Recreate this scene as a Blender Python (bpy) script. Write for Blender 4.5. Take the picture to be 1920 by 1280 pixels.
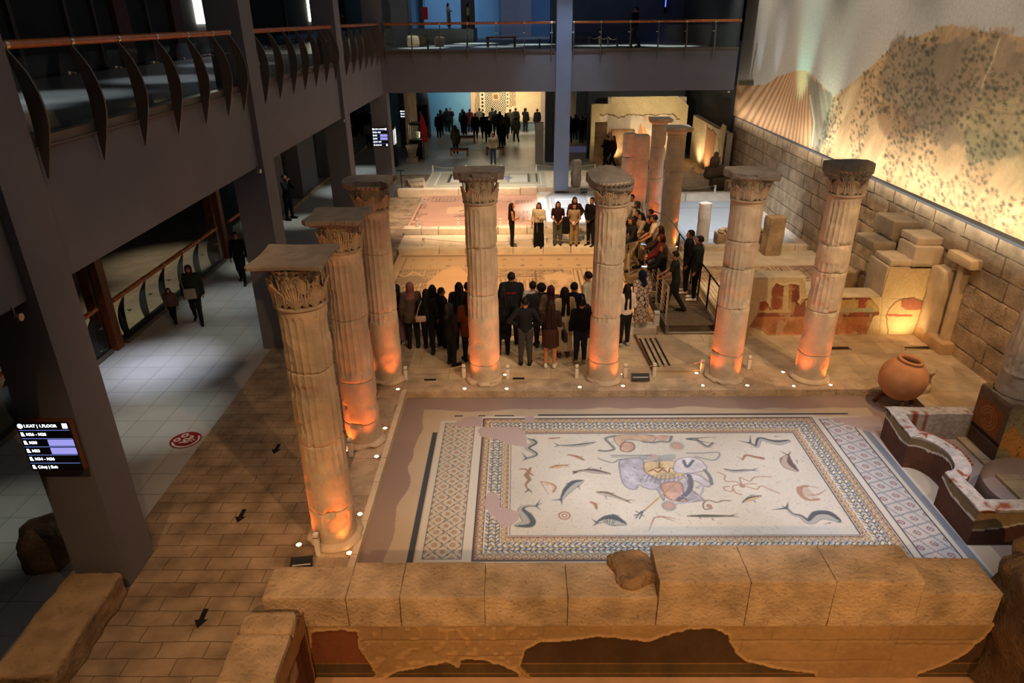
import bpy, math, random
import numpy as np
from mathutils import Vector, Matrix
for o in list(bpy.data.objects): bpy.data.objects.remove(o)
SC = bpy.context.scene
COL = SC.collection
random.seed(7)
# ------------------------------------------------------------------ camera, world, exposure
H = 7.5
AX_R = np.array([0.9998766, 0.0116322, -0.0105625])
YAW, PITCH, ROLL, FPX = -1.16334413e-02, 4.39218022e-01, -1.05622648e-02, 1296.0
def _axes():
    cy, sy, cp, sp = math.cos(YAW), math.sin(YAW), math.cos(PITCH), math.sin(PITCH)
    f = np.array([sy*cp, cy*cp, -sp]); r = np.array([cy, -sy, 0.0]); u = np.cross(r, f)
    c, s = math.cos(ROLL), math.sin(ROLL)
    return c*r+s*u, -s*r+c*u, f
RR, UU, FF = _axes()
camd = bpy.data.cameras.new('camera'); cam = bpy.data.objects.new('camera', camd); COL.objects.link(cam)
camd.sensor_width = 36.0; camd.lens = FPX*36/1920; camd.clip_end = 200; camd.clip_start = 0.05
M = Matrix(((RR[0], UU[0], -FF[0], 0), (RR[1], UU[1], -FF[1], 0), (RR[2], UU[2], -FF[2], H), (0, 0, 0, 1)))
cam.matrix_world = M
SC.camera = cam
w = bpy.data.worlds.new('World'); SC.world = w; w.use_nodes = True
w.node_tree.nodes['Background'].inputs[0].default_value = (0.35, 0.42, 0.6, 1)
w.node_tree.nodes['Background'].inputs[1].default_value = 0.02
SC.view_settings.view_transform = 'Standard'; SC.view_settings.look = 'None'
SC.view_settings.exposure = 0.0; SC.view_settings.gamma = 1.0
SC.view_settings.use_curve_mapping = False

def spot(loc, tgt, power, color, angle=60, blend=0.6, radius=0.06, name='spotlight'):
    d = bpy.data.lights.new(name, 'SPOT'); d.energy = power; d.color = color
    d.spot_size = math.radians(angle); d.spot_blend = blend; d.shadow_soft_size = radius
    o = bpy.data.objects.new(name, d); COL.objects.link(o); o.location = loc
    v = Vector(tgt)-Vector(loc); o.rotation_euler = v.to_track_quat('-Z', 'Y').to_euler()
    return o
def area(loc, tgt, power, color, sx, sy, name='area_light', spread=180):
    d = bpy.data.lights.new(name, 'AREA'); d.energy = power; d.color = color
    d.shape = 'RECTANGLE'; d.size = sx; d.size_y = sy; d.spread = math.radians(spread)
    o = bpy.data.objects.new(name, d); COL.objects.link(o); o.location = loc
    v = Vector(tgt)-Vector(loc); o.rotation_euler = v.to_track_quat('-Z', 'Y').to_euler()
    return o
WARM = (1.0, 0.60, 0.27); WARM2 = (1.0, 0.72, 0.42); ORANGE = (1.0, 0.165, 0.025); COOL = (0.80, 0.88, 1.0); WHITE = (1, 0.95, 0.88)
# ceiling spots over the big mosaic
spot((0.6, 8.4, 10.8), (1.0, 10.1, 0), 2100, COOL, 36, 0.9)
spot((3.6, 8.4, 10.8), (3.4, 10.1, 0), 2900, COOL, 38, 0.9)
spot((6.2, 8.6, 10.8), (5.9, 9.9, 0), 2700, (0.80, 0.82, 1.0), 28, 0.8)
spot((-0.4, 8.0, 10.8), (-0.6, 10.4, 0), 1500, (1.0, 0.82, 0.66), 34, 0.9)
spot((3.2, 9.4, 10.8), (3.2, 12.2, 0), 900, (1.0, 0.84, 0.7), 60, 0.9)
# warm light on the near walls and the street
for x in (-2.2, 0.8, 3.6, 6.0): spot((x, 0.2, 5.3), (x*1.0, 6.9, -0.4), 1250, (1.0, 0.54, 0.21), 50, 0.9)
for x in (-1.6, 1.6, 4.6): spot((x, 3.6, 9.8), (x, 7.1, 0.5), 620, (1.0, 0.66, 0.38), 30, 0.8)
spot((-4.6, 2.6, 10.0), (-4.9, 6.0, 0), 1150, (1.0, 0.55, 0.25), 42, 0.9)
spot((-4.3, 6.0, 10.5), (-4.4, 10.6, 0), 480, (1.0, 0.60, 0.32), 34, 0.9)
# warm floods from the front gallery edge on the columns
spot((2.6, 2.0, 10.4), (-2.8, 9.6, 2.6), 1700, (1.0, 0.56, 0.26), 40, 0.8)
spot((-3.5, 0.5, 9.0), (-2.9, 10.5, 2.4), 500, (1.0, 0.60, 0.28), 34, 0.8)
for (x, tx, e) in ((5.4, -0.7, 2900), (7.4, 1.9, 2900), (9.4, 4.6, 2600), (9.6, 6.6, 2300)): spot((x, 4.6, 10.4), (tx, 13.6, 2.6), e, (1.0, 0.72, 0.43), 20, 0.8)
spot((0.6, -1.2, 7.6), (2.6, 13.6, 2.2), 1300, (1.0, 0.66, 0.36), 42, 0.8)
# mosaics and paving farther back
spot((0.0, 15.6, 10.8), (0.4, 20.4, 0), 8000, WARM, 52, 0.8)
spot((-0.5, 19.2, 10.8), (0.0, 23.6, 0), 1400, (1.0, 0.70, 0.40), 52, 0.7)
spot((-2.0, 22.4, 10.8), (-2.0, 28.0, 0), 11500, (1.0, 0.70, 0.47), 46, 0.8)
spot((2.4, 24.0, 10.8), (2.1, 28.3, 0), 15000, (0.90, 0.94, 1.0), 24, 0.6)
for x in (-3.2, -1.2, 0.6): spot((x, 32.3, 4.5), (x, 33.3, 0.4), 330, (1, 0.97, 0.86), 110, 0.9)
spot((4.0, 32.6, 4.5), (4.0, 33.3, 0.4), 160, (1, 0.85, 0.65), 110, 0.9)
spot((6.6, 20.6, 10.8), (7.9, 26.5, 0), 9500, (0.80, 0.88, 1.0), 32, 0.7)
spot((7.6, 16.6, 10.8), (7.9, 20.8, 0), 3000, WARM2, 38, 0.8)
spot((8.2, 10.4, 10.8), (8.9, 14.4, 0), 2100, WARM, 40, 0.8)
spot((4.2, 15.0, 10.8), (4.4, 19.4, 0.5), 2300, WARM, 26, 0.8)
spot((3.4, 15.2, 10.4), (3.2, 15.0, 0), 650, (1.0, 0.66, 0.36), 62, 0.9)
spot((-1.6, 15.2, 10.4), (-1.6, 14.8, 0), 380, (1.0, 0.66, 0.36), 46, 0.9)
spot((8.8, 6.4, 10.6), (8.2, 10.0, 0.6), 1000, (0.95, 0.90, 0.88), 34, 0.8)
spot((5.8, 4.0, 9.6), (9.6, 15.0, 1.4), 1700, (1.0, 0.62, 0.30), 26, 0.9)
for y in (15.5, 20.0, 26.0):
    spot((6.9, y, 10.4), (10.2, y+1.2, 1.2), 330, (1.0, 0.56, 0.25), 56, 0.8)
# cool light down the slender pillar
spot((1.9, 27.2, 10.9), (1.9, 31.0, 5.5), 700, (0.55, 0.72, 1.0), 40, 0.9)
# general dim light of the hall
area((0.5, 9.0, 10.9), (0.5, 9.0, 0), 110, (0.9, 0.86, 0.84), 9, 14)
area((1.0, 24.0, 10.9), (1.0, 24.0, 0), 150, (0.85, 0.9, 0.95), 9, 12)
# ------------------------------------------------------------------ helpers
def fl(u, v, z=0.0):
    """point on the horizontal plane z seen at photograph position (u, v)"""
    d = FF*FPX + RR*(u-960) - UU*(v-640); return np.array([0, 0, H]) + d*(z-H)/d[2]
def hx(s, g=1.0):
    s = s.lstrip('#'); c = [int(s[i:i+2], 16)/255 for i in (0, 2, 4)]
    return tuple((x/12.92 if x <= .04045 else ((x+.055)/1.055)**2.4)*g for x in c)
def _hash(i, j, k, s):
    n = (i.astype(np.int64)*374761393 + j.astype(np.int64)*668265263 + k.astype(np.int64)*2147483647 + s*144269504) & 0xffffffff
    n = ((n ^ (n >> 13))*1274126177) & 0xffffffff
    n = ((n ^ (n >> 16))*2246822519) & 0xffffffff
    return ((n ^ (n >> 15)) & 0xffffff)/float(0xffffff)
def vnoise(P, f=1.0, s=0):
    P = np.asarray(P, float)*f; I = np.floor(P); T = P-I; T = T*T*(3-2*T); I = I.astype(np.int64)
    x, y, z = I[..., 0], I[..., 1], I[..., 2]; a, b, c = T[..., 0], T[..., 1], T[..., 2]
    r = 0
    for dx in (0, 1):
        wa = a if dx else 1-a
        for dy in (0, 1):
            wb = b if dy else 1-b
            for dz in (0, 1):
                wc = c if dz else 1-c
                r = r + wa*wb*wc*_hash(x+dx, y+dy, z+dz, s)
    return r
def fbm(P, f=1.0, o=4, s=0):
    r = 0; a = 0.5; t = 0
    for i in range(o):
        r = r + a*vnoise(P, f, s+i*17); t += a; a *= 0.5; f *= 2.03
    return r/t
def smooth(a, b, x):
    t = np.clip((x-a)/(b-a), 0, 1); return t*t*(3-2*t)

class MB:
    """collects vertices, faces and vertex colours; build() links them as one mesh object"""
    def __init__(self): self.V = []; self.F = []; self.C = []; self.n = 0; self.mi = []
    def add(self, V, F, col=(1, 1, 1), m=0):
        V = np.asarray(V, float).reshape(-1, 3); F = np.asarray(F, int)
        c = np.asarray(col, float)
        if c.ndim == 1: c = np.tile(c[:3], (len(V), 1))
        self.V.append(V); self.C.append(c.reshape(-1, c.shape[-1])[:, :3])
        if F.ndim == 1: F = F.reshape(1, -1)
        self.F.append(F+self.n); self.mi.append(np.full(len(F), m)); self.n += len(V)
        return self
    def grid(self, P, col=(1, 1, 1), cu=False, cv=False, m=0, flip=False):
        P = np.asarray(P, float); a, b = P.shape[:2]
        I = np.arange(a*b).reshape(a, b)
        if cu: I = np.concatenate([I, I[:1]], 0)
        if cv: I = np.concatenate([I, I[:, :1]], 1)
        q = np.stack([I[:-1, :-1], I[1:, :-1], I[1:, 1:], I[:-1, 1:]], -1).reshape(-1, 4)
        if flip: q = q[:, ::-1]
        c = np.asarray(col, float)
        if c.ndim == 3: c = c.reshape(-1, 3)
        return self.add(P.reshape(-1, 3), q, c, m)
    def box(self, x0, x1, y0, y1, z0, z1, col=(1, 1, 1), m=0, R=None):
        v = np.array([(x, y, z) for x in (x0, x1) for y in (y0, y1) for z in (z0, z1)], float)
        if R is not None: v = R(v)
        f = [(0, 1, 3, 2), (4, 6, 7, 5), (0, 4, 5, 1), (2, 3, 7, 6), (0, 2, 6, 4), (1, 5, 7, 3)]
        return self.add(v, f, col, m)
    def bbox(self, x0, x1, y0, y1, z0, z1, bev=0.01, col=(1, 1, 1), m=0):
        return self.rock([(x0+x1)/2, (y0+y1)/2, (z0+z1)/2], [x1-x0, y1-y0, z1-z0], (3, 3, 3), bev, 0, 1, 0, 0, col, m)
    def rock(self, c, size, n=(8, 6, 5), rnd=0.04, amp=0.02, freq=2.0, seed=0, rz=0.0, col=(1, 1, 1), m=0, tilt=0.0, colfn=None):
        """rounded block with its surface displaced by noise"""
        c = np.array(c, float); s = np.array(size, float)/2; rnd = min(rnd, s.min()*0.95)
        for ax in range(3):
            a, b = [(1, 2), (2, 0), (0, 1)][ax]
            for sg in (-1, 1):
                u = np.linspace(-1, 1, n[a]+1); v = np.linspace(-1, 1, n[b]+1)
                # put extra rows near the edges
                u = np.sign(u)*(1-(1-abs(u))**1.35); v = np.sign(v)*(1-(1-abs(v))**1.35)
                U, Vv = np.meshgrid(u, v, indexing='ij'); P = np.zeros(U.shape+(3,))
                P[..., a] = U*s[a]; P[..., b] = Vv*s[b]; P[..., ax] = sg*s[ax]
                inner = np.clip(P, -(s-rnd), s-rnd); d = P-inner; L = np.linalg.norm(d, axis=-1, keepdims=True)
                P = inner + d/np.maximum(L, 1e-9)*rnd
                if amp:
                    Q = P + c*1.0
                    D = np.stack([fbm(Q+k*31.7, freq, 3 if n[a] < 10 else 5, seed+k*5)-0.5 for k in range(3)], -1)
                    P = P + D*2*amp
                if tilt: P[..., 2] += P[..., 0]*tilt
                cr, sr = math.cos(rz), math.sin(rz)
                X = P[..., 0]*cr-P[..., 1]*sr; Y = P[..., 0]*sr+P[..., 1]*cr
                W = np.stack([X, Y, P[..., 2]], -1)+c
                cc = col if colfn is None else colfn(W)
                self.grid(W, cc, m=m, flip=(sg < 0))
        return self
    def lathe(self, prof, n=24, c=(0, 0, 0), col=(1, 1, 1), m=0, cap=True, fn=None):
        prof = np.array(prof, float); th = np.linspace(0, 2*math.pi, n, endpoint=False)
        R = prof[:, 0][:, None]; P = np.stack([R*np.cos(th), R*np.sin(th), np.repeat(prof[:, 1][:, None], n, 1)], -1)
        if fn is not None: P = fn(P)
        P = P+np.array(c, float)
        self.grid(P, col, cv=True, m=m, flip=True)
        if cap:
            k = len(prof)
            self.add(P[0], [list(range(n))[::-1]], col, m); self.add(P[-1], [list(range(n))], col, m)
        return self
    def tube(self, pts, r, n=8, col=(1, 1, 1), m=0, closed=False):
        pts = np.array(pts, float); k = len(pts); r = np.broadcast_to(np.asarray(r, float), (k,))
        T = np.gradient(pts, axis=0) if not closed else (np.roll(pts, -1, 0)-np.roll(pts, 1, 0))
        T /= np.maximum(np.linalg.norm(T, axis=1, keepdims=True), 1e-9)
        up = np.array([0, 0, 1.0]); A = np.cross(T, up); bad = np.linalg.norm(A, axis=1) < 1e-3
        A[bad] = np.array([1.0, 0, 0]); A /= np.linalg.norm(A, axis=1, keepdims=True)
        B = np.cross(A, T); th = np.linspace(0, 2*math.pi, n, endpoint=False)
        P = pts[:, None]+r[:, None, None]*(A[:, None]*np.cos(th)[None, :, None]+B[:, None]*np.sin(th)[None, :, None])
        self.grid(P, col, cu=closed, cv=True, m=m)
        if not closed:
            self.add(P[0], [list(range(n))], col, m); self.add(P[-1], [list(range(n))[::-1]], col, m)
        return self
    def prism(self, pts, z0, z1, col=(1, 1, 1), m=0):
        k = len(pts); v = [(p[0], p[1], z0) for p in pts]+[(p[0], p[1], z1) for p in pts]
        self.add(v, [(i, (i+1) % k, k+(i+1) % k, k+i) for i in range(k)], col, m)
        self.add(v[:k], [list(range(k))[::-1]], col, m); self.add(v[k:], [list(range(k))], col, m)
        return self
    def build(self, name, mat, parent=None, smooth=False, loc=None):
        V = np.concatenate(self.V); me = bpy.data.meshes.new(name)
        tot = [f.shape[1] for f in self.F for _ in range(len(f))]
        flat = np.concatenate([f.reshape(-1) for f in self.F]); tot = np.array(tot)
        start = np.concatenate([[0], np.cumsum(tot)[:-1]])
        me.vertices.add(len(V)); me.vertices.foreach_set('co', V.astype(np.float32).ravel())
        me.loops.add(len(flat)); me.loops.foreach_set('vertex_index', flat.astype(np.int32))
        me.polygons.add(len(tot)); me.polygons.foreach_set('loop_start', start.astype(np.int32)); me.polygons.foreach_set('loop_total', tot.astype(np.int32))
        me.polygons.foreach_set('material_index', np.concatenate(self.mi).astype(np.int32))
        me.polygons.foreach_set('use_smooth', np.full(len(tot), bool(smooth)))
        me.update(calc_edges=True)
        a = me.color_attributes.new('Col', 'FLOAT_COLOR', 'POINT'); c = np.concatenate(self.C)
        a.data.foreach_set('color', np.concatenate([c, np.ones((len(c), 1))], 1).astype(np.float32).ravel())
        for mm in (mat if isinstance(mat, (list, tuple)) else [mat]): me.materials.append(mm)
        o = bpy.data.objects.new(name, me); COL.objects.link(o)
        if parent is not None: o.parent = parent
        if loc is not None: o.location = loc
        return o
def tag(o, label=None, cat=None, group=None, kind=None):
    if label: o['label'] = label
    if cat: o['category'] = cat
    if group: o['group'] = group
    if kind: o['kind'] = kind
    return o
def empty(name, loc=(0, 0, 0), rz=0.0, label=None, cat=None, group=None):
    o = bpy.data.objects.new(name, None); COL.objects.link(o); o.location = loc; o.rotation_euler = (0, 0, rz)
    o.empty_display_size = 0.1
    return tag(o, label, cat, group)
def struct(o): o['kind'] = 'structure'; return o
def children(o): return [c for c in bpy.data.objects if c.parent == o]
def copy_tree(o, kids, parent=None):
    c = o.copy(); COL.objects.link(c)
    if parent is not None: c.parent = parent
    for ch, sub in kids: copy_tree(ch, sub, c)
    return c
def tree_of(o): return [(c, tree_of(c)) for c in children(o)]

# ------------------------------------------------------------------ materials
def mat(name, col=(1, 1, 1), rough=0.8, vary=0.12, scale=6.0, bump=0.15, bscale=40.0, metal=0.0, vc=True, spec=0.3, spots=0.0, dist=0.01):
    m = bpy.data.materials.new(name); m.use_nodes = True; nt = m.node_tree; N = nt.nodes; L = nt.links
    b = N['Principled BSDF']; b.inputs['Roughness'].default_value = rough; b.inputs['Metallic'].default_value = metal
    b.inputs['Specular IOR Level'].default_value = spec
    tc = N.new('ShaderNodeTexCoord'); nz = N.new('ShaderNodeTexNoise'); nz.inputs['Scale'].default_value = scale
    nz.inputs['Detail'].default_value = 6; L.new(tc.outputs['Object'], nz.inputs['Vector'])
    mr = N.new('ShaderNodeMapRange'); mr.inputs[1].default_value = 0.3; mr.inputs[2].default_value = 0.7
    mr.inputs[3].default_value = 1-vary; mr.inputs[4].default_value = 1+vary; L.new(nz.outputs['Fac'], mr.inputs[0])
    base = N.new('ShaderNodeRGB'); base.outputs[0].default_value = (*col[:3], 1)
    src = base.outputs[0]
    if vc:
        at = N.new('ShaderNodeAttribute'); at.attribute_name = 'Col'
        mx = N.new('ShaderNodeMix'); mx.data_type = 'RGBA'; mx.blend_type = 'MULTIPLY'; mx.inputs[0].default_value = 1
        L.new(base.outputs[0], mx.inputs[6]); L.new(at.outputs['Color'], mx.inputs[7]); src = mx.outputs[2]
    vm = N.new('ShaderNodeVectorMath'); vm.operation = 'SCALE'; L.new(src, vm.inputs[0]); L.new(mr.outputs[0], vm.inputs['Scale'])
    out = vm.outputs[0]
    if spots:
        n2 = N.new('ShaderNodeTexNoise'); n2.inputs['Scale'].default_value = scale*7; n2.inputs['Detail'].default_value = 3
        L.new(tc.outputs['Object'], n2.inputs['Vector'])
        m2 = N.new('ShaderNodeMapRange'); m2.inputs[1].default_value = 0.60; m2.inputs[2].default_value = 0.70
        m2.inputs[3].default_value = 1; m2.inputs[4].default_value = 1-spots; L.new(n2.outputs['Fac'], m2.inputs[0])
        v2 = N.new('ShaderNodeVectorMath'); v2.operation = 'SCALE'; L.new(out, v2.inputs[0]); L.new(m2.outputs[0], v2.inputs['Scale']); out = v2.outputs[0]
    L.new(out, b.inputs['Base Color'])
    if bump:
        nb = N.new('ShaderNodeTexNoise'); nb.inputs['Scale'].default_value = bscale; nb.inputs['Detail'].default_value = 5
        L.new(tc.outputs['Object'], nb.inputs['Vector'])
        bp = N.new('ShaderNodeBump'); bp.inputs['Strength'].default_value = bump; bp.inputs['Distance'].default_value = dist
        L.new(nb.outputs['Fac'], bp.inputs['Height']); L.new(bp.outputs[0], b.inputs['Normal'])
    return m
def brickmat(name, c1, c2, mortar, bw, bh, off=0.5, msize=0.02, rough=0.8, spec=0.3, bump=0.4, vary=0.2, nscale=3.0, rot=0.0, squash=1.0):
    m = bpy.data.materials.new(name); m.use_nodes = True; nt = m.node_tree; N = nt.nodes; L = nt.links
    b = N['Principled BSDF']; b.inputs['Roughness'].default_value = rough; b.inputs['Specular IOR Level'].default_value = spec
    tc = N.new('ShaderNodeTexCoord'); mp = N.new('ShaderNodeMapping'); mp.inputs['Rotation'].default_value = (0, 0, rot)
    L.new(tc.outputs['Object'], mp.inputs[0])
    wn = N.new('ShaderNodeTexNoise'); wn.inputs['Scale'].default_value = 2.5; L.new(mp.outputs[0], wn.inputs['Vector'])
    ad = N.new('ShaderNodeVectorMath'); ad.operation = 'MULTIPLY_ADD'; w_ = 0.05 if off else 0.0
    L.new(wn.outputs['Color'], ad.inputs[0]); ad.inputs[1].default_value = (w_, w_, 0); L.new(mp.outputs[0], ad.inputs[2])
    br = N.new('ShaderNodeTexBrick'); br.offset = off; br.squash = squash
    br.inputs['Scale'].default_value = 1.0; br.inputs['Brick Width'].default_value = bw; br.inputs['Row Height'].default_value = bh
    br.inputs['Mortar Size'].default_value = msize; br.inputs['Mortar Smooth'].default_value = 0.3; br.inputs['Bias'].default_value = 0
    br.inputs['Color1'].default_value = (*c1, 1); br.inputs['Color2'].default_value = (*c2, 1); br.inputs['Mortar'].default_value = (*mortar, 1)
    L.new(ad.outputs[0], br.inputs['Vector'])
    nz = N.new('ShaderNodeTexNoise'); nz.inputs['Scale'].default_value = nscale; nz.inputs['Detail'].default_value = 7; L.new(tc.outputs['Object'], nz.inputs['Vector'])
    mr = N.new('ShaderNodeMapRange'); mr.inputs[1].default_value = 0.3; mr.inputs[2].default_value = 0.7; mr.inputs[3].default_value = 1-vary; mr.inputs[4].default_value = 1+vary
    L.new(nz.outputs['Fac'], mr.inputs[0])
    vm = N.new('ShaderNodeVectorMath'); vm.operation = 'SCALE'; L.new(br.outputs['Color'], vm.inputs[0]); L.new(mr.outputs[0], vm.inputs['Scale'])
    L.new(vm.outputs[0], b.inputs['Base Color'])
    iv = N.new('ShaderNodeMath'); iv.operation = 'MULTIPLY_ADD'; L.new(br.outputs['Fac'], iv.inputs[0]); iv.inputs[1].default_value = -1.0
    n2 = N.new('ShaderNodeTexNoise'); n2.inputs['Scale'].default_value = 25; n2.inputs['Detail'].default_value = 6; L.new(tc.outputs['Object'], n2.inputs['Vector']); L.new(n2.outputs['Fac'], iv.inputs[2])
    bp = N.new('ShaderNodeBump'); bp.inputs['Strength'].default_value = bump; bp.inputs['Distance'].default_value = 0.015
    L.new(iv.outputs[0], bp.inputs['Height']); L.new(bp.outputs[0], b.inputs['Normal'])
    return m
def emit(name, col, strength, vc=False):
    m = bpy.data.materials.new(name); m.use_nodes = True; nt = m.node_tree; N = nt.nodes; L = nt.links
    for n in list(N): N.remove(n)
    e = N.new('ShaderNodeEmission'); o = N.new('ShaderNodeOutputMaterial'); e.inputs[0].default_value = (*col, 1); e.inputs[1].default_value = strength
    if vc:
        at = N.new('ShaderNodeAttribute'); at.attribute_name = 'Col'; L.new(at.outputs['Color'], e.inputs[0])
    L.new(e.outputs[0], o.inputs[0]); return m
def glassmat(name):
    m = bpy.data.materials.new(name); m.use_nodes = True; nt = m.node_tree; N = nt.nodes; L = nt.links
    for n in list(N): N.remove(n)
    o = N.new('ShaderNodeOutputMaterial'); mx = N.new('ShaderNodeMixShader'); t = N.new('ShaderNodeBsdfTransparent'); g = N.new('ShaderNodeBsdfGlossy')
    t.inputs[0].default_value = (0.84, 0.90, 0.88, 1); g.inputs['Roughness'].default_value = 0.06; g.inputs[0].default_value = (0.8, 0.9, 0.9, 1)
    f = N.new('ShaderNodeFresnel'); f.inputs[0].default_value = 1.5
    L.new(f.outputs[0], mx.inputs[0]); L.new(t.outputs[0], mx.inputs[1]); L.new(g.outputs[0], mx.inputs[2]); L.new(mx.outputs[0], o.inputs[0])
    return m
MT = dict(
    stone=mat('limestone', (0.46, 0.345, 0.225), 0.85, 0.32, 2.6, 0.9, 18, spots=0.30, dist=0.03),
    col=mat('column_limestone', (0.54, 0.42, 0.30), 0.8, 0.2, 3.0, 0.5, 28, spots=0.12, dist=0.012),
    cap=mat('capital_limestone', (0.40, 0.31, 0.215), 0.85, 0.2, 5.0, 0.5, 40),
    abacus=mat('shaded_limestone', (0.21, 0.18, 0.15), 0.9, 0.2, 5.0, 0.5, 40),  # darker than the capital stone: shade of the unlit tops put into the colour
    pale=mat('pale_limestone', (0.60, 0.50, 0.37), 0.85, 0.15, 3.0, 0.5, 25, dist=0.015),
    paint=mat('painted_surface', (1, 1, 1), 0.75, 0.10, 14.0, 0.25, 60),
    mosaic=mat('mosaic_tesserae', (1, 1, 1), 0.5, 0.10, 70.0, 0.15, 160, spec=0.35),
    wallgrey=mat('grey_plaster', (0.155, 0.16, 0.185), 0.85, 0.05, 1.5, 0.12, 60, vc=False),
    walldark=mat('dark_plaster', (0.045, 0.05, 0.06), 0.85, 0.08, 1.5, 0.1, 60, vc=False),
    wallblue=mat('blue_plaster', (0.10, 0.20, 0.30), 0.85, 0.06, 1.0, 0.1, 60, vc=False),
    black=mat('black_metal', (0.012, 0.012, 0.014), 0.45, 0.05, 5, 0.0, vc=False),
    steel=mat('painted_steel', (0.13, 0.11, 0.095), 0.45, 0.08, 8, 0.05, 60, metal=0.3, vc=False),
    chrome=mat('brushed_steel', (0.55, 0.50, 0.44), 0.3, 0.05, 30, 0.0, metal=1.0, vc=False),
    wood=mat('orange_brown_wood', (0.40, 0.115, 0.022), 0.35, 0.25, 9, 0.05, 40, vc=False, spec=0.5),
    dwood=mat('dark_red_wood', (0.13, 0.04, 0.014), 0.4, 0.25, 9, 0.05, 40, vc=False),
    plank=brickmat('wood_planks', (0.20, 0.15, 0.09), (0.15, 0.11, 0.065), (0.05, 0.035, 0.02), 2.4, 0.14, 0.5, 0.006, 0.55),
    terracotta=mat('terracotta', (0.52, 0.235, 0.10), 0.8, 0.16, 4, 0.25, 30, vc=False),
    white=mat('white_paint', (0.72, 0.66, 0.58), 0.6, 0.04, 5, 0.0, vc=False),
    rope=mat('rope', (0.42, 0.33, 0.20), 0.9, 0.2, 60, 0.4, 120, vc=False),
    brick=mat('old_brick', (1, 1, 1), 0.9, 0.25, 12, 0.6, 30),
    glass=glassmat('railing_glass'),
    red=mat('red_plastic', (0.55, 0.012, 0.015), 0.5, 0.05, 5, 0.0, vc=False),
    uplight=emit('uplight_lens', (1.0, 0.50, 0.20), 14.0),
    lampwhite=emit('lamp_white', (1.0, 0.92, 0.75), 9.0),
    lampblue=emit('lamp_blue', (0.12, 0.15, 1.0), 2.0),
    screen=emit('screen_glow', (1, 1, 1), 1.0, vc=True),
)
MT['tile'] = brickmat('floor_tiles', (0.42, 0.42, 0.40), (0.39, 0.39, 0.37), (0.12, 0.12, 0.11), 0.60, 0.60, 0.0, 0.006, 0.38, 0.45, 0.12, 0.05, 2.0)
MT['pave'] = brickmat('street_paving', (0.30, 0.225, 0.15), (0.26, 0.19, 0.125), (0.13, 0.09, 0.055), 0.62, 0.26, 0.5, 0.007, 0.85, 0.2, 0.8, 0.38, 2.2)
MT['slab'] = brickmat('large_slabs', (0.46, 0.35, 0.225), (0.40, 0.30, 0.19), (0.20, 0.14, 0.085), 1.15, 0.62, 0.37, 0.005, 0.8, 0.25, 0.6, 0.25, 2.0)
MT['slabpale'] = brickmat('pale_slabs', (0.60, 0.50, 0.37), (0.55, 0.45, 0.33), (0.30, 0.22, 0.15), 0.8, 0.5, 0.37, 0.006, 0.8, 0.25, 0.4, 0.12, 2.0)
MT['mortar'] = mat('grey_mortar_floor', (0.36, 0.275, 0.235), 0.85, 0.14, 1.6, 0.2, 50, vc=False)
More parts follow.
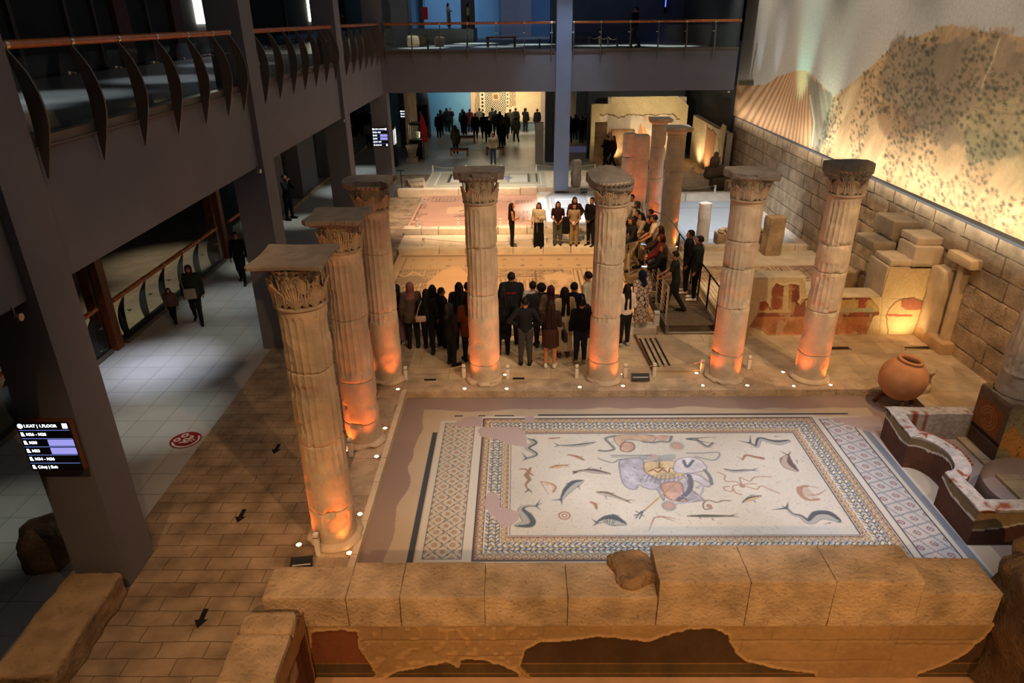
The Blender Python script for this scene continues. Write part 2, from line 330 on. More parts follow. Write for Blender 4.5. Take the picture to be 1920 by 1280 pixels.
# ------------------------------------------------------------------ picture raster used for mosaics, frescoes and the mural
class Pic:
    """a small painted surface: colours stored per vertex of a fine grid"""
    def __init__(self, x0, x1, y0, y1, res, col, conv=None):
        self.nx = int(round((x1-x0)/res))+1; self.ny = int(round((y1-y0)/res))+1
        self.x0, self.x1, self.y0, self.y1, self.res = x0, x1, y0, y1, res
        self.X, self.Y = np.meshgrid(np.linspace(x0, x1, self.nx), np.linspace(y0, y1, self.ny), indexing='ij')
        self.A = np.zeros((self.nx, self.ny, 3)); self.A[:] = col; self.Hh = np.zeros((self.nx, self.ny)); self.conv = conv
    def pts(self, P):
        return np.array([self.conv(*p) for p in P]) if self.conv else np.array(P, float)
    def _win(self, xa, xb, ya, yb):
        i0 = max(0, int((xa-self.x0)/self.res)-1); i1 = min(self.nx, int((xb-self.x0)/self.res)+3)
        j0 = max(0, int((ya-self.y0)/self.res)-1); j1 = min(self.ny, int((yb-self.y0)/self.res)+3)
        return slice(i0, max(i0, i1)), slice(j0, max(j0, j1))
    def _put(self, w, m, col, a=1.0, h=None):
        c = np.array(col, float); k = (np.clip(m, 0, 1)*a)[..., None]
        self.A[w] = self.A[w]*(1-k)+c*k
        if h is not None: self.Hh[w] = self.Hh[w]*(1-k[..., 0])+h*k[..., 0]
    def mask_poly(self, P, w):
        X, Y = self.X[w], self.Y[w]; ins = np.zeros(X.shape, bool); k = len(P)
        for i in range(k):
            x1, y1 = P[i]; x2, y2 = P[(i+1) % k]
            if y1 == y2: continue
            c = ((y1 > Y) != (y2 > Y)) & (X < (x2-x1)*(Y-y1)/(y2-y1)+x1)
            ins ^= c
        return ins
    def poly(self, P, col, a=1.0, h=None, edge=None, ew=0.01, raw=False):
        P = np.array(P, float) if raw else self.pts(P)
        w = self._win(P[:, 0].min(), P[:, 0].max(), P[:, 1].min(), P[:, 1].max())
        if self.X[w].size: self._put(w, self.mask_poly(P, w).astype(float), col, a, h)
        if edge is not None: self.line(np.vstack([P, P[:1]]), ew, edge, raw=True)
        return self
    def line(self, P, wd, col, a=1.0, raw=False, h=None, w1=None):
        """stroke of half-width wd (number or one per point), same unit as the surface"""
        P = np.array(P, float) if raw else self.pts(P); wd = np.broadcast_to(np.asarray(wd, float), (len(P),))
        pad = wd.max()+self.res
        w = self._win(P[:, 0].min()-pad, P[:, 0].max()+pad, P[:, 1].min()-pad, P[:, 1].max()+pad)
        X, Y = self.X[w], self.Y[w]
        if X.size == 0: return self
        m = np.zeros(X.shape)
        for i in range(len(P)-1):
            a0, b0 = P[i], P[i+1]; d = b0-a0; L = max(d@d, 1e-12)
            xa, xb = min(a0[0], b0[0])-pad, max(a0[0], b0[0])+pad
            t = np.clip(((X-a0[0])*d[0]+(Y-a0[1])*d[1])/L, 0, 1)
            dist = np.hypot(X-a0[0]-t*d[0], Y-a0[1]-t*d[1]); r = wd[i]*(1-t)+wd[i+1]*t
            m = np.maximum(m, np.clip((r-dist)/self.res+0.5, 0, 1))
        self._put(w, m, col, a, h); return self
    def rect(self, x0, x1, y0, y1, col, a=1.0, h=None):
        return self.poly([(x0, y0), (x1, y0), (x1, y1), (x0, y1)], col, a, h, raw=True)
    def disc(self, c, r, col, a=1.0):
        return self.line([c, c], r, col, a)
    def grain(self, amt, f, seed=0, o=2):
        n = fbm(np.stack([self.X, self.Y, self.X*0], -1), f, o, seed); self.A *= (1+(n-0.5)*2*amt)[..., None]; return self
def smoothpath(P, n=6):
    P = np.array(P, float); k = len(P); out = []
    for i in range(k-1):
        p0, p1, p2, p3 = P[max(i-1, 0)], P[i], P[i+1], P[min(i+2, k-1)]
        for t in np.linspace(0, 1, n, endpoint=False):
            out.append(0.5*((2*p1)+(-p0+p2)*t+(2*p0-5*p1+4*p2-p3)*t*t+(-p0+3*p1-3*p2+p3)*t**3))
    out.append(P[-1]); return np.array(out)
def jag(P, amp, n=6, seed=0, closed=True):
    """roughens a polygon edge"""
    P = np.array(P, float); k = len(P); out = []; rg = np.random.default_rng(seed)
    for i in range(k if closed else k-1):
        a, b = P[i], P[(i+1) % k]
        for t in np.arange(n)/n: out.append(a+(b-a)*t+rg.normal(0, amp, 2)*(0 if t == 0 else 1))
    if not closed: out.append(P[-1])
    return np.array(out)
def wall_xz(Y):      # converter: photo position -> (x, z) on the vertical plane y = Y
    def f(u, v):
        d = FF*FPX+RR*(u-960)-UU*(v-640); p = d*Y/d[1]; return (p[0], p[2]+H)
    return f
def wall_yz(X):
    def f(u, v):
        d = FF*FPX+RR*(u-960)-UU*(v-640); p = d*X/d[0]; return (p[1], p[2]+H)
    return f
def flz(z):
    return lambda u, v: tuple(fl(u, v, z)[:2])

# ------------------------------------------------------------------ floors
def slab(name, x0, x1, y0, y1, z0, z1, m, st=True, parent=None):
    o = MB().box(x0, x1, y0, y1, z0, z1).build(name, m, parent)
    if st: struct(o)
    return o
slab('floor', -10.3, -6.12, 1, 36.0, -0.3, 0.12, MT['tile'])
slab('floor', -12.5, 4.2, 36.0, 51.2, -0.3, 0.12, MT['tile'])
slab('floor', 4.2, 10.6, 30.2, 51.2, -0.3, 0.12, MT['tile'])
slab('floor', -17.0, -12.5, 36, 51.2, -0.3, 0.12, MT['tile'])
slab('floor', -6.12, -2.56, 6.9, 16.2, -0.3, 0.15, MT['pave'])
slab('floor', -6.12, -3.2, 3.0, 6.9, -0.3, 0.15, MT['pave'])
slab('floor', -6.12, -4.25, 16.2, 36.0, -0.3, 0.15, MT['pave'])
slab('floor', -4.25, 4.2, 35.25, 36.0, -0.3, 0.12, MT['tile'])
slab('floor', -2.56, 10.6, 13.12, 15.98, -0.3, 0.15, MT['slab'])
slab('floor', 8.35, 10.6, 7.6, 13.12, -0.3, 0.15, MT['slab'])
slab('floor', -4.25, 3.62, 23.3, 24.9, -0.3, 0.18, MT['slabpale'])
slab('floor', -2.9, 6.4, 3.4, 6.9, -1.2, -0.93, mat('red_brown_floor', (0.42, 0.25, 0.14), 0.8, 0.15, 3, 0.3, 30, vc=False))
slab('floor', 5.3, 10.1, 30.2, 31.0, -0.3, 0.35, MT['slab'])
slab('floor', -40, 20, -2, 60, -2.4, -2.3, MT['walldark'])
slab('floor', -17, -10.3, 1, 36, -1.4, -1.2, MT['slabpale'])
# kerb between the street paving and the mosaic room
b = MB(); y = 7.2
while y < 13.1:
    L = 0.7+0.5*random.random(); b.rock((-2.51, y+L/2, 0.06), (0.11, L-0.006, 0.24), (2, 6, 2), 0.012, 0.004, 3, int(y*10)); y += L
struct(b.build('trim_1', MT['pale'], smooth=True))
# front course of the stylobate
b = MB(); x = -2.56; k = 0
while x < 8.3:
    L = min(1.0+0.7*random.random(), 8.36-x)
    b.rock((x+L/2, 13.38, 0.005), (L-0.008, 0.56, 0.31), (8, 4, 2), 0.015, 0.006, 2.2, 3, 0, (0.98+0.08*random.random(),)*3); x += L; k += 1
struct(b.build('trim_2', MT['stone'], smooth=True))
b = MB(); y = 7.3
while y < 13.0:
    L = 1.1; b.rock((-2.82, y+L/2, 0.03), (0.5, L-0.008, 0.25), (4, 8, 2), 0.012, 0.005, 2.2, 5); y += L
struct(b.build('trim_3', MT['stone'], smooth=True))

def ledge(name, x0, x1, y0, y1, z0, z1, seed, lo=0.6, hi=1.5, m='pale', amp=0.012, gap=0.008, jz=0.02):
    b = MB(); x = x0; rg = random.Random(seed)
    while x < x1-0.05:
        L = min(rg.uniform(lo, hi), x1-x)
        if x1-x-L < 0.25: L = x1-x
        dz = rg.uniform(-jz, jz); g = rg.uniform(0.9, 1.08)
        b.rock((x+L/2, (y0+y1)/2+rg.uniform(-.02, .02), (z0+z1+dz)/2), (L-gap, y1-y0, z1-z0+dz), (8, 4, 3), 0.03, amp, 2.6, seed, 0, (g, g, g)); x += L
    o = b.build(name, MT[m], smooth=True); return o
def ledge_thing(name, label, *a, **k): return tag(ledge(name, *a, **k), label, 'stone ledge')
ledge_thing('stone_kerb', 'low pale stone kerb between the walkway and the lower mosaic behind the crowd', -4.2, 3.5, 16.0, 16.42, -0.1, 0.32, 11)
ledge_thing('stone_kerb', 'ragged pale kerb of long blocks just below the six standing visitors', -4.2, 3.6, 23.15, 23.62, -0.1, 0.22, 12, 0.9, 2.0)
ledge_thing('stone_kerb', 'pale stone kerb with rope posts in front of the pink worn mosaic', -4.3, 0.8, 24.95, 25.35, 0.0, 0.42, 13, 0.5, 1.2, amp=0.025)
ledge_thing('stone_kerb', 'pale low kerb along the front of the white slab with the octagonal frame', 0.85, 4.1, 25.1, 25.6, 0.0, 0.34, 14, 0.9, 1.8)
ledge_thing('stone_kerb', 'long plastered kerb behind the pink worn mosaic, left of the slender blue pillar', -5.45, 0.85, 31.0, 31.45, 0.05, 0.52, 15, 1.4, 2.8, amp=0.008)
ledge_thing('stone_kerb', 'low stone kerb in front of the white mosaic field by the short broken column', 5.6, 9.9, 22.9, 23.2, 0.0, 0.30, 16, 0.6, 1.1)
ledge_thing('stone_kerb', 'low grey kerb at the back of the white mosaic field near the long stone wall', 5.4, 10.0, 29.75, 30.2, 0.0, 0.5, 17, 1.2, 2.4, amp=0.006)
# raised platforms beyond
slab('floor', -4.35, 9.9, 31.4, 35.25, -0.2, 0.45, MT['slabpale'])
slab('floor', 0.82, 4.15, 25.5, 31.4, -0.2, 0.27, MT['slabpale'])
slab('floor', 5.45, 10.1, 16.5, 22.95, -0.3, 0.12, MT['slabpale'])
slab('floor', 4.1, 5.6, 23.1, 31.4, -0.3, 0.2, MT['slabpale'])
# ------------------------------------------------------------------ pillars, galleries, walls
def pillar(name, x0, x1, y0, y1, z0, z1, m, label=None):
    o = MB().box(x0, x1, y0, y1, z0, z1).build(name, MT[m]); return struct(o)
pg = 'wallgrey'
for (y0, y1) in ((7.44, 8.15), (15.36, 16.05), (23.3, 24.0), (31.0, 31.7)):
    pillar('pillar', -6.32, -5.60, y0, y1, 0.05, 11.2, pg)
MT['pillarblue'] = mat('blue_grey_plaster', (0.19, 0.24, 0.34), 0.85, 0.05, 1.5, 0.12, 60, vc=False)
pillar('pillar', 1.60, 2.23, 30.95, 31.6, 0.4, 11.2, 'pillarblue')
for (x0, x1, y0) in ((-7.3, -6.3, 44.2), (-6.65, -5.95, 48.2)): pillar('pillar', x0, x1, y0, y0+0.7, 0.1, 4.6, pg)
struct(MB().box(-6.28, -6.18, 40.0, 44.2, 0.1, 4.6).build('trim_4', MT['stone']))
pillar('pillar', 1.5, 2.35, 39.3, 40.0, 0.1, 4.6, 'walldark')
# left gallery slab with its fascia, built between the pillars
def gal_left(y0, y1):
    b = MB().box(-12.5, -5.72, y0, y1, 4.57, 6.15); return struct(b.build('gallery', MT['wallgrey']))
gal_left(-1, 7.44); gal_left(8.15, 15.36); gal_left(16.05, 23.3); gal_left(24.0, 31.0)
struct(MB().box(-12.5, -6.32, 7.44, 8.15, 4.57, 6.15).box(-12.5, -6.32, 15.36, 16.05, 4.57, 6.15).box(-12.5, -6.32, 23.3, 24.0, 4.57, 6.15).build('gallery', MT['wallgrey']))
struct(MB().box(-5.60, 1.60, 31.12, 31.5, 4.6, 6.18).build('gallery', MT['wallgrey']))
struct(MB().box(2.23, 9.15, 31.12, 31.5, 4.6, 6.18).build('gallery', MT['wallgrey']))
MT['gfloor'] = mat('gallery_floor', (0.40, 0.42, 0.42), 0.35, 0.06, 2, 0.0, vc=False, spec=0.5)
struct(MB().box(-14, 9.2, 31.5, 60, 4.6, 6.15).build('gallery', MT['gfloor']))
struct(MB().box(9.15, 9.25, 31.5, 60, 4.6, 11.2).build('wall_far_right', MT['walldark']))
struct(MB().box(9.9, 10.0, 33.45, 51, 0, 4.6).build('wall_far_right', MT['walldark']))
struct(MB().box(-14, 12, 59.8, 60, 6, 11.2).build('wall_far', MT['wallblue']))
struct(MB().box(-7.0, -1.2, 57.0, 57.2, 6.15, 11.2).build('wall_upper_panel', MT['wallblue']))
struct(MB().box(-1.2, 1.0, 56.0, 57.2, 6.15, 11.2).box(-9.2, -7.0, 50, 50.4, 6.15, 11.2).build('wall_upper_pier', MT['wallgrey']))
struct(MB().box(-6.32, -5.5, 38.0, 38.7, 6.15, 11.2).box(-3.4, -2.6, 46.0, 46.6, 6.15, 11.2).build('pillar', MT['wallgrey']))
struct(MB().box(-2.2, 9.2, 42.2, 42.4, 6.15, 11.2).build('wall_upper_back', mat('night_blue_plaster', (0.09, 0.12, 0.22), 0.85, 0.05, 2, 0.1, 60, vc=False))).location = (4.0, 0, 0)
# left upper back wall with dark glazing and two bright slits
b = MB().box(-13.6, -13.5, -2, 60, 6.15, 11.2); struct(b.build('wall_left_upper', MT['walldark']))
b = MB()
for y in (10, 11.0, 20.0, 22.5, 24.0, 27.5, 37, 44): b.box(-13.5, -13.36, y, y+0.12+0.02*(y % 3), 6.15, 11.2)
struct(b.build('trim_5', MT['steel']))
b = MB()
for y in (10.1, 25.2, 29.4): b.box(-13.48, -13.3, y, y+0.85, 6.15, 11.2)
struct(b.build('trim_6', MT['dwood']))
for (ya, yb) in ((31.9, 33.1), (49.2, 50.0)):
    m = MB().box(-13.49, -13.40, ya, yb, 7.35, 10.6); struct(m.build('window', MT['lampwhite']))
# ground floor, left: back walls beyond the glass rail
struct(MB().box(-17.2, -17.0, 1, 60, -1.4, 6.2).build('wall_left', mat('dark_navy_plaster', (0.035, 0.045, 0.075), 0.85, 0.08, 2, 0.1, 60, vc=False)))
b = MB()
for (y0, y1, x) in ((27.6, 29.3, -9.9), (31.0, 33.6, -9.7), (35.6, 37.4, -9.6)): b.box(x-0.6, x, y0, y1, 0.1, 4.6)
struct(b.build('wall_left_panel', MT['wallgrey']))
struct(MB().box(-12.6, -12.3, 28, 36, -0.1, 4.6).build('wall_left_far', MT['wallblue']))
# far hall
struct(MB().box(-13, -3.3, 51.0, 51.3, 0, 4.6).build('wall_far', mat('lit_blue_plaster', (0.16, 0.34, 0.46), 0.85, 0.05, 1, 0.1, 60, vc=False)))
struct(MB().box(-3.3, 1.6, 51.0, 51.3, 0, 0.75).build('wall_far_base', mat('pale_blue_plaster', (0.30, 0.38, 0.42), 0.85, 0.05, 1, 0.1, 60, vc=False)))
struct(MB().box(1.6, 9.2, 50.6, 51.3, 0, 4.6).build('wall_far', mat('warm_far_plaster', (0.45, 0.34, 0.26), 0.85, 0.05, 1, 0.1, 60, vc=False)))
struct(MB().box(3.75, 4.9, 47.0, 47.4, 0.1, 4.6).build('wall_far_pier', MT['pillarblue']))
struct(MB().box(3.9, 9.2, 40.2, 40.5, 0.1, 4.6).build('wall_far_panel', MT['walldark']))
struct(MB().box(-17.2, 20, -2.2, -2, -2.4, 11.2).build('wall_back', MT['walldark']))
struct(MB().box(-14, 12, -2, 60, 11.2, 11.35).build('ceiling', MT['walldark']))
# baseboard line by the panels
struct(MB().box(-9.62, -9.56, 24, 50, 0.12, 0.26).build('baseboard_left', MT['stone']))

# ------------------------------------------------------------------ long right wall and the mural above it
def wx(y): return 10.25-0.0143*(y-13.66)
b = MB(); rg = random.Random(5)
zc = [-0.05, 0.42, 0.92, 1.42, 1.90, 2.36, 2.82, 3.27]
for i in range(7):
    y = 6.0+rg.random()*0.6
    while y < 33.2:
        L = rg.uniform(0.85, 1.5) if y < 22 else rg.uniform(1.0, 1.7); L = min(L, 33.3-y)
        rough = 0.05 if (14.5 < y < 20.5 and 1.4 < zc[i] < 3.0) else 0.014
        n = (2, 14, 8) if y < 22 else (2, 7, 4)
        g = rg.uniform(0.80, 0.98)
        b.rock((wx(y+L/2)+0.22, y+L/2, (zc[i]+zc[i+1])/2), (0.44, L-0.012, zc[i+1]-zc[i]-0.012), n, 0.02, rough, 2.4 if rough < 0.03 else 3.5, 20+i, 0, (g, g*0.95, g*0.88)); y += L
struct(b.build('wall_right', MT['stone'], smooth=True))
struct(MB().box(10.75, 10.95, -2, 34, -1, 11.2).build('wall_right_backing', MT['walldark']))
# ------------------------------------------------------------------ mural (printed landscape on the right wall)
MY0, MY1, MZ0, MZ1 = 6.0, 33.3, 3.30, 9.4
def mconv(u, v):
    # intersection with the slightly turned wall plane x = wx(y)
    d = FF*FPX+RR*(u-960)-UU*(v-640); a = 10.25+0.0143*13.66
    t = a/(d[0]+0.0143*d[1]); return (t*d[1], H+t*d[2])
class Pic2(Pic):
    def soft(self, P, col, a=1.0, f=0.28, seed=1):
        P = self.pts(P); full = (slice(0, self.nx), slice(0, self.ny)); X0, Y0 = self.X, self.Y; Q = np.stack([X0, Y0, X0*0], -1); rs = np.random.default_rng(seed); m = 0
        for k in range(7):
            d = rs.normal(0, f*0.45, 2); self.X = X0+d[0]+(fbm(Q, 1.4, 3, seed)-.5)*f*3; self.Y = Y0+d[1]*.6+(fbm(Q, 1.4, 3, seed+9)-.5)*f*3; m = m+self.mask_poly(P, full)/7.0
        self.X, self.Y = X0, Y0; self._put(full, m, col, a)
pic = Pic2(MY0, MY1, MZ0, MZ1, 0.035, hx('#8f8a80'), mconv)
Y_, Z_ = pic.X, pic.Y
P3 = np.stack([Y_, Z_, Y_*0], -1)
sky = np.array(hx('#b3aca0')); pic.A[:] = sky
pic.A *= (1+0.10*(fbm(P3, 0.3, 3, 3)-0.5))[..., None]
# slopes, given by outlines traced in the photograph
big = [(1568, 180), (1590, 165), (1640, 122), (1680, 84), (1700, 72), (1720, 68), (1745, 60), (1765, 50), (1790, 46), (1810, 53), (1840, 58), (1880, 62), (1925, 70), (1990, 95), (2200, 200), (2800, 500), (2800, 1200), (1500, 420), (1400, 260), (1530, 285), (1545, 240)]
small = [(1370, 150), (1386, 152), (1410, 160), (1440, 158), (1460, 144), (1490, 134), (1512, 131), (1524, 138), (1545, 160), (1560, 176), (1570, 190), (1568, 215), (1560, 250), (1545, 290), (1500, 300), (1360, 240)]
sand = np.array(hx('#b98f66')); 
pic.poly(small, sand)
pic.poly(big, hx('#b2936a'))
m_small = np.zeros(Y_.shape, bool); w = (slice(0, pic.nx), slice(0, pic.ny)); m_small = pic.mask_poly(pic.pts(small), w); m_big = pic.mask_poly(pic.pts(big), w)
# gullies of the small hill fan out from its top
top = np.array(mconv(1508, 118)); ang = np.arctan2(Y_-top[0], (top[1]+1.2-Z_)); rad = np.hypot(Y_-top[0], Z_-top[1])
gul = np.sin(ang*64+5*fbm(P3*[1, .3, 1], 0.8, 2, 9))*0.5+0.5
k = smooth(0.45, 0.95, gul)*smooth(0.3, 1.5, rad)*m_small
pic.A = pic.A*(1-0.42*k[..., None])+0
pic.A = np.where((m_small & (gul < 0.25))[..., None], pic.A*1.14, pic.A)
# the far shoulder of the small hill
pic.soft([(1516, 134), (1545, 160), (1560, 176), (1570, 190), (1562, 240), (1540, 286), (1524, 280), (1526, 230), (1518, 180)], hx('#6d7468'), 0.75, .1)
pic.line([(1522, 180), (1530, 230), (1526, 272)], 0.05, hx('#d8cfae'), 0.6)
# darker grey-brown flank of the big hill with its pale summit
pic.soft([(1686, 76), (1720, 73), (1780, 70), (1850, 70), (1930, 74), (2000, 100), (2300, 260), (1900, 300), (1730, 262), (1680, 220), (1655, 180), (1650, 140), (1665, 100)], hx('#7d6c56'), 0.85)
pic.soft([(1700, 72), (1745, 60), (1765, 50), (1790, 46), (1810, 53), (1880, 62), (1925, 72), (1850, 70), (1780, 69)], hx('#a98663'), 0.9)
pic.soft([(1840, 183), (1880, 180), (2100, 230), (2600, 600), (2300, 800), (1850, 300), (1800, 250)], hx('#a8966a'), 0.5)
pic.soft([(1655, 205), (1690, 208), (1715, 235), (1726, 262), (1690, 255), (1660, 262), (1640, 230)], hx('#6b4c34'), 0.6)
pic.soft([(1815, 255), (1850, 248), (1905, 262), (1930, 290), (1870, 295), (1820, 280)], hx('#6e6a4c'), 0.5)
pic.line([(1880, 72), (1868, 110), (1850, 150), (1842, 185)], 0.025, hx('#b8ad84'), 0.7)
pic.line([(1832, 200), (1880, 212), (1925, 214)], 0.02, hx('#5c5038'), 0.5)
pic.soft([(1565, 192), (1620, 150), (1600, 200), (1570, 260), (1548, 282), (1556, 240)], hx('#d2b98e'), 0.5)
st = fbm(np.stack([Y_*2.2+Z_*1.1, Z_*0.7-Y_*0.35, Y_*0], -1), 1.6, 4, 33); pic.A *= np.where(m_big, 0.72+0.56*st, 1)[..., None]
n = fbm(P3, 0.8, 4, 21); pic.A *= np.where(m_big | m_small, 0.78+0.44*n, 1)[..., None]
# scrub: rows of small dark bushes
rgn = np.random.default_rng(4); cnt = 0
BP = pic.pts(big)
for i in range(9000):
    y = rgn.uniform(8, 31); z = rgn.uniform(3.3, 9.3); ii = int((y-MY0)/pic.res); jj = int((z-MZ0)/pic.res)
    if not (0 <= ii < pic.nx and 0 <= jj < pic.ny) or not m_big[ii, jj]: continue
    if vnoise(np.array([[y, z, 0.0]]), 0.9, 8)[0] < 0.38: continue
    r = rgn.uniform(0.02, 0.045)*(0.7+0.3*y/15); 
    w2 = pic._win(y-2*r, y+2*r, z-1.5*r, z+1.5*r)
    d = np.hypot((pic.X[w2]-y)/1.5-(pic.Y[w2]-z)*0.5, pic.Y[w2]-z); pic._put(w2, np.clip((r-d)/pic.res+0.5, 0, 1), hx('#3d3d2c'), rgn.uniform(0.35, 0.85))
for i in range(26):
    u = 1388+i*1.1; pic.line([(u, 158), (u, 153-2*rgn.random())], 0.05, hx('#3a3a2c'), 0.8)
for u in (1688, 1700, 1770, 1850, 1862, 1905): pic.line([(u, 72 if u < 1750 else 60), (u, 60 if u < 1750 else 52)], 0.02, hx('#54442e'), 0.6)
G3 = np.stack([wx(Y_)-0.06, Y_, Z_], -1)
mb = MB().grid(G3, pic.A, flip=True)
mb.box(10.05, 10.55, MY1-0.02, MY1+0.03, MZ0, MZ1+1.0, (0.1, 0.1, 0.1))
mural = mb.build('mural', MT['paint']); mural.location = (0, 0, 0)
tag(mural, 'wall-sized printed landscape of two bare hills above the long stone wall', 'mural')
struct(MB().box(9.96, 10.5, 6, 33.3, 3.24, 3.30).build('trim_7', MT['walldark']))
# linear wall washers along the foot of the print, coloured narrow beams, and softer light from the ceiling
for (y, ln, e, c) in ((13.5, 9.0, 185, (1, .93, .78)), (21.5, 7.0, 115, (1, .92, .78)), (29.0, 8.0, 50, (1, .92, .80))):
    a_ = area((9.40, y, 3.36), (10.40, y, 4.04), e, c, 0.16, ln, 'wall_washer'); a_.rotation_euler = (0, math.radians(-135), 0)
for (y, col, e, ang, dz) in ((30.6, (0.65, 0.8, 1.0), 420, 20, 4.6), (28.6, (0.7, 0.8, 1.0), 420, 20, 4.6), (25.9, (0.40, 1.0, 0.85), 900, 34, 3.8), (23.6, (.85, 1, .75), 420, 46, 3.0)):
    spot((8.85, y, 3.0), (10.25, y+0.15, 3.3+dz), e, col, ang, 1.0, 0.08, 'wall_washer')
for y in (12.0, 16.5, 21.0, 26.0, 30.5): spot((6.0, y, 10.9), (10.2, y+0.5, 6.3), 640, (1.0, 0.92, 0.78), 62, 0.9)
# ------------------------------------------------------------------ the big sea mosaic
CREAM = hx('#b9b3a6'); CHAR = hx('#3c4147'); BROWN = hx('#75574b'); TAN = hx('#bd9d72'); SLATE = hx('#6d7780'); PINK = hx('#9e8c87'); MORT = hx('#8e7a70')
pic = Pic(-2.46, 8.4, 7.0, 13.12, 0.0125, MORT, flz(0))
X, Y = pic.X, pic.Y; P3 = np.stack([X, Y, X*0], -1)
pic.A *= (1+0.22*(fbm(P3, 0.7, 4, 2)-0.5))[..., None]
bed = (X > -1.9-0.25*fbm(P3, 1.5, 2, 3)) & (Y < 12.75-0.3*fbm(P3, 1.1, 3, 4)) & (X < 7.3)
pic.A = np.where(bed[..., None], np.array(hx('#ad9c85'))*(1+0.25*(fbm(P3, 1.3, 3, 5)-0.5))[..., None], pic.A)
# field
def rectm(x0, x1, y0, y1): return (X >= x0) & (X <= x1) & (Y >= y0) & (Y <= y1)
ox0, ox1, oy0, oy1 = -0.73, 5.96, 8.12, 12.21
pic.A[rectm(ox0-0.12, ox1+0.12, oy0-0.12, oy1+0.1)] = CREAM
D = np.minimum(np.minimum(X-ox0, ox1-X), np.minimum(Y-oy0, oy1-Y)); inside = D > -0.03
side_x = (np.minimum(Y-oy0, oy1-Y) <= np.minimum(X-ox0, ox1-X)); S = np.where(side_x, X, Y)
def ring(a, b_): return (D >= a) & (D < b_)
pic.A[ring(-0.03, -0.005)] = CHAR
# running waves: outer band 0.00-0.13, inner band 0.40-0.53
def wave(a, b_, p, flipdir):
    m = ring(a, b_); t = (D-a)/(b_-a); 
    if flipdir: t = 1-t
    s = (S/p) % 1.0; pic.A[m] = hx('#b09f82')
    cx, cy = 0.55, 0.52; dx = (s-cx)*p/(b_-a); dy = t-cy; r = np.hypot(dx, dy); th = np.arctan2(dy, dx)
    spiral = np.abs(r-(0.16+0.05*(th+math.pi))) < 0.065
    base = t < 0.16+0.30*np.maximum(0, np.sin((s+0.12)*2*math.pi))**1.5
    pic.A[m & (spiral | base)] = BROWN
wave(0.0, 0.13, 0.135, False); wave(0.41, 0.53, 0.13, True)
pic.A[ring(0.13, 0.142)] = CHAR; pic.A[ring(0.142, 0.158)] = CREAM; pic.A[ring(0.395, 0.408)] = CREAM; pic.A[ring(0.385, 0.396)] = CHAR
m = ring(0.158, 0.386); t = (D-0.158)/0.228*4; r_ = np.floor(t); f_ = t-r_
q = ((S/0.088)+r_*0.5+np.where(r_ % 2 == 0, 1, -1)*f_*0.55) % 1.0; idx = (np.floor(S/0.088+r_*0.5)+r_) % 3
cols = np.array([hx('#c4beb0'), hx('#ab9b7c'), hx('#9097a0')])
pic.A[m] = cols[idx.astype(int)[m]]
pic.A[m & ((q < 0.27) | (f_ < 0.13))] = CHAR
pic.A[ring(0.53, 0.546)] = CREAM; pic.A[ring(0.546, 0.566)] = CHAR
fld = D >= 0.566
pic.A[fld] = (np.array(hx('#b3aca0'))*(1+0.24*(fbm(P3, 1.0, 4, 7)-0.5))[..., None])[fld]
sp = vnoise(P3, 26, 3); pic.A[fld & (sp > 0.86)] *= 0.84
# lozenge strips left and right
def lozenge(x0, x1, y0, y1, pw, ph, dot, line, bg, style):
    m = rectm(x0, x1, y0, y1); pic.A[m] = bg
    a = (X-x0)/pw; b_ = (Y-y0)/ph
    u = (a+b_); v = (a-b_)
    if style: u = a*1.0+b_*0.5; v = b_*1.0-a*0.35
    fu, fv = np.abs(u-np.round(u)), np.abs(v-np.round(v)); dash = ((u*8) % 1 < 0.68) | ((v*8) % 1 < 0.4)
    ln = ((fu < 0.055) | (fv < 0.055)) & ((((u+v)*5) % 1) < 0.70)
    pic.A[m & ln] = line
    cu, cv = np.abs((u % 1)-0.5), np.abs((v % 1)-0.5)
    dd = np.maximum(cu, cv); pic.A[m & (dd > 0.11) & (dd < 0.2) & (np.minimum(cu, cv) < 0.12)] = dot
    dd2 = (cu < 0.06) & (cv < 0.06); pic.A[m & dd2] = line
    for (xa, xb) in ((x0-0.02, x0), (x1, x1+0.02)): pic.A[rectm(xa, xb, y0, y1)] = CHAR
    for (ya, yb) in ((y0-0.02, y0), (y1, y1+0.02)): pic.A[rectm(x0-.02, x1+.02, ya, yb)] = CHAR
pic.A[rectm(-1.62, -0.80, 8.0, 12.15)] = CREAM
lozenge(-1.50, -0.92, 8.16, 12.05, 0.29, 0.30, hx('#85604e'), hx('#55585a'), hx('#b0a592'), False)
pic.A[rectm(-1.74, -1.64, 7.6, 11.72)] = CHAR
pic.A[rectm(6.02, 6.98, 7.6, 12.25)] = CREAM
lozenge(6.13, 6.70, 7.6, 12.15, 0.30, 0.30, hx('#80585a'), hx('#696f78'), hx('#aeaaa6'), True)
pic.A[rectm(6.80, 6.93, 7.2, 12.0)] = hx('#757a80')
pic.A[rectm(0.38, 6.80, 12.33, 12.385)] = CHAR
for (a, b_) in ((-1.35, -1.18), (-0.86, -0.72), (-0.52, -0.12)): pic.A[rectm(a, b_, 12.31, 12.37)] = CHAR
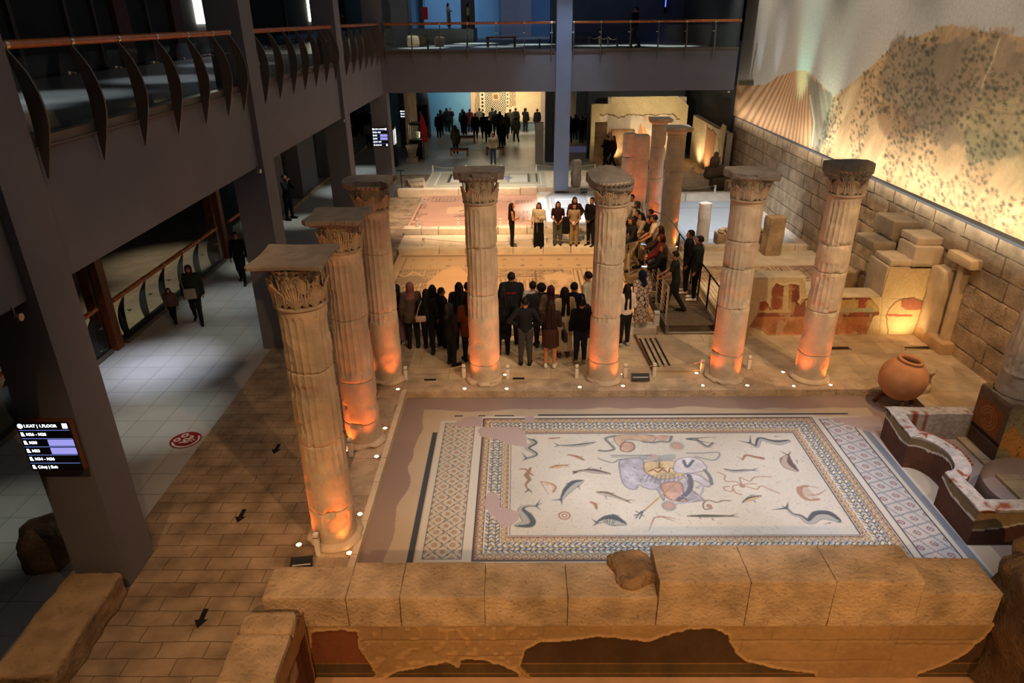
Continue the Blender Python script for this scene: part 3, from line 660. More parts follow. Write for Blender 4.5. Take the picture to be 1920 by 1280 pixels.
# sea creatures
def Z4(P): return [(900+x/5.0526, 780+y/5.0526) for x, y in P]
def Z5(P): return [(1280+x/5.0526, 780+y/5.0526) for x, y in P]
GREY, LIGHT, RUST, ROSE = hx('#4c5257'), hx('#9c9b93'), hx('#886450'), hx('#947565')
WD = 1/430.0
def creature(P, wd, dark, light, tail=None, fin=None, n=6, stripes=0):
    """P: body centre line (photo coordinates), wd: half widths"""
    P = pic.pts(P); k = len(P); Pp = smoothpath(P, n); ww = np.interp(np.linspace(0, 1, len(Pp)), np.linspace(0, 1, k), np.array(wd)*WD)
    T = np.gradient(Pp, axis=0); T /= np.linalg.norm(T, axis=1, keepdims=True); Nn = np.stack([-T[:, 1], T[:, 0]], 1)
    sg = 1 if Nn[len(Nn)//2, 1] < 0 else -1
    pic.line(Pp, ww+0.004, dark, raw=True)
    pic.line(Pp+Nn*sg*ww[:, None]*0.35, ww*0.58, light, 0.85, raw=True)
    pic.line(Pp-Nn*sg*ww[:, None]*0.3, ww*0.22, tuple(np.array(dark)*0.6), 0.6, raw=True)
    for i in range(stripes):
        j = int(len(Pp)*(0.3+0.5*i/max(stripes, 1))); pic.line([Pp[j]-Nn[j]*ww[j]*0.8, Pp[j]+Nn[j]*ww[j]*0.6], 0.006, tuple(np.array(dark)*0.5), 0.8, raw=True)
    e = Pp[-3]-Nn[-3]*sg*ww[-3]*0.2; pic.line([e, e], 0.012, (0.02, 0.02, 0.02), raw=True)
    if tail:
        for tp in tail: pic.line(np.vstack([Pp[0], pic.pts([tp])[0]]), np.array([ww[0]*0.8+0.006, 0.003]), dark, raw=True)
    for f in (fin or []):
        pic.line(pic.pts(f), np.linspace(0.012, 0.003, len(f)), dark, raw=True)
creature(Z4([(440, 400), (530, 360), (450, 300), (520, 250), (455, 215)]), (8, 16, 20, 22, 8), GREY, LIGHT, Z4([(395, 425), (400, 350)]), [Z4([(500, 215), (545, 235)])])
creature(Z4([(740, 275), (850, 280), (980, 270), (1095, 245)]), (5, 15, 22, 5), GREY, LIGHT, Z4([(695, 250), (705, 295)]))
creature(Z4([(670, 210), (710, 208), (760, 203)]), (8, 9, 2), RUST, ROSE, Z4([(635, 212)]))
creature(Z4([(845, 365), (920, 385), (985, 415)]), (6, 16, 8), RUST, ROSE, Z4([(825, 358), (825, 375)]), [Z4([(950, 385), (980, 378)])])
creature(Z4([(810, 465), (740, 475), (665, 488)]), (6, 20, 8), RUST, TAN, Z4([(860, 455), (850, 480)]), [Z4([(700, 475), (720, 455)])])
creature(Z4([(900, 530), (980, 515), (1080, 520), (1230, 545)]), (14, 12, 30, 8), hx('#554c4c'), hx('#9a8f86'), Z4([(875, 515), (880, 550)]), [Z4([(1020, 500), (1060, 480)]), Z4([(1140, 500), (1150, 480)])])
creature(Z4([(770, 790), (830, 700), (900, 640), (975, 610)]), (8, 34, 42, 8), GREY, LIGHT, Z4([(675, 795), (775, 840)]), [Z4([(820, 640), (870, 620)]), Z4([(930, 660), (950, 700)])])
creature(Z4([(1390, 800), (1290, 765), (1200, 735), (1115, 720)]), (8, 14, 26, 10), hx('#6a5a48'), LIGHT, Z4([(1445, 790), (1430, 825)]), [Z4([(1250, 730), (1280, 725)]), Z4([(1190, 760), (1200, 790)])])
creature(Z4([(1110, 1010), (1180, 980), (1260, 985), (1375, 1020)]), (8, 30, 60, 12), GREY, LIGHT, Z4([(1055, 970), (1070, 1040)]), [Z4([(1180, 950), (1260, 930), (1330, 945)])], stripes=6)
creature(Z4([(530, 850), (450, 850), (390, 880), (440, 950), (460, 1010), (340, 1035)]), (6, 9, 22, 45, 48, 10), GREY, LIGHT, Z4([(575, 785), (590, 820), (575, 890)]), [Z4([(450, 940), (455, 905)])])
creature(Z4([(1050, 815), (1090, 835), (1105, 880)]), (6, 14, 4), RUST, ROSE, Z4([(1035, 808)]))
creature(Z4([(575, 620), (660, 635), (710, 670), (690, 720)]), (2, 8, 12, 6), RUST, TAN, Z4([(650, 745)]), [Z4([(640, 650), (610, 640)])])
pic.line(Z4([(1600, 1080), (1650, 960), (1720, 950), (1860, 1000)]), [0.004, 0.012, 0.016, 0.004], RUST); pic.line(Z4([(1700, 945), (1800, 960), (1860, 975)]), 0.006, RUST)
def ringshape(c, r, col):
    for k_, (rr, cc) in enumerate(((r, col), (r*0.72, CREAM), (r*0.5, col), (r*0.25, CREAM))): pic.disc(c, rr, cc)
ringshape(Z4([(800, 940)])[0], 0.105, RUST)
# merman-like little figure at the left edge
pic.line(Z4([(480, 490), (440, 560), (470, 600), (430, 650), (460, 710)]), [0.02, 0.05, 0.035, 0.02, 0.012], hx('#7c6a55')); pic.line(Z4([(380, 500), (430, 500), (500, 560)]), 0.018, RUST); pic.line(Z4([(430, 720), (460, 690), (490, 720)]), 0.012, GREY)
# right half
creature(Z5([(640, 255), (700, 285), (730, 215), (820, 235), (900, 250), (1000, 235)]), (10, 18, 22, 26, 36, 18), GREY, LIGHT, Z5([(525, 232), (640, 185)]), [Z5([(870, 190), (930, 195)])])
creature(Z5([(40, 215), (120, 215), (180, 260), (240, 290), (290, 250)]), (8, 12, 14, 14, 6), GREY, LIGHT, Z5([(335, 265), (320, 195)]))
creature(Z5([(570, 410), (600, 370), (680, 385), (760, 400)]), (6, 10, 14, 16), RUST, ROSE, Z5([(510, 380), (560, 418)]))
creature(Z5([(1000, 370), (980, 420), (1010, 470), (1080, 515)]), (8, 48, 52, 14), hx('#5f5550'), hx('#a8958a'), Z5([(915, 325), (1025, 335)]), [Z5([(1080, 415), (1090, 450)]), Z5([(940, 400), (925, 440)])])
creature(Z5([(660, 510), (580, 515), (480, 520), (390, 500)]), (5, 14, 16, 4), GREY, LIGHT, Z5([(720, 490), (725, 520)]))
for P in ([(560, 650), (500, 620), (430, 620), (395, 600), (400, 560), (330, 530)], [(560, 650), (540, 580), (590, 600), (640, 615), (690, 575), (840, 575)], [(560, 650), (620, 670), (700, 690), (740, 660), (800, 680), (915, 730)],
          [(560, 650), (480, 660), (470, 710), (400, 700), (395, 670), (440, 665)], [(560, 650), (620, 640), (700, 640)], [(480, 690), (510, 730), (560, 742)]):
    pic.line(smoothpath(pic.pts(Z5(P))), 0.013, ROSE, raw=True)
pic.disc(Z5([(565, 660)])[0], 0.05, ROSE)
creature(Z5([(570, 815), (640, 780), (740, 755)]), (5, 22, 6), GREY, TAN, Z5([(565, 820)]), [Z5([(640, 750), (690, 745)]), Z5([(680, 800), (690, 820)])])
pic.line(smoothpath(pic.pts(Z5([(450, 800), (380, 800), (320, 815), (240, 795), (195, 830), (210, 880), (280, 870)]))), 0.014, hx('#6e6258'), raw=True); pic.disc(Z5([(250, 850)])[0], 0.05, ROSE)
creature(Z5([(450, 945), (330, 945), (200, 945), (45, 945)]), (5, 11, 15, 3), hx('#474b48'), hx('#6b6d62'), Z5([(540, 955), (515, 925)]), [Z5([(280, 970), (300, 990)]), Z5([(160, 950), (170, 975)])])
creature(Z5([(985, 870), (1040, 925), (1120, 950), (1200, 1000), (1280, 940), (1380, 940), (1470, 985)]), (10, 12, 18, 26, 44, 52, 22), GREY, LIGHT, Z5([(840, 888), (940, 850), (1000, 812)]), [Z5([(1240, 930), (1210, 950)]), Z5([(1470, 1000), (1515, 1012)]), Z5([(1400, 1010), (1340, 1020)])])
for k_ in range(6): pic.line(smoothpath(pic.pts(Z5([(1100+k_*14, 690-k_*4), (1160+k_*20, 745), (1250+k_*22, 775-k_*16)]))), 0.007, ROSE, raw=True)
pic.line(smoothpath(pic.pts(Z5([(1290, 680), (1180, 662), (1110, 680), (1120, 740), (1190, 790), (1300, 785)]))), [0.01]*6+[0.03]*6+[0.05]*6+[0.045]*6+[0.03]*6+[0.008], ROSE, raw=True)
# generic figure group in the middle (robed sea figures and animals, drawn plainly)
def G_(P): return [(900+x/5.0526, 780+y/5.0526) for x, y in P]
LIL, SHAD, FLESH = hx('#98949e'), hx('#5f606b'), hx('#a8877a')
def blob(P, col, a=1.0, edge=None, ew=.01, seed=3):
    Q = pic.pts(P); k = len(Q); Q = smoothpath(np.vstack([Q[-1:], Q, Q[:2]]), 5)[5:5*(k+1)]; w = pic._win(Q[:, 0].min(), Q[:, 0].max(), Q[:, 1].min(), Q[:, 1].max()); m = pic.mask_poly(Q, w)
    n = fbm(np.stack([pic.X[w], pic.Y[w], pic.X[w]*0], -1), 7, 3, seed); pic._put(w, m.astype(float), col, a); pic.A[w] *= np.where(m, .62+.76*n, 1)[..., None]
    if edge is not None: pic.line(np.vstack([Q, Q[:1]]), ew, edge, .8, raw=True)
blob(G_([(1280, 185), (1340, 300), (1380, 230), (1500, 230), (1560, 250), (1640, 240), (1640, 180)]), hx('#a58a74'), 0.9, edge=SHAD, ew=0.012)
pic.line(smoothpath(pic.pts(G_([(1280, 185), (1190, 210), (1230, 260), (1270, 310), (1200, 330), (1130, 325)]))), 0.03, hx('#6a6c68'), raw=True)
blob(G_([(1330, 300), (1360, 250), (1440, 250), (1465, 300), (1420, 335), (1350, 330)]), FLESH, 0.95, edge=hx('#4d4038'), ew=0.014)
pic.line(smoothpath(pic.pts(G_([(1550, 240), (1640, 250), (1700, 240), (1790, 240), (1815, 190)]))), 0.03, hx('#6b6e6a'), raw=True)
blob(G_([(1655, 185), (1800, 185), (1760, 230), (1690, 225)]), FLESH, 0.9)
pic.disc(G_([(1865, 280)])[0], 0.13, hx('#94897c')); pic.disc(G_([(1865, 285)])[0], 0.075, FLESH)
for k_ in range(14):
    a = k_*0.45; pic.line(G_([(1865+55*math.cos(a), 285+38*math.sin(a)), (1865+76*math.cos(a+.3), 285+52*math.sin(a+.3))]), 0.006, SHAD, .6)
body = [(1320, 430), (1400, 400), (1540, 410), (1560, 520), (1700, 600), (1880, 540), (1960, 600), (1990, 680), (2120, 790), (2090, 800), (1960, 800), (1880, 640), (1760, 700), (1740, 800), (1680, 700), (1600, 690), (1500, 650), (1480, 690), (1400, 680), (1350, 620), (1330, 540)]
blob(G_(body), LIL, 0.9, edge=SHAD, ew=0.012)
blob(G_([(1560, 440), (1640, 430), (1850, 430), (1960, 520), (1860, 580), (1700, 590), (1570, 530)]), hx('#b59f7a'), 0.95, edge=BROWN, ew=0.01)
for P in ([(1600, 520), (1640, 500), (1680, 530)], [(1690, 530), (1730, 500), (1770, 530)], [(1790, 530), (1800, 490), (1860, 500)], [(1660, 490), (1760, 490)], [(1700, 440), (1700, 490)]): pic.line(G_(P), 0.014, hx('#6b4a38'))
blob(G_([(1500, 400), (1600, 420), (1720, 430), (1840, 410), (1840, 360), (1700, 370), (1540, 370)]), hx('#7c7f7e'), 0.85)
pic.disc(G_([(1640, 385)])[0], 0.10, PINK)
pic.line(G_([(1245, 370), (1620, 372)]), 0.012, GREY); pic.line(G_([(1245, 385), (1500, 385)]), 0.008, GREY)
pic.line(smoothpath(pic.pts(G_([(1120, 400), (1250, 440), (1320, 410), (1400, 405)]))), 0.012, SHAD, raw=True)
for k_ in range(9): pic.line(G_([(1520+k_*45, 640-abs(k_-4)*6), (1560+k_*40, 560)]), 0.010, SHAD, 0.8)
blob(G_([(1720, 640), (1900, 630), (1930, 760), (1960, 810), (1800, 790), (1740, 720)]), FLESH, 0.95, edge=hx('#6b4e44'), ew=0.012)
pic.disc(G_([(1790, 850)])[0], 0.125, hx('#8d8a86')); pic.disc(G_([(1795, 845)])[0], 0.075, FLESH)
for k_ in range(12):
    a = k_*0.52; pic.line(G_([(1790+45*math.cos(a), 850+38*math.sin(a)), (1790+68*math.cos(a+.35), 850+56*math.sin(a+.35))]), 0.006, SHAD, .6)
pic.line(G_([(1930, 570), (1560, 890)]), 0.014, hx('#9a7c56'))
for P in ([(1560, 890), (1500, 930), (1460, 940)], [(1545, 905), (1510, 970)], [(1530, 900), (1475, 965)], [(1480, 900), (1550, 945)]): pic.line(G_(P), 0.011, GREY)
blob(Z5([(-60, 420), (40, 390), (140, 400), (220, 470), (210, 510), (60, 540), (-80, 520)]), hx('#b5b0b4'), 0.9, edge=SHAD, ew=0.01)
pic.line(smoothpath(pic.pts(Z5([(10, 420), (40, 480), (100, 420)]))), 0.03, SHAD, raw=True)
pic.line(smoothpath(pic.pts(Z5([(40, 350), (180, 350), (340, 345), (330, 400), (270, 415), (120, 380)]))), 0.018, hx('#7b7f80'), raw=True)
blob(Z5([(40, 540), (160, 560), (220, 600), (270, 640), (230, 670), (140, 620), (80, 600)]), hx('#a9a4a8'), 0.9, edge=SHAD, ew=0.012)
pic.line(smoothpath(pic.pts(Z5([(210, 510), (255, 570), (275, 640)]))), 0.035, hx('#6e6f70'), raw=True)
pic.line(smoothpath(pic.pts(Z5([(60, 560), (80, 640), (50, 720), (-40, 790)]))), 0.045, SHAD, raw=True)
pic.line(smoothpath(pic.pts(Z5([(130, 680), (190, 650), (180, 730), (100, 800), (-60, 830)]))), 0.02, LIL, raw=True)
rgm = np.random.default_rng(8)
for k_ in range(90):
    u0, v0 = rgm.uniform(1340, 2080), rgm.uniform(420, 780)
    q_ = pic.pts(G_([(u0, v0)]))[0]; ii, jj = int((q_[0]-pic.x0)/pic.res), int((q_[1]-pic.y0)/pic.res)
    if np.abs(pic.A[ii, jj]-np.array(hx('#b3aca0'))).sum() < .09: continue
    a_ = rgm.uniform(-.5, .9); L_ = rgm.uniform(15, 50); pic.line(smoothpath(pic.pts(G_([(u0, v0), (u0+L_*.5*math.cos(a_), v0+L_*.5*math.sin(a_)+6), (u0+L_*math.cos(a_), v0+L_*math.sin(a_))])), 4), .006, SHAD if k_ % 3 else hx('#c9c4be'), .7, raw=True)
# pinkish infill where the tesserae are lost
for P, sd in (([(895, 805), (905, 800), (970, 800), (985, 810), (990, 838), (950, 832), (930, 822), (900, 818)], 1), ([(985, 780), (1000, 780), (1004, 786), (992, 792), (984, 790)], 2),
          ([(906, 945), (918, 922), (934, 925), (938, 950), (975, 958), (972, 975), (948, 990), (936, 980), (915, 960)], 3), ([(845, 795), (880, 780), (905, 782), (903, 800), (870, 800)], 4), ([(1560, 783), (1650, 780), (1655, 806), (1640, 812), (1600, 800)], 5), ([(1632, 790), (1650, 785), (1655, 812), (1645, 820)], 6)):
    pic.poly(jag(pic.pts(P), 0.012, 5, sd), np.array(PINK)*1.02, raw=True)
mm = (pic.A.sum(-1) > 0); tess = (np.random.default_rng(1).random(X.shape)-0.5); pic.A *= (1+0.16*tess*(fld | inside))[..., None]
G3 = np.stack([X, Y, np.full(X.shape, 0.0)], -1)
tag(MB().grid(G3, pic.A).build('floor_mosaic', MT['mosaic']), 'large sea mosaic floor with fish, wave and braid borders, framed by fluted columns', 'mosaic')
# ------------------------------------------------------------------ middle mosaic behind the crowd (geometric carpet)
LB, LD = hx('#b79a78'), hx('#6d5a48')
def carpet(x0, x1, y0, y1, z, res, bg, dark, label, cells, seed, worn=0.5, nx=None, patches=(), extra=None):
    p = Pic(x0, x1, y0, y1, res, bg, flz(z)); X, Y = p.X, p.Y; P3 = np.stack([X, Y, X*0], -1)
    for (a, b_, c, d_, kind) in cells:
        m = (X > a) & (X < b_) & (Y > c) & (Y < d_)
        if kind == 'meander':
            s = 0.42; u = (X-a) % s/s; v = (Y-c) % s/s; q = np.maximum(abs(u-0.5), abs(v-0.5)); k = ((q*9) % 1 < 0.42) | (np.abs(u-v) < 0.05)
        elif kind == 'braid':
            s = 0.14; k = ((X/s+np.where((Y//(s/2)) % 2 == 0, 1, -1)*Y/s) % 1) < 0.42
        elif kind == 'lines': k = ((np.minimum(np.minimum(X-a, b_-X), np.minimum(Y-c, d_-Y))*9) % 1) < 0.35
        elif kind == 'dots':
            u = (X-a) % 0.62/0.62-0.5; v = (Y-c) % 0.62/0.62-0.5; r = abs(u)+abs(v); k = (r < 0.13) & (r > 0.06)
        elif kind == 'fish': k = ((X*7+np.sin(Y*14)*0.5) % 1 < 0.3)
        elif kind == 'weave': k = ((X*6 % 1 < 0.35) ^ (Y*6 % 1 < 0.35))
        elif kind == 'diag': k = (((X+Y)*3.6 % 1 < 0.14) | ((X-Y)*3.6 % 1 < 0.14))
        else: k = np.ones_like(m)
        p.A[m & k] = dark
        e = np.minimum(np.minimum(X-a, b_-X), np.minimum(Y-c, d_-Y)); p.A[(e > 0) & (e < 0.035)] = dark
    n = fbm(P3, 0.9, 4, seed); wear = smooth(worn-0.06, worn+0.06, n)
    p.A = p.A*(1-wear[..., None])+np.array(bg)*1.02*wear[..., None]
    if extra: extra(p)
    for P, c in patches: p.poly(jag(p.pts(P), 0.03, 6, 5), c, raw=True)
    p.A *= (1+0.16*(fbm(P3, 1.4, 4, seed+2)-0.5))[..., None]
    return tag(MB().grid(np.stack([X, Y, np.full(X.shape, z)], -1), p.A).build('floor_mosaic', MT['mosaic']), label, 'mosaic')
def ex_b(p):
    for P in ([(745, 520), (760, 515), (790, 518), (800, 528), (770, 535), (745, 532)], [(742, 540), (770, 545), (790, 560), (760, 570)], [(745, 575), (775, 585), (765, 610), (745, 615)]):
        p.poly(P, hx('#8b7767'), 0.8)
    p.line(smoothpath(p.pts([(742, 512), (760, 518), (775, 510), (790, 516)])), 0.03, hx('#d0b48c'), raw=True)
carpet(-4.2, 3.62, 16.4, 23.2, 0.0, 0.03, LB, LD, 'geometric mosaic carpet with meander panels just beyond the front crowd',
       [(-4.1, 3.5, 22.95, 23.05, 'solid'), (-3.9, 3.4, 21.6, 22.9, 'dots'), (-3.9, 1.45, 20.8, 21.5, 'meander'), (-3.9, -2.4, 19.5, 20.7, 'meander'), (-2.3, -1.9, 16.6, 20.7, 'braid'), (-1.8, -0.1, 20.0, 20.7, 'braid'),
        (-0.1, 0.45, 16.6, 20.7, 'lines'), (0.5, 1.7, 16.6, 21.4, 'meander'), (1.75, 2.05, 16.6, 21.5, 'lines'), (2.2, 3.3, 16.6, 21.6, 'dots'), (2.5, 2.56, 18, 21.5, 'solid')], 31, 0.62, patches=(([(800, 530), (830, 505), (862, 498), (880, 515), (880, 560), (850, 570), (805, 560)], hx('#c6a07a')),), extra=ex_b)
def ex_c(p):
    p.poly([(762, 378), (772, 374), (800, 375), (803, 379), (785, 384), (763, 383)], hx('#a39581')); p.line([(765, 380), (780, 378), (798, 379)], 0.03, hx('#6d6a60'))
    p.poly([(840, 388), (875, 386), (878, 398), (836, 401)], hx('#c9a88a')); p.line([(862, 396), (878, 392)], 0.05, hx('#6a6258'))
carpet(-4.3, 0.82, 25.3, 31.0, 0.22, 0.04, hx('#b48e7c'), hx('#6b564a'), 'worn pinkish mosaic with striped frames behind the rope posts, left of the white slab',
       [(-4.2, -3.7, 26, 31, 'weave'), (-3.8, -1.7, 29.9, 30.9, 'weave'), (-3.6, -3.0, 28.2, 29.9, 'lines'), (-1.75, -1.5, 25.4, 31, 'lines'), (-1.4, -0.9, 27.4, 29.4, 'lines'), (-0.5, 0.5, 25.6, 28.6, 'weave'), (-1.4, -0.3, 29.6, 30.9, 'weave'), (-0.1, 0.7, 28.5, 30.0, 'braid'), (-3.0, -1.9, 27.3, 27.6, 'weave')], 37, 0.50, extra=ex_c)
# white slab with octagonal frame
p = Pic(0.85, 4.1, 25.65, 31.3, 0.03, hx('#b6afa6'), flz(0.28)); X, Y = p.X, p.Y
octo = [(1022, 369), (1037, 358), (1080, 357), (1097, 362), (1108, 392), (1092, 405), (1040, 405), (1028, 396)]
p.poly(octo, hx('#8e877b')); p.poly([(1027, 370), (1040, 362), (1080, 361), (1092, 366), (1103, 391), (1090, 400), (1042, 400), (1032, 393)], hx('#9b9b9c'))
q = p.pts([(1027, 370), (1092, 366), (1103, 391), (1032, 393)]); inn = p.mask_poly(p.pts([(1027, 370), (1040, 362), (1080, 361), (1092, 366), (1103, 391), (1090, 400), (1042, 400), (1032, 393)]), (slice(0, p.nx), slice(0, p.ny)))
c0 = p.pts([(1064, 380)])[0]; rr_ = np.maximum(np.abs(X-c0[0])/1.0, np.abs(Y-c0[1])/1.35); p.A[inn & ((rr_*9 % 1) < 0.3) & (rr_ > 0.35)] = hx('#686b73'); p.A[inn & (rr_ < 0.5) & (rr_ > 0.42)] = hx('#c9c5be')
p.A *= (1+0.06*(fbm(np.stack([X, Y, X*0], -1), 1.5, 3, 9)-0.5))[..., None]
tag(MB().grid(np.stack([X, Y, np.full(X.shape, 0.285)], -1), p.A).build('floor_mosaic', MT['mosaic']), 'bright white slab with an octagonal framed mosaic in front of the slender blue pillar', 'mosaic')
# far pale panels
p = Pic(-4.25, 1.3, 31.5, 35.2, 0.04, hx('#aba48f'), flz(0.46)); X, Y = p.X, p.Y
for (a, b_, c, d_) in ((-3.9, -1.6, 32.0, 34.9), (-1.0, 1.1, 32.0, 34.9)):
    e = np.minimum(np.minimum(X-a, b_-X), np.minimum(Y-c, d_-Y)); p.A[e > 0] = hx('#9f9682'); p.A[(e > 0) & (e < 0.06)] = hx('#d1cbba'); p.A[(e > 0.5) & (e < 0.56)] = hx('#7c7466'); p.A[(e > 0.62)] = hx('#b3ad9f')
for (a, b_) in ((-3.35, -3.25), (-2.3, -2.2), (0.45, 0.52), (0.85, 0.92)): p.A[(X > a) & (X < b_) & (Y > 32.6) & (Y < 34.5)] = hx('#33363a')
p.line([(936, 333), (948, 331), (958, 333), (950, 336)], 0.10, hx('#5a6688')); p.line([(778, 336), (790, 334)], 0.06, hx('#77767a'))
tag(MB().grid(np.stack([X, Y, np.full(X.shape, 0.46)], -1), p.A).build('floor_mosaic', MT['mosaic']), 'pale far mosaic panels on the raised bed before the dark exhibition hall', 'mosaic')
# right-hand mosaics
carpet(5.45, 10.0, 19.9, 21.35, 0.135, 0.025, hx('#b99a7c'), hx('#5f4c42'), 'geometric mosaic strip behind the frescoed wall on the right',
       [(5.5, 6.6, 20.0, 21.3, 'meander'), (6.7, 7.2, 20.0, 21.3, 'lines'), (7.3, 8.0, 20.1, 21.2, 'diag'), (8.1, 8.6, 20.0, 21.3, 'lines'), (8.7, 9.9, 20.0, 21.3, 'meander')], 51, 0.75)
def ex_w(p):
    X, Y = p.X, p.Y; m = (X > 6.0) & (X < 9.0) & (Y > 24.0) & (Y < 28.6); e = np.minimum(np.minimum(X-6.0, 9.0-X), np.minimum(Y-24, 28.6-Y)); p.A[(e > 0) & (e < 0.05)] = hx('#75797f'); p.A[(e > 0.12) & (e < 0.15)] = hx('#8b8f92')
    k = (e > 0.3) & ((((X+Y)*4) % 1 < 0.12) & (((X-Y)*4) % 1 < 0.5)); p.A[k] = hx('#90877a')
carpet(5.5, 9.75, 23.2, 29.75, 0.2, 0.035, hx('#a3a5a4'), hx('#8a8c8c'), 'blue-white mosaic field behind the short broken column, along the long stone wall', [], 55, 0.9, extra=ex_w)
slab('floor', 5.4, 10.2, 23.2, 29.8, -0.2, 0.19, MT['slabpale'])
# ------------------------------------------------------------------ columns
def shaft(parent, r0, r1, z0, z1, seams, fl_lo, fl_hi, seed, nf=20, nth=200, dz=0.03, plain=(), name='shaft', flat=None, ragged=0.0, m='col'):
    zs = np.arange(z0, z1+1e-6, dz)
    for s in seams: zs = np.concatenate([zs, [s-0.012, s-0.004, s+0.004, s+0.012]])
    zs = np.unique(np.round(zs, 4)); th = np.linspace(0, 2*math.pi, nth, endpoint=False)
    Z, T = np.meshgrid(zs, th, indexing='ij')
    P = np.stack([np.cos(T)*r0, np.sin(T)*r0, Z], -1); Pn = P+seed*13.7
    tt = (Z-z0)/(z1-z0); R = r0*(1-tt)+r1*tt
    u = (T/(2*math.pi)*nf) % 1.0; arc = np.sqrt(np.clip(1-(2*u-1)**2/0.80, 0, 1))
    lo = fl_lo+0.03*np.sin(T*3+seed)+0.03; hi = fl_hi-0.085+0.085*arc
    k = smooth(0, 0.02, Z-lo)*smooth(0, 0.012, hi-Z)
    wear = fbm(Pn, 2.0, 3, seed); k = k*(1-0.85*smooth(0.60, 0.72, wear))
    for (a, b_, t0, t1) in plain: k = k*(1-((Z > a) & (Z < b_) & (((T-t0) % (2*math.pi)) < t1)))
    fl_ = np.clip(1-(2*u-1)**2/0.80, 0, 1)**0.55
    R = R-0.017*fl_*k
    shade = np.ones_like(R)
    for i, s in enumerate(seams):
        wig = s+0.02*(vnoise(Pn*[1, 1, 0], 3.0, seed+i)-0.5)*2
        d = np.abs(Z-wig); g = np.exp(-(d/0.009)**2); R = R-0.024*g; shade *= 1-0.15*g
        chip = smooth(0.60, 0.70, vnoise(Pn*[1, 1, 0.6]+i*7, 4.5, seed+40+i))*np.exp(-(d/0.05)**2); R = R-0.035*chip
    R = R+0.010*(fbm(Pn, 3.0, 4, seed+3)-0.5)*2+0.0035*(fbm(Pn, 22, 2, seed+4)-0.5)*2
    pits = smooth(0.80, 0.88, vnoise(Pn, 19, seed+5)); R = R-0.010*pits
    big = smooth(0.70, 0.78, vnoise(Pn, 3.2, seed+6)); R = R-0.018*big
    if ragged: Z = Z-ragged*np.maximum(0, tt-0.9)*10*vnoise(Pn*[1, 1, 0], 4, seed+9)
    off = np.zeros(Z.shape+(2,)); rg = np.random.default_rng(seed); bounds = sorted(seams)
    for i, s in enumerate(bounds):
        dx, dy = rg.normal(0, 0.004, 2); off[Z > s] += (dx, dy)
    col = np.stack([shade]*3, -1)*(0.92+0.2*fbm(Pn, 1.3, 3, seed+8))[..., None]
    G = np.stack([R*np.cos(T)+off[..., 0], R*np.sin(T)+off[..., 1], Z], -1)
    b = MB().grid(G, col, cv=True, flip=True)
    b.add(np.vstack([G[-1], [[0, 0, z1-ragged*0.5]]]), [[i, (i+1) % nth, nth] for i in range(nth)], (0.95, .95, .95))
    return b.build(name, MT[m], parent, smooth=True)
def base_ring(parent, r, z0, seed, h=0.10, out=0.10):
    pr = [(r+out*0.75, z0-0.02), (r+out, z0+h*0.25), (r+out*0.98, z0+h*0.5), (r+out*0.7, z0+h*0.85), (r+0.01, z0+h), (r-0.04, z0+h+0.01)]
    def fn(P):
        n = fbm(P+seed*9.1, 3.5, 3, seed); k = 1-0.16*smooth(0.52, 0.72, n); P = P.copy(); P[..., 0] *= k; P[..., 1] *= k; P[..., 2] += 0.01*(n-0.5); return P
    return MB().lathe(smoothpath(pr, 3), 64, fn=fn).build('base_ring', MT['col'], parent, smooth=True)
def leaf(b, ang, r0, z0, h, W, curl, lean=0.0, col=(1, 1, 1)):
    """acanthus leaf: fingers fanning out from the stalk over a thin backing, tips curling forward"""
    t = np.linspace(0, 1, 12); n = 4 if W > .1 else 2
    for k in range(-n, n+1):
        q = k/n; L = 1-0.42*abs(q)**1.3; z = z0+h*L*(t-0.10*smooth(.8, 1, t))*1.0; a = ang+(W/r0)*q*(0.18+0.95*np.sin(t*math.pi*0.55))
        R = r0+0.012+0.012*t+curl*L*smooth(0.55, 1.0, t)**1.3+0.016*(1-abs(q))
        b.tube(np.stack([R*np.cos(a), R*np.sin(a), z], -1), (0.0105+0.0065*np.sin(np.clip(t, 0, .97)*math.pi*.9))*(1.25 if k == 0 else 1.0)*(W/.125)**.4, 6, col)
    u = np.linspace(-1, 1, 7); T, U = np.meshgrid(t, u, indexing='ij'); A = ang+U*W/r0*0.62*np.sin(0.5+T*2.0); R = r0+0.004+curl*0.7*smooth(0.6, 1.0, T)-0.012*U**2
    G = np.stack([R*np.cos(A), R*np.sin(A), z0+h*0.9*T*(1-0.3*U**2)], -1); b.grid(G, col); b.grid(G*[1, 1, 1], col, flip=True)
def spiral(b, c, ax, up, r, w, turns=1.6):
    c = np.array(c, float); ax = np.array(ax, float); up = np.array(up, float); n = 26
    s = np.linspace(0, 1, n); a = s*turns*2*math.pi; rr = r*(1-0.82*s)
    pts = c+ax*(rr*np.cos(a))[:, None]+up*(rr*np.sin(a))[:, None]
    b.tube(pts, w*(1-0.4*s), 6)
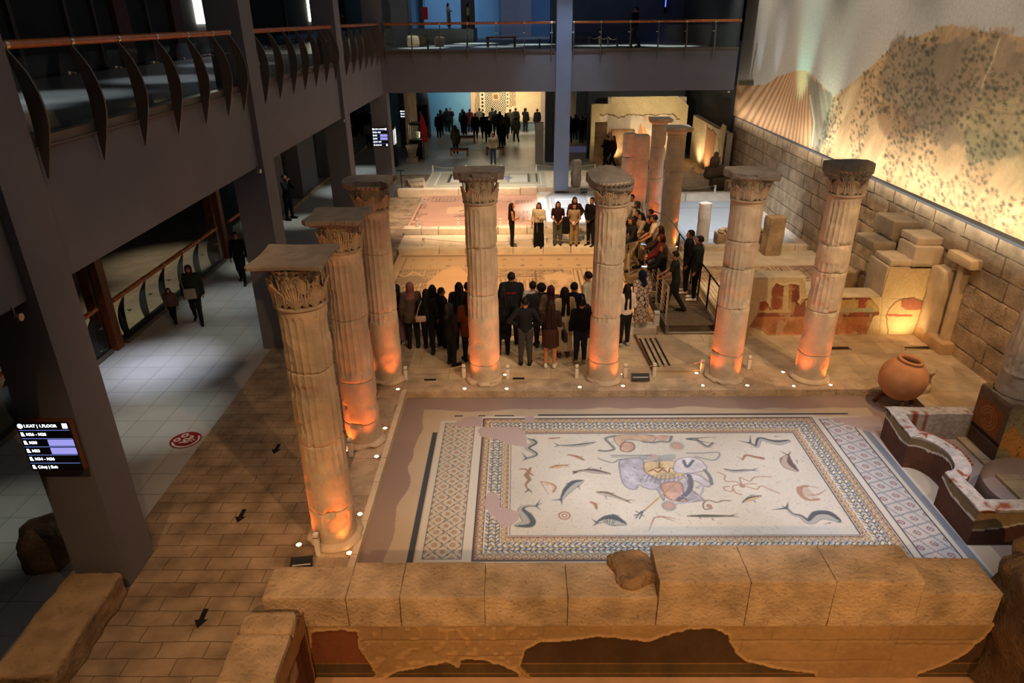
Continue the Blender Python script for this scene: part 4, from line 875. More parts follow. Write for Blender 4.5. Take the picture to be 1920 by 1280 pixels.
def plate(b, P, z0, z1, seed=0, jamp=0.0, col=(1, 1, 1), shrink=0.90, n=5):
    """slab with an outline P (x, y), bottom heights z0 and top heights z1 (numbers or functions of x, y)"""
    P = np.array(P, float); 
    Pj = jag(P, jamp, n, seed) if jamp else P
    f0 = z0 if callable(z0) else (lambda x, y: z0+0*x); f1 = z1 if callable(z1) else (lambda x, y: z1+0*x)
    c = P.mean(0); k = len(Pj); rows = []
    for (t, s) in ((0, shrink), (0.25, shrink+0.02), (0.35, 0.985), (0.8, 1.0), (1.0, 0.985)):
        Q = c+(Pj-c)*s; zb, zt = f0(Q[:, 0], Q[:, 1]), f1(Q[:, 0], Q[:, 1]); rows.append(np.stack([Q[:, 0], Q[:, 1], zb+(zt-zb)*t], -1))
    G = np.array(rows); G[..., :2] += (fbm(G, 6, 2, seed)-0.5)[..., None]*0.02*(1 if jamp else 0)
    b.grid(G, col, cv=True, flip=True)
    for s, e in ((1, -1), (-1, 0)):
        ring = G[e]; cc = np.array([[c[0], c[1], float((f1 if e else f0)(np.array([c[0]]), np.array([c[1]]))[0])]])
        tri = [[i, (i+1) % k, k] if s > 0 else [(i+1) % k, i, k] for i in range(k)]; b.add(np.vstack([ring, cc]), tri, col)
def concave_square(a, cut, dip, n=7):
    out = []
    for q in range(4):
        A = np.array([a, -a+cut]); B = np.array([a, a-cut])
        for i in range(n+1):
            t = i/n; p = A+(B-A)*t; p[0] -= dip*math.sin(math.pi*t); c, s = math.cos(q*math.pi/2), math.sin(q*math.pi/2); out.append((p[0]*c-p[1]*s, p[0]*s+p[1]*c))
    return out
def capital(parent, z0, r, h, kind, seed, rot=0.0):
    cp = None; zt = z0+h; bell = [(r-0.02, z0-0.02), (r-0.035, z0+0.05), (r-0.03, z0+h*0.55), (r+0.02, z0+h*0.74), (r+0.085, z0+h*0.84)]
    b = MB().lathe(smoothpath(bell, 4), 64, fn=lambda P: P+0.012*(fbm(P+seed, 6, 3, seed)-0.5)[..., None]*[1, 1, 0.3])
    b.tube([(math.cos(a)*(r+0.012), math.sin(a)*(r+0.012), z0-0.015) for a in np.linspace(0, 2*math.pi, 49)[:-1]], 0.026, 8, closed=True)
    rg = random.Random(seed); skip = {'A': (5,), 'B': (4, 5), 'C': (4,), 'D': (3, 4), 'L2': (), 'L3': (4, 3)}.get(kind, ())
    for i in range(8):
        a = rot+i*math.pi/4
        if i not in skip: leaf(b, a, r, z0+0.01, h*0.58, 0.108, 0.045*rg.uniform(0.7, 1.15))
        if (i+1) % 8 not in skip: leaf(b, a+math.pi/8, r, z0+0.03, h*0.34, 0.06, 0.02)
    for i in range(16):
        a = rot+(i+0.5)*math.pi/8; zz = z0+h*0.64
        if kind in ('D',) and 4 < i < 9: continue
        spiral(b, (math.cos(a)*(r+0.022), math.sin(a)*(r+0.022), zz), (-math.sin(a), math.cos(a), 0), (0, 0, 1), 0.042, 0.008)
        b.tube([(math.cos(a)*(r+0.015), math.sin(a)*(r+0.015), z0+h*0.40), (math.cos(a)*(r+0.03), math.sin(a)*(r+0.03), zz-0.03)], 0.008, 6)
    cb = b.build('capital', MT['cap'], parent, smooth=True)
    parent = cb; b = MB()
    ov = r+0.075
    for i in range(28):                                       # egg moulding under the plate
        a = i*2*math.pi/28; b.lathe([(0.001, -0.045), (0.022, -0.02), (0.026, 0.01), (0.012, 0.035), (0.001, 0.04)], 8, (math.cos(a)*ov, math.sin(a)*ov, z0+h*0.83), cap=False)
    if kind == 'L1':
        plate(b, concave_square(0.485, 0.03, 0.035), z0+h*0.86, zt, seed, 0, shrink=0.86); b.lathe([(0.05, zt), (0.06, zt+0.004), (0.03, zt+0.006)], 16)
    elif kind == 'L2':
        plate(b, concave_square(0.50, 0.10, 0.05), z0+h*0.80, zt, seed, 0.004, shrink=0.84)
    elif kind == 'L3':
        plate(b, [(-0.52, -0.18), (-0.46, -0.36), (-0.30, -0.38), (-0.20, -0.27), (0.30, -0.26), (0.40, -0.40), (0.46, -0.40), (0.44, 0.3), (0.50, 0.42), (0.2, 0.44), (-0.3, 0.44), (-0.5, 0.30)], z0+h*0.74, zt, seed, 0.012, shrink=0.82)
    elif kind == 'A':
        plate(b, [(-0.50, -0.22), (-0.46, -0.28), (-0.30, -0.30), (-0.16, -0.20), (0.18, -0.20), (0.36, -0.30), (0.48, -0.28), (0.50, 0.36), (0.30, 0.40), (-0.3, 0.42), (-0.52, 0.36)], z0+h*0.66, zt, seed, 0.01, shrink=0.74)
        plate(b, [(-0.12, -0.36), (0.22, -0.36), (0.25, -0.2), (-0.15, -0.2)], z0+h*0.76, z0+h*0.93, seed+1, 0.004)
    elif kind == 'B':
        plate(b, [(-0.52, 0.22), (-0.46, -0.02), (-0.34, -0.24), (-0.05, -0.36), (0.20, -0.38), (0.38, -0.22), (0.40, 0.10), (0.22, 0.36), (0.02, 0.46), (-0.24, 0.42)], lambda x, y: z0+h*0.55+0*x, lambda x, y: zt+0.10+(y-0.3)*0.36-0.16*np.maximum(0, x), seed, 0.014, shrink=0.86)
    elif kind == 'C':
        plate(b, [(-0.48, 0.18), (-0.40, -0.14), (-0.20, -0.30), (0.02, -0.26), (0.20, -0.34), (0.46, -0.34), (0.52, -0.22), (0.50, 0.16), (0.30, 0.36), (-0.1, 0.42), (-0.42, 0.40)], z0+h*0.62, lambda x, y: zt-0.02+0.05*y, seed, 0.012, shrink=0.74)
        plate(b, [(0.02, -0.40), (0.42, -0.42), (0.46, -0.2), (0.0, -0.2)], z0+h*0.78, z0+h*0.92, seed+1, 0.004)
    elif kind == 'D':
        plate(b, [(-0.44, 0.10), (-0.36, -0.20), (-0.12, -0.30), (0.16, -0.34), (0.36, -0.22), (0.44, 0.0), (0.42, 0.26), (0.2, 0.38), (-0.2, 0.38), (-0.42, 0.30)], z0+h*0.52, lambda x, y: zt+0.02+0.02*x, seed, 0.014, shrink=0.90)
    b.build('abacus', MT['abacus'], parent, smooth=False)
def uplight(x, y, z=0.15, energy=46, aim=None, grp='amber floor lamps around the column feet', label=None):
    t = empty('uplight', (x, y, z), 0, label, 'floor lamp', grp)
    MB().lathe([(0.058, -0.01), (0.060, 0.012), (0.045, 0.014), (0.043, 0.008)], 20, cap=False).build('rim', MT['chrome'], t, smooth=True)
    MB().lathe([(0.043, 0.0), (0.040, 0.009), (0.02, 0.013), (0.001, 0.014)], 20, cap=False).build('lens', MT['uplight'], t, smooth=True)
    if energy:
        tx, ty = aim if aim else (x, y)
        d = np.array([tx-x, ty-y]); 
        spot((x, y, z+0.035), (x+d[0]*0.60, y+d[1]*0.60, z+1.9), energy, ORANGE, 84, 0.9, 0.04, 'uplight_beam')
        spot((x, y, z+0.036), (x+d[0]*0.72, y+d[1]*0.72, z+4.4), energy*1.5, ORANGE, 30, 0.8, 0.04, 'uplight_beam')
    return t
CN = dict(L1='the nearest fluted column', L2='the second left-row column', L3='the rearmost left-row column', A='the column left of centre', B='the sloping-topped column', C='the column by the footbridge', D='the rightmost tall column')
def lamplabel(dx, dy, k): return 'small amber floor lamp at the %s %s foot of %s' % ('front' if dy < -0.05 else 'rear', 'left' if dx < 0 else 'right', CN[k])
def column(name, label, x, y, z0, z1, seams, flo, kind, seed, hc=0.58, zc=None, plain=(), r0=0.335, r1=0.32, rot=0.0, group='fluted columns around the big mosaic', lamps=()):
    t = empty(name, (x, y, 0), 0, label, 'column', group)
    shaft(t, r0, r1, z0, z1, seams, flo, z1-0.10, seed, plain=plain)
    if kind: capital(t, z1+0.03, 0.315, hc, kind, seed, rot)
    base_ring(t, r0, z0, seed)
    for (u, v) in lamps:
        p = fl(u, v, 0.15); uplight(p[0], p[1], 0.15, 46, (x, y), label=lamplabel(p[0]-x, p[1]-y, kind))
    return t
LSPEC = [
 ('column', 'nearest fluted column at the left, with a wide flat square top plate', -2.90, 8.52, 0.15, 4.08, (3.15, 2.0, 0.80), 1.45, 'L1', 1, 0.64, (), [(675, 964), (655, 1037)]),
 ('column', 'second fluted column of the left row, square top with cut corners', -3.0, 11.25, 0.15, 3.96, (2.75, 1.53, 0.65), 1.62, 'L2', 2, 0.58, (), [(722, 803), (706, 856)]),
 ('column', 'rearmost fluted column of the left row with a battered capital', -2.96, 13.75, 0.15, 4.0, (3.13, 1.84), 1.6, 'L3', 3, 0.58, (), [(755, 705), (746, 730)]),
 ('column', 'fluted column left of centre, crack running across its upper drum', -0.765, 13.68, 0.15, 4.16, (3.26, 2.23, 0.62), 1.72, 'A', 4, 0.60, (), [(871, 729), (950, 729), (879, 705), (947, 703)]),
 ('column', 'fluted column right of centre whose broken top slopes to the viewer', 1.865, 13.68, 0.15, 4.10, (2.91, 1.73, 0.67), 1.6, 'B', 5, 0.50, (), [(1087, 726), (1168, 724), (1163, 702)]),
 ('column', 'fluted column with smooth repaired drum, next to the metal footbridge', 4.575, 13.70, 0.15, 4.16, (3.34, 2.77, 1.90, 0.82), 1.9, 'C', 6, 0.55, ((2.77, 3.34, 2.0, 1.6),), [(1318, 723), (1401, 723), (1306, 700), (1388, 700)]),
 ('column', 'rightmost tall fluted column with a broken capital, before the low frescoed wall', 6.47, 13.68, 0.15, 4.26, (3.27, 2.70, 1.82, 0.80), 1.82, 'D', 7, 0.56, ((2.9, 3.27, 3.4, 1.3), (1.3, 2.70, 4.6, 1.3)), [(1468, 698), (1488, 724), (1557, 722)]),
]
for (nm, lb, x, y, z0, z1, sm, flo, kd, sd, hc, plain, lamps) in LSPEC:
    column(nm, lb, x, y, z0, z1, sm, flo, kd, sd, hc, plain=plain, rot=-math.pi/2+0.1*sd, lamps=lamps)
for (x, y) in ((-3.42, 8.3), (-3.45, 11.3), (-3.4, 13.6), (-3.28, 10.85)):
    p_ = min(LSPEC, key=lambda s: (s[2]-x)**2+(s[3]-y)**2)
    uplight(x, y, 0.15, 46, (p_[2], p_[3]), label=lamplabel(x-p_[2], y-p_[3], p_[8]))
# rear columns by the ramp
def doric(b, z, r):
    b.lathe(smoothpath([(r, z-0.22), (r+0.02, z-0.2), (r+0.005, z-0.18), (r+0.01, z-0.12), (r+0.09, z-0.04)], 4), 40, cap=False)
    plate(b, [(-r-.13, -r-.08), (r+.13, -r-.1), (r+.12, r+.08), (-r-.10, r+.1)], z-0.05, z+0.08, 3, 0.012, shrink=0.92)
for (x, y, z1, r, sd, lb) in ((5.22, 23.5, 4.12, 0.315, 21, 'plain round column with a flat capital standing behind the people on the footbridge'), (5.05, 25.6, 4.12, 0.27, 22, 'slimmer two-piece round column just left of and behind the plain column')):
    t = empty('column', (x, y, 0), 0, lb, 'column', 'rear round columns')
    shaft(t, r, r*0.98, 0.15, z1-0.2, (2.75,) if sd == 21 else (2.1, 3.2), 2.1 if sd == 22 else 3.0, z1-0.3, sd, nth=120, dz=0.05, name='shaft')
    b = MB(); doric(b, z1, r*0.98); b.build('capital', MT['col'], t, smooth=False)
t = empty('double_pillar', (4.55, 27.2, 0), 0, 'broken double pillar with a rounded half shaft, left of the two rear columns', 'pillar')
shaft(t, 0.25, 0.24, 0.2, 3.45, (1.9, 2.6), 9, 9, 23, nth=64, dz=0.06).location = (-0.30, 0, 0)
MB().rock((0.16, 0.1, 1.78), (0.62, 0.5, 3.2), (6, 5, 24), 0.06, 0.03, 2.0, 24).build('pier', MT['col'], t, smooth=True)
for (x, y, s_) in ((4.2, 26.2, 'left foot of the double pillar'), (4.75, 26.3, 'right foot of the double pillar'), (5.5, 23.2, 'right foot of the plain rear column'), (5.0, 24.9, 'foot of the slimmer rear column')):
    uplight(x, y, 0.2, 60, (x, y+0.8), 'amber floor lamps by the rear columns', 'amber floor lamp at the '+s_)
t = empty('column_stump', (6.52, 23.85, 0), 0, 'short broken plain column standing before the blue-white mosaic', 'column')
shaft(t, 0.22, 0.215, 0.15, 1.62, (), 9, 9, 31, nth=64, dz=0.04, name='stump', ragged=0.05, m='pale')
# drum column on the painted pedestal by the basin
t = empty('column_drum', (8.98, 10.90, 1.34), 0, 'thick fluted column stump standing on the painted pedestal at the right edge', 'column')
shaft(t, 0.40, 0.40, 0.0, 0.42, (), 9, 9, 41, nth=64, dz=0.03, name='footing', m='col')
shaft(t, 0.42, 0.36, 0.42, 1.75, (), 0.40, 9, 42, nth=160, dz=0.03, name='shaft', m='col')
# ------------------------------------------------------------------ relief surfaces (carved or plastered wall faces)
def relief(pic, O, U, V, N, name, m, parent=None, flip=False):
    O, U, V, N = [np.array(a, float) for a in (O, U, V, N)]
    G = O+pic.X[..., None]*U+pic.Y[..., None]*V+pic.Hh[..., None]*N
    return MB().grid(G, pic.A, flip=flip).build(name, MT[m], parent, smooth=True)
def groove(p, P, wd=0.012, depth=0.014, dark=0.6):
    P = np.array(P, float); w = (slice(0, p.nx), slice(0, p.ny)); p.line(P, wd, (0, 0, 0), 0.0, raw=True)
    pad = wd*3; w = p._win(P[:, 0].min()-pad, P[:, 0].max()+pad, P[:, 1].min()-pad, P[:, 1].max()+pad); X, Y = p.X[w], p.Y[w]
    if not X.size: return
    m = np.full(X.shape, 9.0)
    for i in range(len(P)-1):
        d = P[i+1]-P[i]; t = np.clip(((X-P[i, 0])*d[0]+(Y-P[i, 1])*d[1])/max(d@d, 1e-9), 0, 1); m = np.minimum(m, np.hypot(X-P[i, 0]-t*d[0], Y-P[i, 1]-t*d[1]))
    g = np.exp(-(m/wd)**2); p.Hh[w] -= depth*g; p.A[w] *= (1-(1-dark)*g*0.5)[..., None]
STN = np.array(hx('#b79468')); RB = hx('#43301f'); RB2 = hx('#6e4028'); OLV = hx('#4c3d26')
# ---- near wall of blocks in the foreground
near = empty('block_wall', (0, 0, 0), 0, 'long near wall of big blocks with remains of dark fresco, bottom of the picture', 'wall')
xs = [-3.42, -2.31, -1.60, -0.48, 0.62, 1.80]
for i in range(5):
    yb = 7.44 if i else 7.36
    MB().rock(((xs[i]+xs[i+1])/2, (6.78+yb)/2, 0.34), (xs[i+1]-xs[i]-0.004, yb-6.78, 0.52), (22, 14, 12), 0.014, 0.011, 4.2, 60+i, 0, (0.86, 0.84, 0.82)).build('block', MT['stone'], near, smooth=True)
xs2 = [1.80, 2.98, 4.08, 5.22]
for i in range(3):
    MB().rock(((xs2[i]+xs2[i+1])/2, 7.12, 0.48), (xs2[i+1]-xs2[i]-0.004, 0.70, 0.78), (22, 14, 14), 0.014, 0.011, 4.2, 70+i, 0, (0.86, 0.83, 0.80)).build('block', MT['stone'], near, smooth=True)
MB().rock((5.74, 7.10, 0.38), (1.06, 0.66, 0.58), (20, 12, 12), 0.014, 0.014, 2.3, 77, 0, (0.82, 0.79, 0.75)).build('block', MT['stone'], near, smooth=True)
MB().rock((1.56, 7.22, 0.56), (0.56, 0.46, 0.40), (22, 18, 14), 0.12, 0.16, 3.4, 78, 0.3, (0.52, 0.44, 0.37)).build('rubble', MT['stone'], near, smooth=True)
MB().box(-3.3, 6.3, 6.86, 7.4, -1.0, 0.12).build('core', MT['stone'], near)
p = Pic(-3.05, 6.32, -0.94, 0.12, 0.0165, STN*0.62, wall_xz(6.80)); P3 = np.stack([p.X, p.Y, p.X*0], -1)
p.A *= (0.80+0.4*fbm(P3, 1.5, 5, 3))[..., None]; p.Hh += 0.035*(fbm(P3, 3.2, 5, 4)-0.5)
nod = smooth(0.74, 0.80, vnoise(P3, 11, 6))*((p.X < 0.9)); p.Hh += 0.012*nod; p.A *= (1+0.25*nod)[..., None]
for (a, b_) in (((-3, 0.07), (6.3, 0.07)), ((-1.0, -0.5), (1.6, -0.5)), ((-3, -0.20), (0.4, -0.20)), ((1.8, -0.21), (6.3, -0.21)), ((3.2, -0.60), (5.1, -0.6)), ((5.1, -0.30), (6.2, -0.3))):
    groove(p, [a, b_])
for x_, z0_, z1_ in ((-1.9, -0.2, 0.07), (-0.9, -0.6, 0.07), (0.3, -0.2, 0.07), (1.2, -0.21, 0.07), (3.0, -0.6, -0.2), (4.3, -0.6, -0.2), (5.1, -0.9, 0.07), (3.4, -0.2, 0.07), (5.0, -0.2, 0.07)): groove(p, [(x_, z0_), (x_+0.01, z1_)], 0.009, 0.010)
fres = [[(975, 1248), (985, 1218), (1012, 1203), (1070, 1200), (1120, 1193), (1165, 1197), (1215, 1202), (1262, 1185), (1300, 1178), (1340, 1178), (1366, 1190), (1370, 1206), (1378, 1222), (1400, 1240), (1450, 1252), (1528, 1262), (1528, 1272), (1000, 1276)],
        [(584, 1185), (600, 1183), (640, 1180), (670, 1184), (672, 1212), (684, 1232), (705, 1262), (700, 1272), (584, 1274)],
        [(720, 1272), (745, 1258), (790, 1250), (835, 1240), (862, 1252), (866, 1236), (905, 1236), (940, 1246), (972, 1262), (972, 1274)],
        [(1720, 1272), (1722, 1262), (1770, 1245), (1810, 1225), (1845, 1195), (1862, 1172), (1862, 1280), (1720, 1280)]]
for i, P in enumerate(fres):
    Q = jag(p.pts(P), 0.008, 5, i); edge = np.vstack([Q, Q[:1]])
    p.line(edge, 0.03, tuple(STN*0.8), raw=True, h=0.018); p.poly(Q, RB if i != 1 else RB2, raw=True, h=-0.012)
    m = p.mask_poly(Q, (slice(0, p.nx), slice(0, p.ny)))
    p.A[m & (p.Y < -0.66)] = OLV; p.A[m & (np.abs(p.Y+0.66) < 0.012)] = hx('#80603c'); p.A[m & (np.abs(p.Y+0.86) < 0.006)] = hx('#80603c')
    v = 0.65+0.7*fbm(P3*[1.5, .6, 1], 2.2, 4, 40+i); p.A[m] *= v[m][:, None]
relief(p, (0, 6.80, 0), (1, 0, 0), (0, 0, 1), (0, -1, 0), 'face', 'paint', near)
# ---- low wall running towards the viewer, lower left
side = empty('low_wall', (0, 0, 0), 0, 'low plastered wall running towards the viewer beside the sunken room, lower left', 'wall')
MB().rock((-3.25, 6.48, 0.35), (0.70, 0.34, 0.36), (8, 6, 6), 0.09, 0.02, 2.6, 81, 0.05, (0.85, 0.82, 0.78)).build('block', MT['stone'], side, smooth=True)
MB().rock((-3.25, 5.2, 0.10), (0.70, 2.25, 0.74), (10, 30, 8), 0.04, 0.02, 2.3, 82, 0, (0.85, 0.82, 0.78)).build('coping', MT['stone'], side, smooth=True)
p = Pic(4.2, 6.75, -0.94, 0.40, 0.02, hx('#a77f55')); P3 = np.stack([p.X, p.Y, p.X*0], -1); p.A *= (0.8+0.4*fbm(P3, 2, 4, 3))[..., None]; p.Hh += 0.02*(fbm(P3, 3, 3, 4)-0.5)
p.poly(jag([(4.2, 0.1), (5.4, 0.14), (6.7, 0.05), (6.75, -0.94), (4.2, -0.94)], 0.01, 8, 2), RB2, raw=True, h=-0.01)
for k_ in range(9): p.line([(4.4+k_*0.3, 0.05), (4.45+k_*0.3, -0.9)], 0.05, hx('#4a2c1c') if k_ % 2 else hx('#8c5a34'), 0.5, raw=True)
relief(p, (-2.89, 0, 0), (0, 1, 0), (0, 0, 1), (1, 0, 0), 'face', 'paint', side)
MB().box(-3.55, -2.92, 4.1, 6.7, -1.0, 0.0).build('core', MT['stone'], side)
# ---- dark rubble wall at the lower right
rub = empty('rubble_wall', (0, 0, 0), 0, 'dark brown irregular rubble wall at the lower right corner', 'wall')
b = MB(); b.rock((6.90, 5.75, -0.04), (1.1, 3.0, 2.05), (16, 40, 30), 0.16, 0.16, 2.0, 91, 0, (0.42, 0.36, 0.30)); b.build('core', MT['stone'], rub, smooth=True)
for (x_, y_, z_, s_) in ((6.66, 7.0, 0.78, 0.5), (6.98, 7.25, 0.9, 0.5), (6.95, 6.3, 1.0, 0.6), (6.5, 6.3, 0.55, 0.4), (6.45, 5.8, 0.1, 0.5), (6.9, 5.5, 1.0, 0.6)):
    MB().rock((x_, y_, z_), (s_, s_*0.9, s_*0.7), (14, 14, 12), s_*0.22, 0.10, 2.6, int(x_*100), 0.4, (0.45, 0.38, 0.31)).build('stone', MT['stone'], rub, smooth=True)
# ---- loose stones at the lower left
tag(MB().rock((-5.92, 6.50, 0.33), (0.75, 1.70, 0.42), (20, 40, 14), 0.06, 0.07, 2.4, 95, 0.02, (0.80, 0.74, 0.62)).build('stone_block', MT['stone'], smooth=True), 'long worn stone block lying on the paving at the foot of the nearest grey pillar', 'stone')
tag(MB().rock((-6.0, 4.80, 0.28), (0.95, 1.6, 0.42), (22, 40, 14), 0.07, 0.08, 2.4, 96, -0.03, (0.80, 0.74, 0.62)).build('stone_block', MT['stone'], smooth=True), 'second long stone block, cut by the lower left corner of the picture', 'stone')
tag(MB().rock((-7.1, 8.05, 0.40), (0.72, 0.66, 0.78), (20, 20, 20), 0.22, 0.15, 2.2, 97, 0.4, (0.66, 0.60, 0.50)).build('boulder', MT['stone'], smooth=True), 'rounded boulder on the tiles behind the nearest grey pillar', 'stone')
# ---- frescoed low wall at the right
fw = empty('frescoed_wall', (0, 0, 0), 0, 'low wall with red and ochre fresco panels behind the right-hand columns', 'wall')
p = Pic(5.58, 10.38, 0.13, 2.05, 0.016, hx('#c8ae84'), wall_xz(15.93)); P3 = np.stack([p.X, p.Y, p.X*0], -1)
p.A *= (0.86+0.28*fbm(P3, 1.8, 4, 3))[..., None]; p.Hh += 0.02*(fbm(P3, 3.0, 4, 4)-0.5)
A1 = [(1405, 612), (1420, 590), (1424, 575), (1425, 566), (1436, 564), (1442, 573), (1446, 580), (1448, 540), (1455, 531), (1465, 534), (1470, 536), (1484, 532), (1498, 534), (1498, 560), (1494, 566), (1500, 570), (1506, 560), (1560, 558), (1632, 558), (1648, 578), (1648, 590), (1638, 592), (1625, 624), (1560, 630), (1470, 628), (1440, 628), (1432, 618)]
Q = jag(p.pts(A1), 0.006, 5, 3); p.line(np.vstack([Q, Q[:1]]), 0.02, hx('#d2bb92'), raw=True, h=0.02); p.line(np.vstack([Q, Q[:1]]), 0.010, hx('#5a4028'), 0.7, raw=True)
m = p.mask_poly(Q, (slice(0, p.nx), slice(0, p.ny))); full = (slice(0, p.nx), slice(0, p.ny))
def inm(P): return m & p.mask_poly(p.pts(P), full)
p.A[m] = hx('#a8683f')
RED = hx('#74301c')
p.A[inm([(1420, 587), (1660, 584), (1660, 594), (1420, 594)])] = RED
p.A[inm([(1420, 530), (1660, 530), (1660, 584), (1420, 587)])] = hx('#b89a5a')
p.A[inm([(1446, 530), (1470, 530), (1468, 580), (1442, 582)])] = hx('#7d3018'); p.A[inm([(1424, 560), (1442, 560), (1440, 582), (1424, 582)])] = hx('#8a3a1a')
p.A[inm([(1470, 530), (1480, 530), (1478, 582), (1468, 582)])] = hx('#c9b183'); p.A[inm([(1480, 530), (1486, 530), (1484, 582), (1478, 582)])] = hx('#a8712c')
p.A[inm([(1486, 530), (1500, 530), (1498, 590), (1484, 590)])] = hx('#7c2c14'); p.A[inm([(1498, 575), (1510, 562), (1512, 590), (1498, 590)])] = RED
p.A[inm([(1510, 556), (1650, 556), (1650, 562), (1510, 562)])] = hx('#6b2a18'); p.A[inm([(1612, 556), (1628, 556), (1620, 592), (1606, 592)])] = hx('#8f3418')
p.A[inm([(1514, 563), (1606, 563), (1604, 578), (1514, 578)])] = hx('#c4a052'); p.A[inm([(1514, 578), (1640, 578), (1640, 585), (1514, 585)])] = hx('#98a080')
for P in ([(1452, 598), (1450, 625)], [(1456, 598), (1454, 625)], [(1590, 600), (1588, 628)], [(1612, 600), (1608, 626)], [(1616, 600), (1612, 626)], [(1500, 600), (1590, 598)]): p.line(P, 0.008, hx('#7c3f22'), 0.8)
for P in ([(1540, 576), (1548, 570), (1560, 566)], [(1520, 572), (1530, 576), (1545, 576)]): p.line(P, 0.012, hx('#7a6238'), 0.8)
p.A[m] = p.A[m]*0.82+np.array(hx('#a88a66'))*0.18; p.A[m] *= (0.55+0.9*fbm(P3, 2.6, 5, 9))[m][:, None]; ws = smooth(.60, .68, fbm(P3, 5, 4, 77))[..., None]*m[..., None]*.55; p.A = p.A*(1-ws)+np.array(hx('#b89c74'))*ws
A2 = [(1666, 628), (1664, 610), (1662, 592), (1668, 578), (1680, 566), (1695, 560), (1712, 558), (1722, 562), (1738, 566), (1737, 574), (1728, 580), (1722, 592), (1690, 628)]
Q = jag(p.pts(A2), 0.006, 5, 6); m = p.mask_poly(Q, full); p.A[m] = hx('#cfa67a'); p.A[m & p.mask_poly(p.pts([(1690, 555), (1740, 555), (1738, 580), (1700, 582), (1690, 575)]), full)] = hx('#a4644c')
p.A[m & p.mask_poly(p.pts([(1664, 588), (1712, 590), (1712, 594), (1664, 593)]), full)] = hx('#a55a40'); p.line(Q[:int(len(Q)*0.62)], 0.012, hx('#4a3018'), 0.85, raw=True, h=0.012)
for a, b_ in ((((1655, 545), (1648, 632))), ((1640, 590), (1660, 592)), ((1665, 560), (1760, 558)), ((1720, 592), (1760, 592))): groove(p, p.pts([a, b_]), 0.010, 0.012)
p.poly(jag([(5.2, 1.72), (5.58, 1.66), (6.4, 1.70), (6.95, 1.68), (7.05, 1.50), (7.06, 1.2), (7.3, 1.17), (8.9, 1.17), (8.96, 1.86), (9.5, 1.9), (9.5, 2.4), (10.6, 2.4), (10.6, 3.0), (5.2, 3.0)], 0.01, 4, 8), (0.2, 0.15, 0.1), 0.0, raw=True)
top = np.interp(p.X, [5.0, 6.9, 7.0, 7.06, 7.1, 8.93, 8.97, 10.5], [1.66, 1.66, 1.5, 1.3, 1.16, 1.16, 1.9, 1.9])
keep = p.Y <= top
Gz = np.minimum(p.Y, top); O3 = np.stack([p.X, 15.94-p.Hh, Gz], -1)
MB().grid(O3, p.A).build('face', MT['paint'], fw, smooth=True)
for (x0, x1, zt, y1, sd) in ((5.58, 7.02, 1.70, 16.45, 1), (7.0, 8.98, 1.18, 16.6, 2), (8.92, 9.5, 1.93, 16.9, 3)):
    MB().rock(((x0+x1)/2, (15.96+y1)/2, zt/2+0.02), (x1-x0, y1-15.96, zt-0.04), (12, 6, 12), 0.04, 0.016, 2.4, 100+sd, 0, (0.98, .96, .92)).build('core', MT['pale'], fw, smooth=True)
for (x0, x1, z0, z1, y0, y1, sd, g) in ((8.98, 9.52, 1.92, 2.10, 15.98, 16.8, 4, 1), (9.50, 10.2, 1.90, 2.42, 15.98, 16.8, 5, 1), (9.55, 10.2, 2.42, 2.62, 16.1, 16.9, 6, 1.0), (8.95, 9.55, 2.0, 2.25, 16.9, 17.9, 7, 0.6), (9.4, 10.1, 2.3, 2.75, 17.0, 18.0, 8, 0.7)):
    MB().rock(((x0+x1)/2, (y0+y1)/2, (z0+z1)/2), (x1-x0-0.01, y1-y0, z1-z0-0.01), (10, 8, 6), 0.04, 0.03, 2.6, 100+sd, 0, (g, g*.97, g*.92)).build('block', MT['pale'], fw, smooth=True)
# warm lamp standing on the floor before it
spot((9.65, 15.28, 0.22), (9.50, 16.0, 0.75), 62, (1.0, 0.74, 0.34), 110, 0.9, 0.08, 'floor_slot_lamp')
spot((7.65, 15.24, 0.22), (7.2, 16.0, 0.5), 9, (1.0, 0.80, 0.5), 100, 0.9, 0.08, 'floor_slot_lamp')
for (x_, lb) in ((9.62, 'recessed floor lamp slot in front of the brightly lit patch of the low frescoed wall'), (7.68, 'recessed floor lamp slot beside the rightmost tall column')):
    t = empty('floor_light_slot', (x_, 15.15, 0.15), 0, lb, 'floor lamp', 'recessed slots before the frescoed wall')
    b = MB(); b.box(-0.33, 0.33, -0.10, -0.075, -0.01, 0.012).box(-0.33, 0.33, 0.05, 0.075, -0.01, 0.012).box(-0.33, -0.31, -0.1, 0.075, -0.01, 0.012).box(0.31, 0.33, -0.1, 0.075, -0.01, 0.012); b.build('frame', MT['chrome'], t)
    MB().box(-0.3, 0.3, -0.07, 0.045, -0.01, 0.004).build('grille', MT['black'], t)
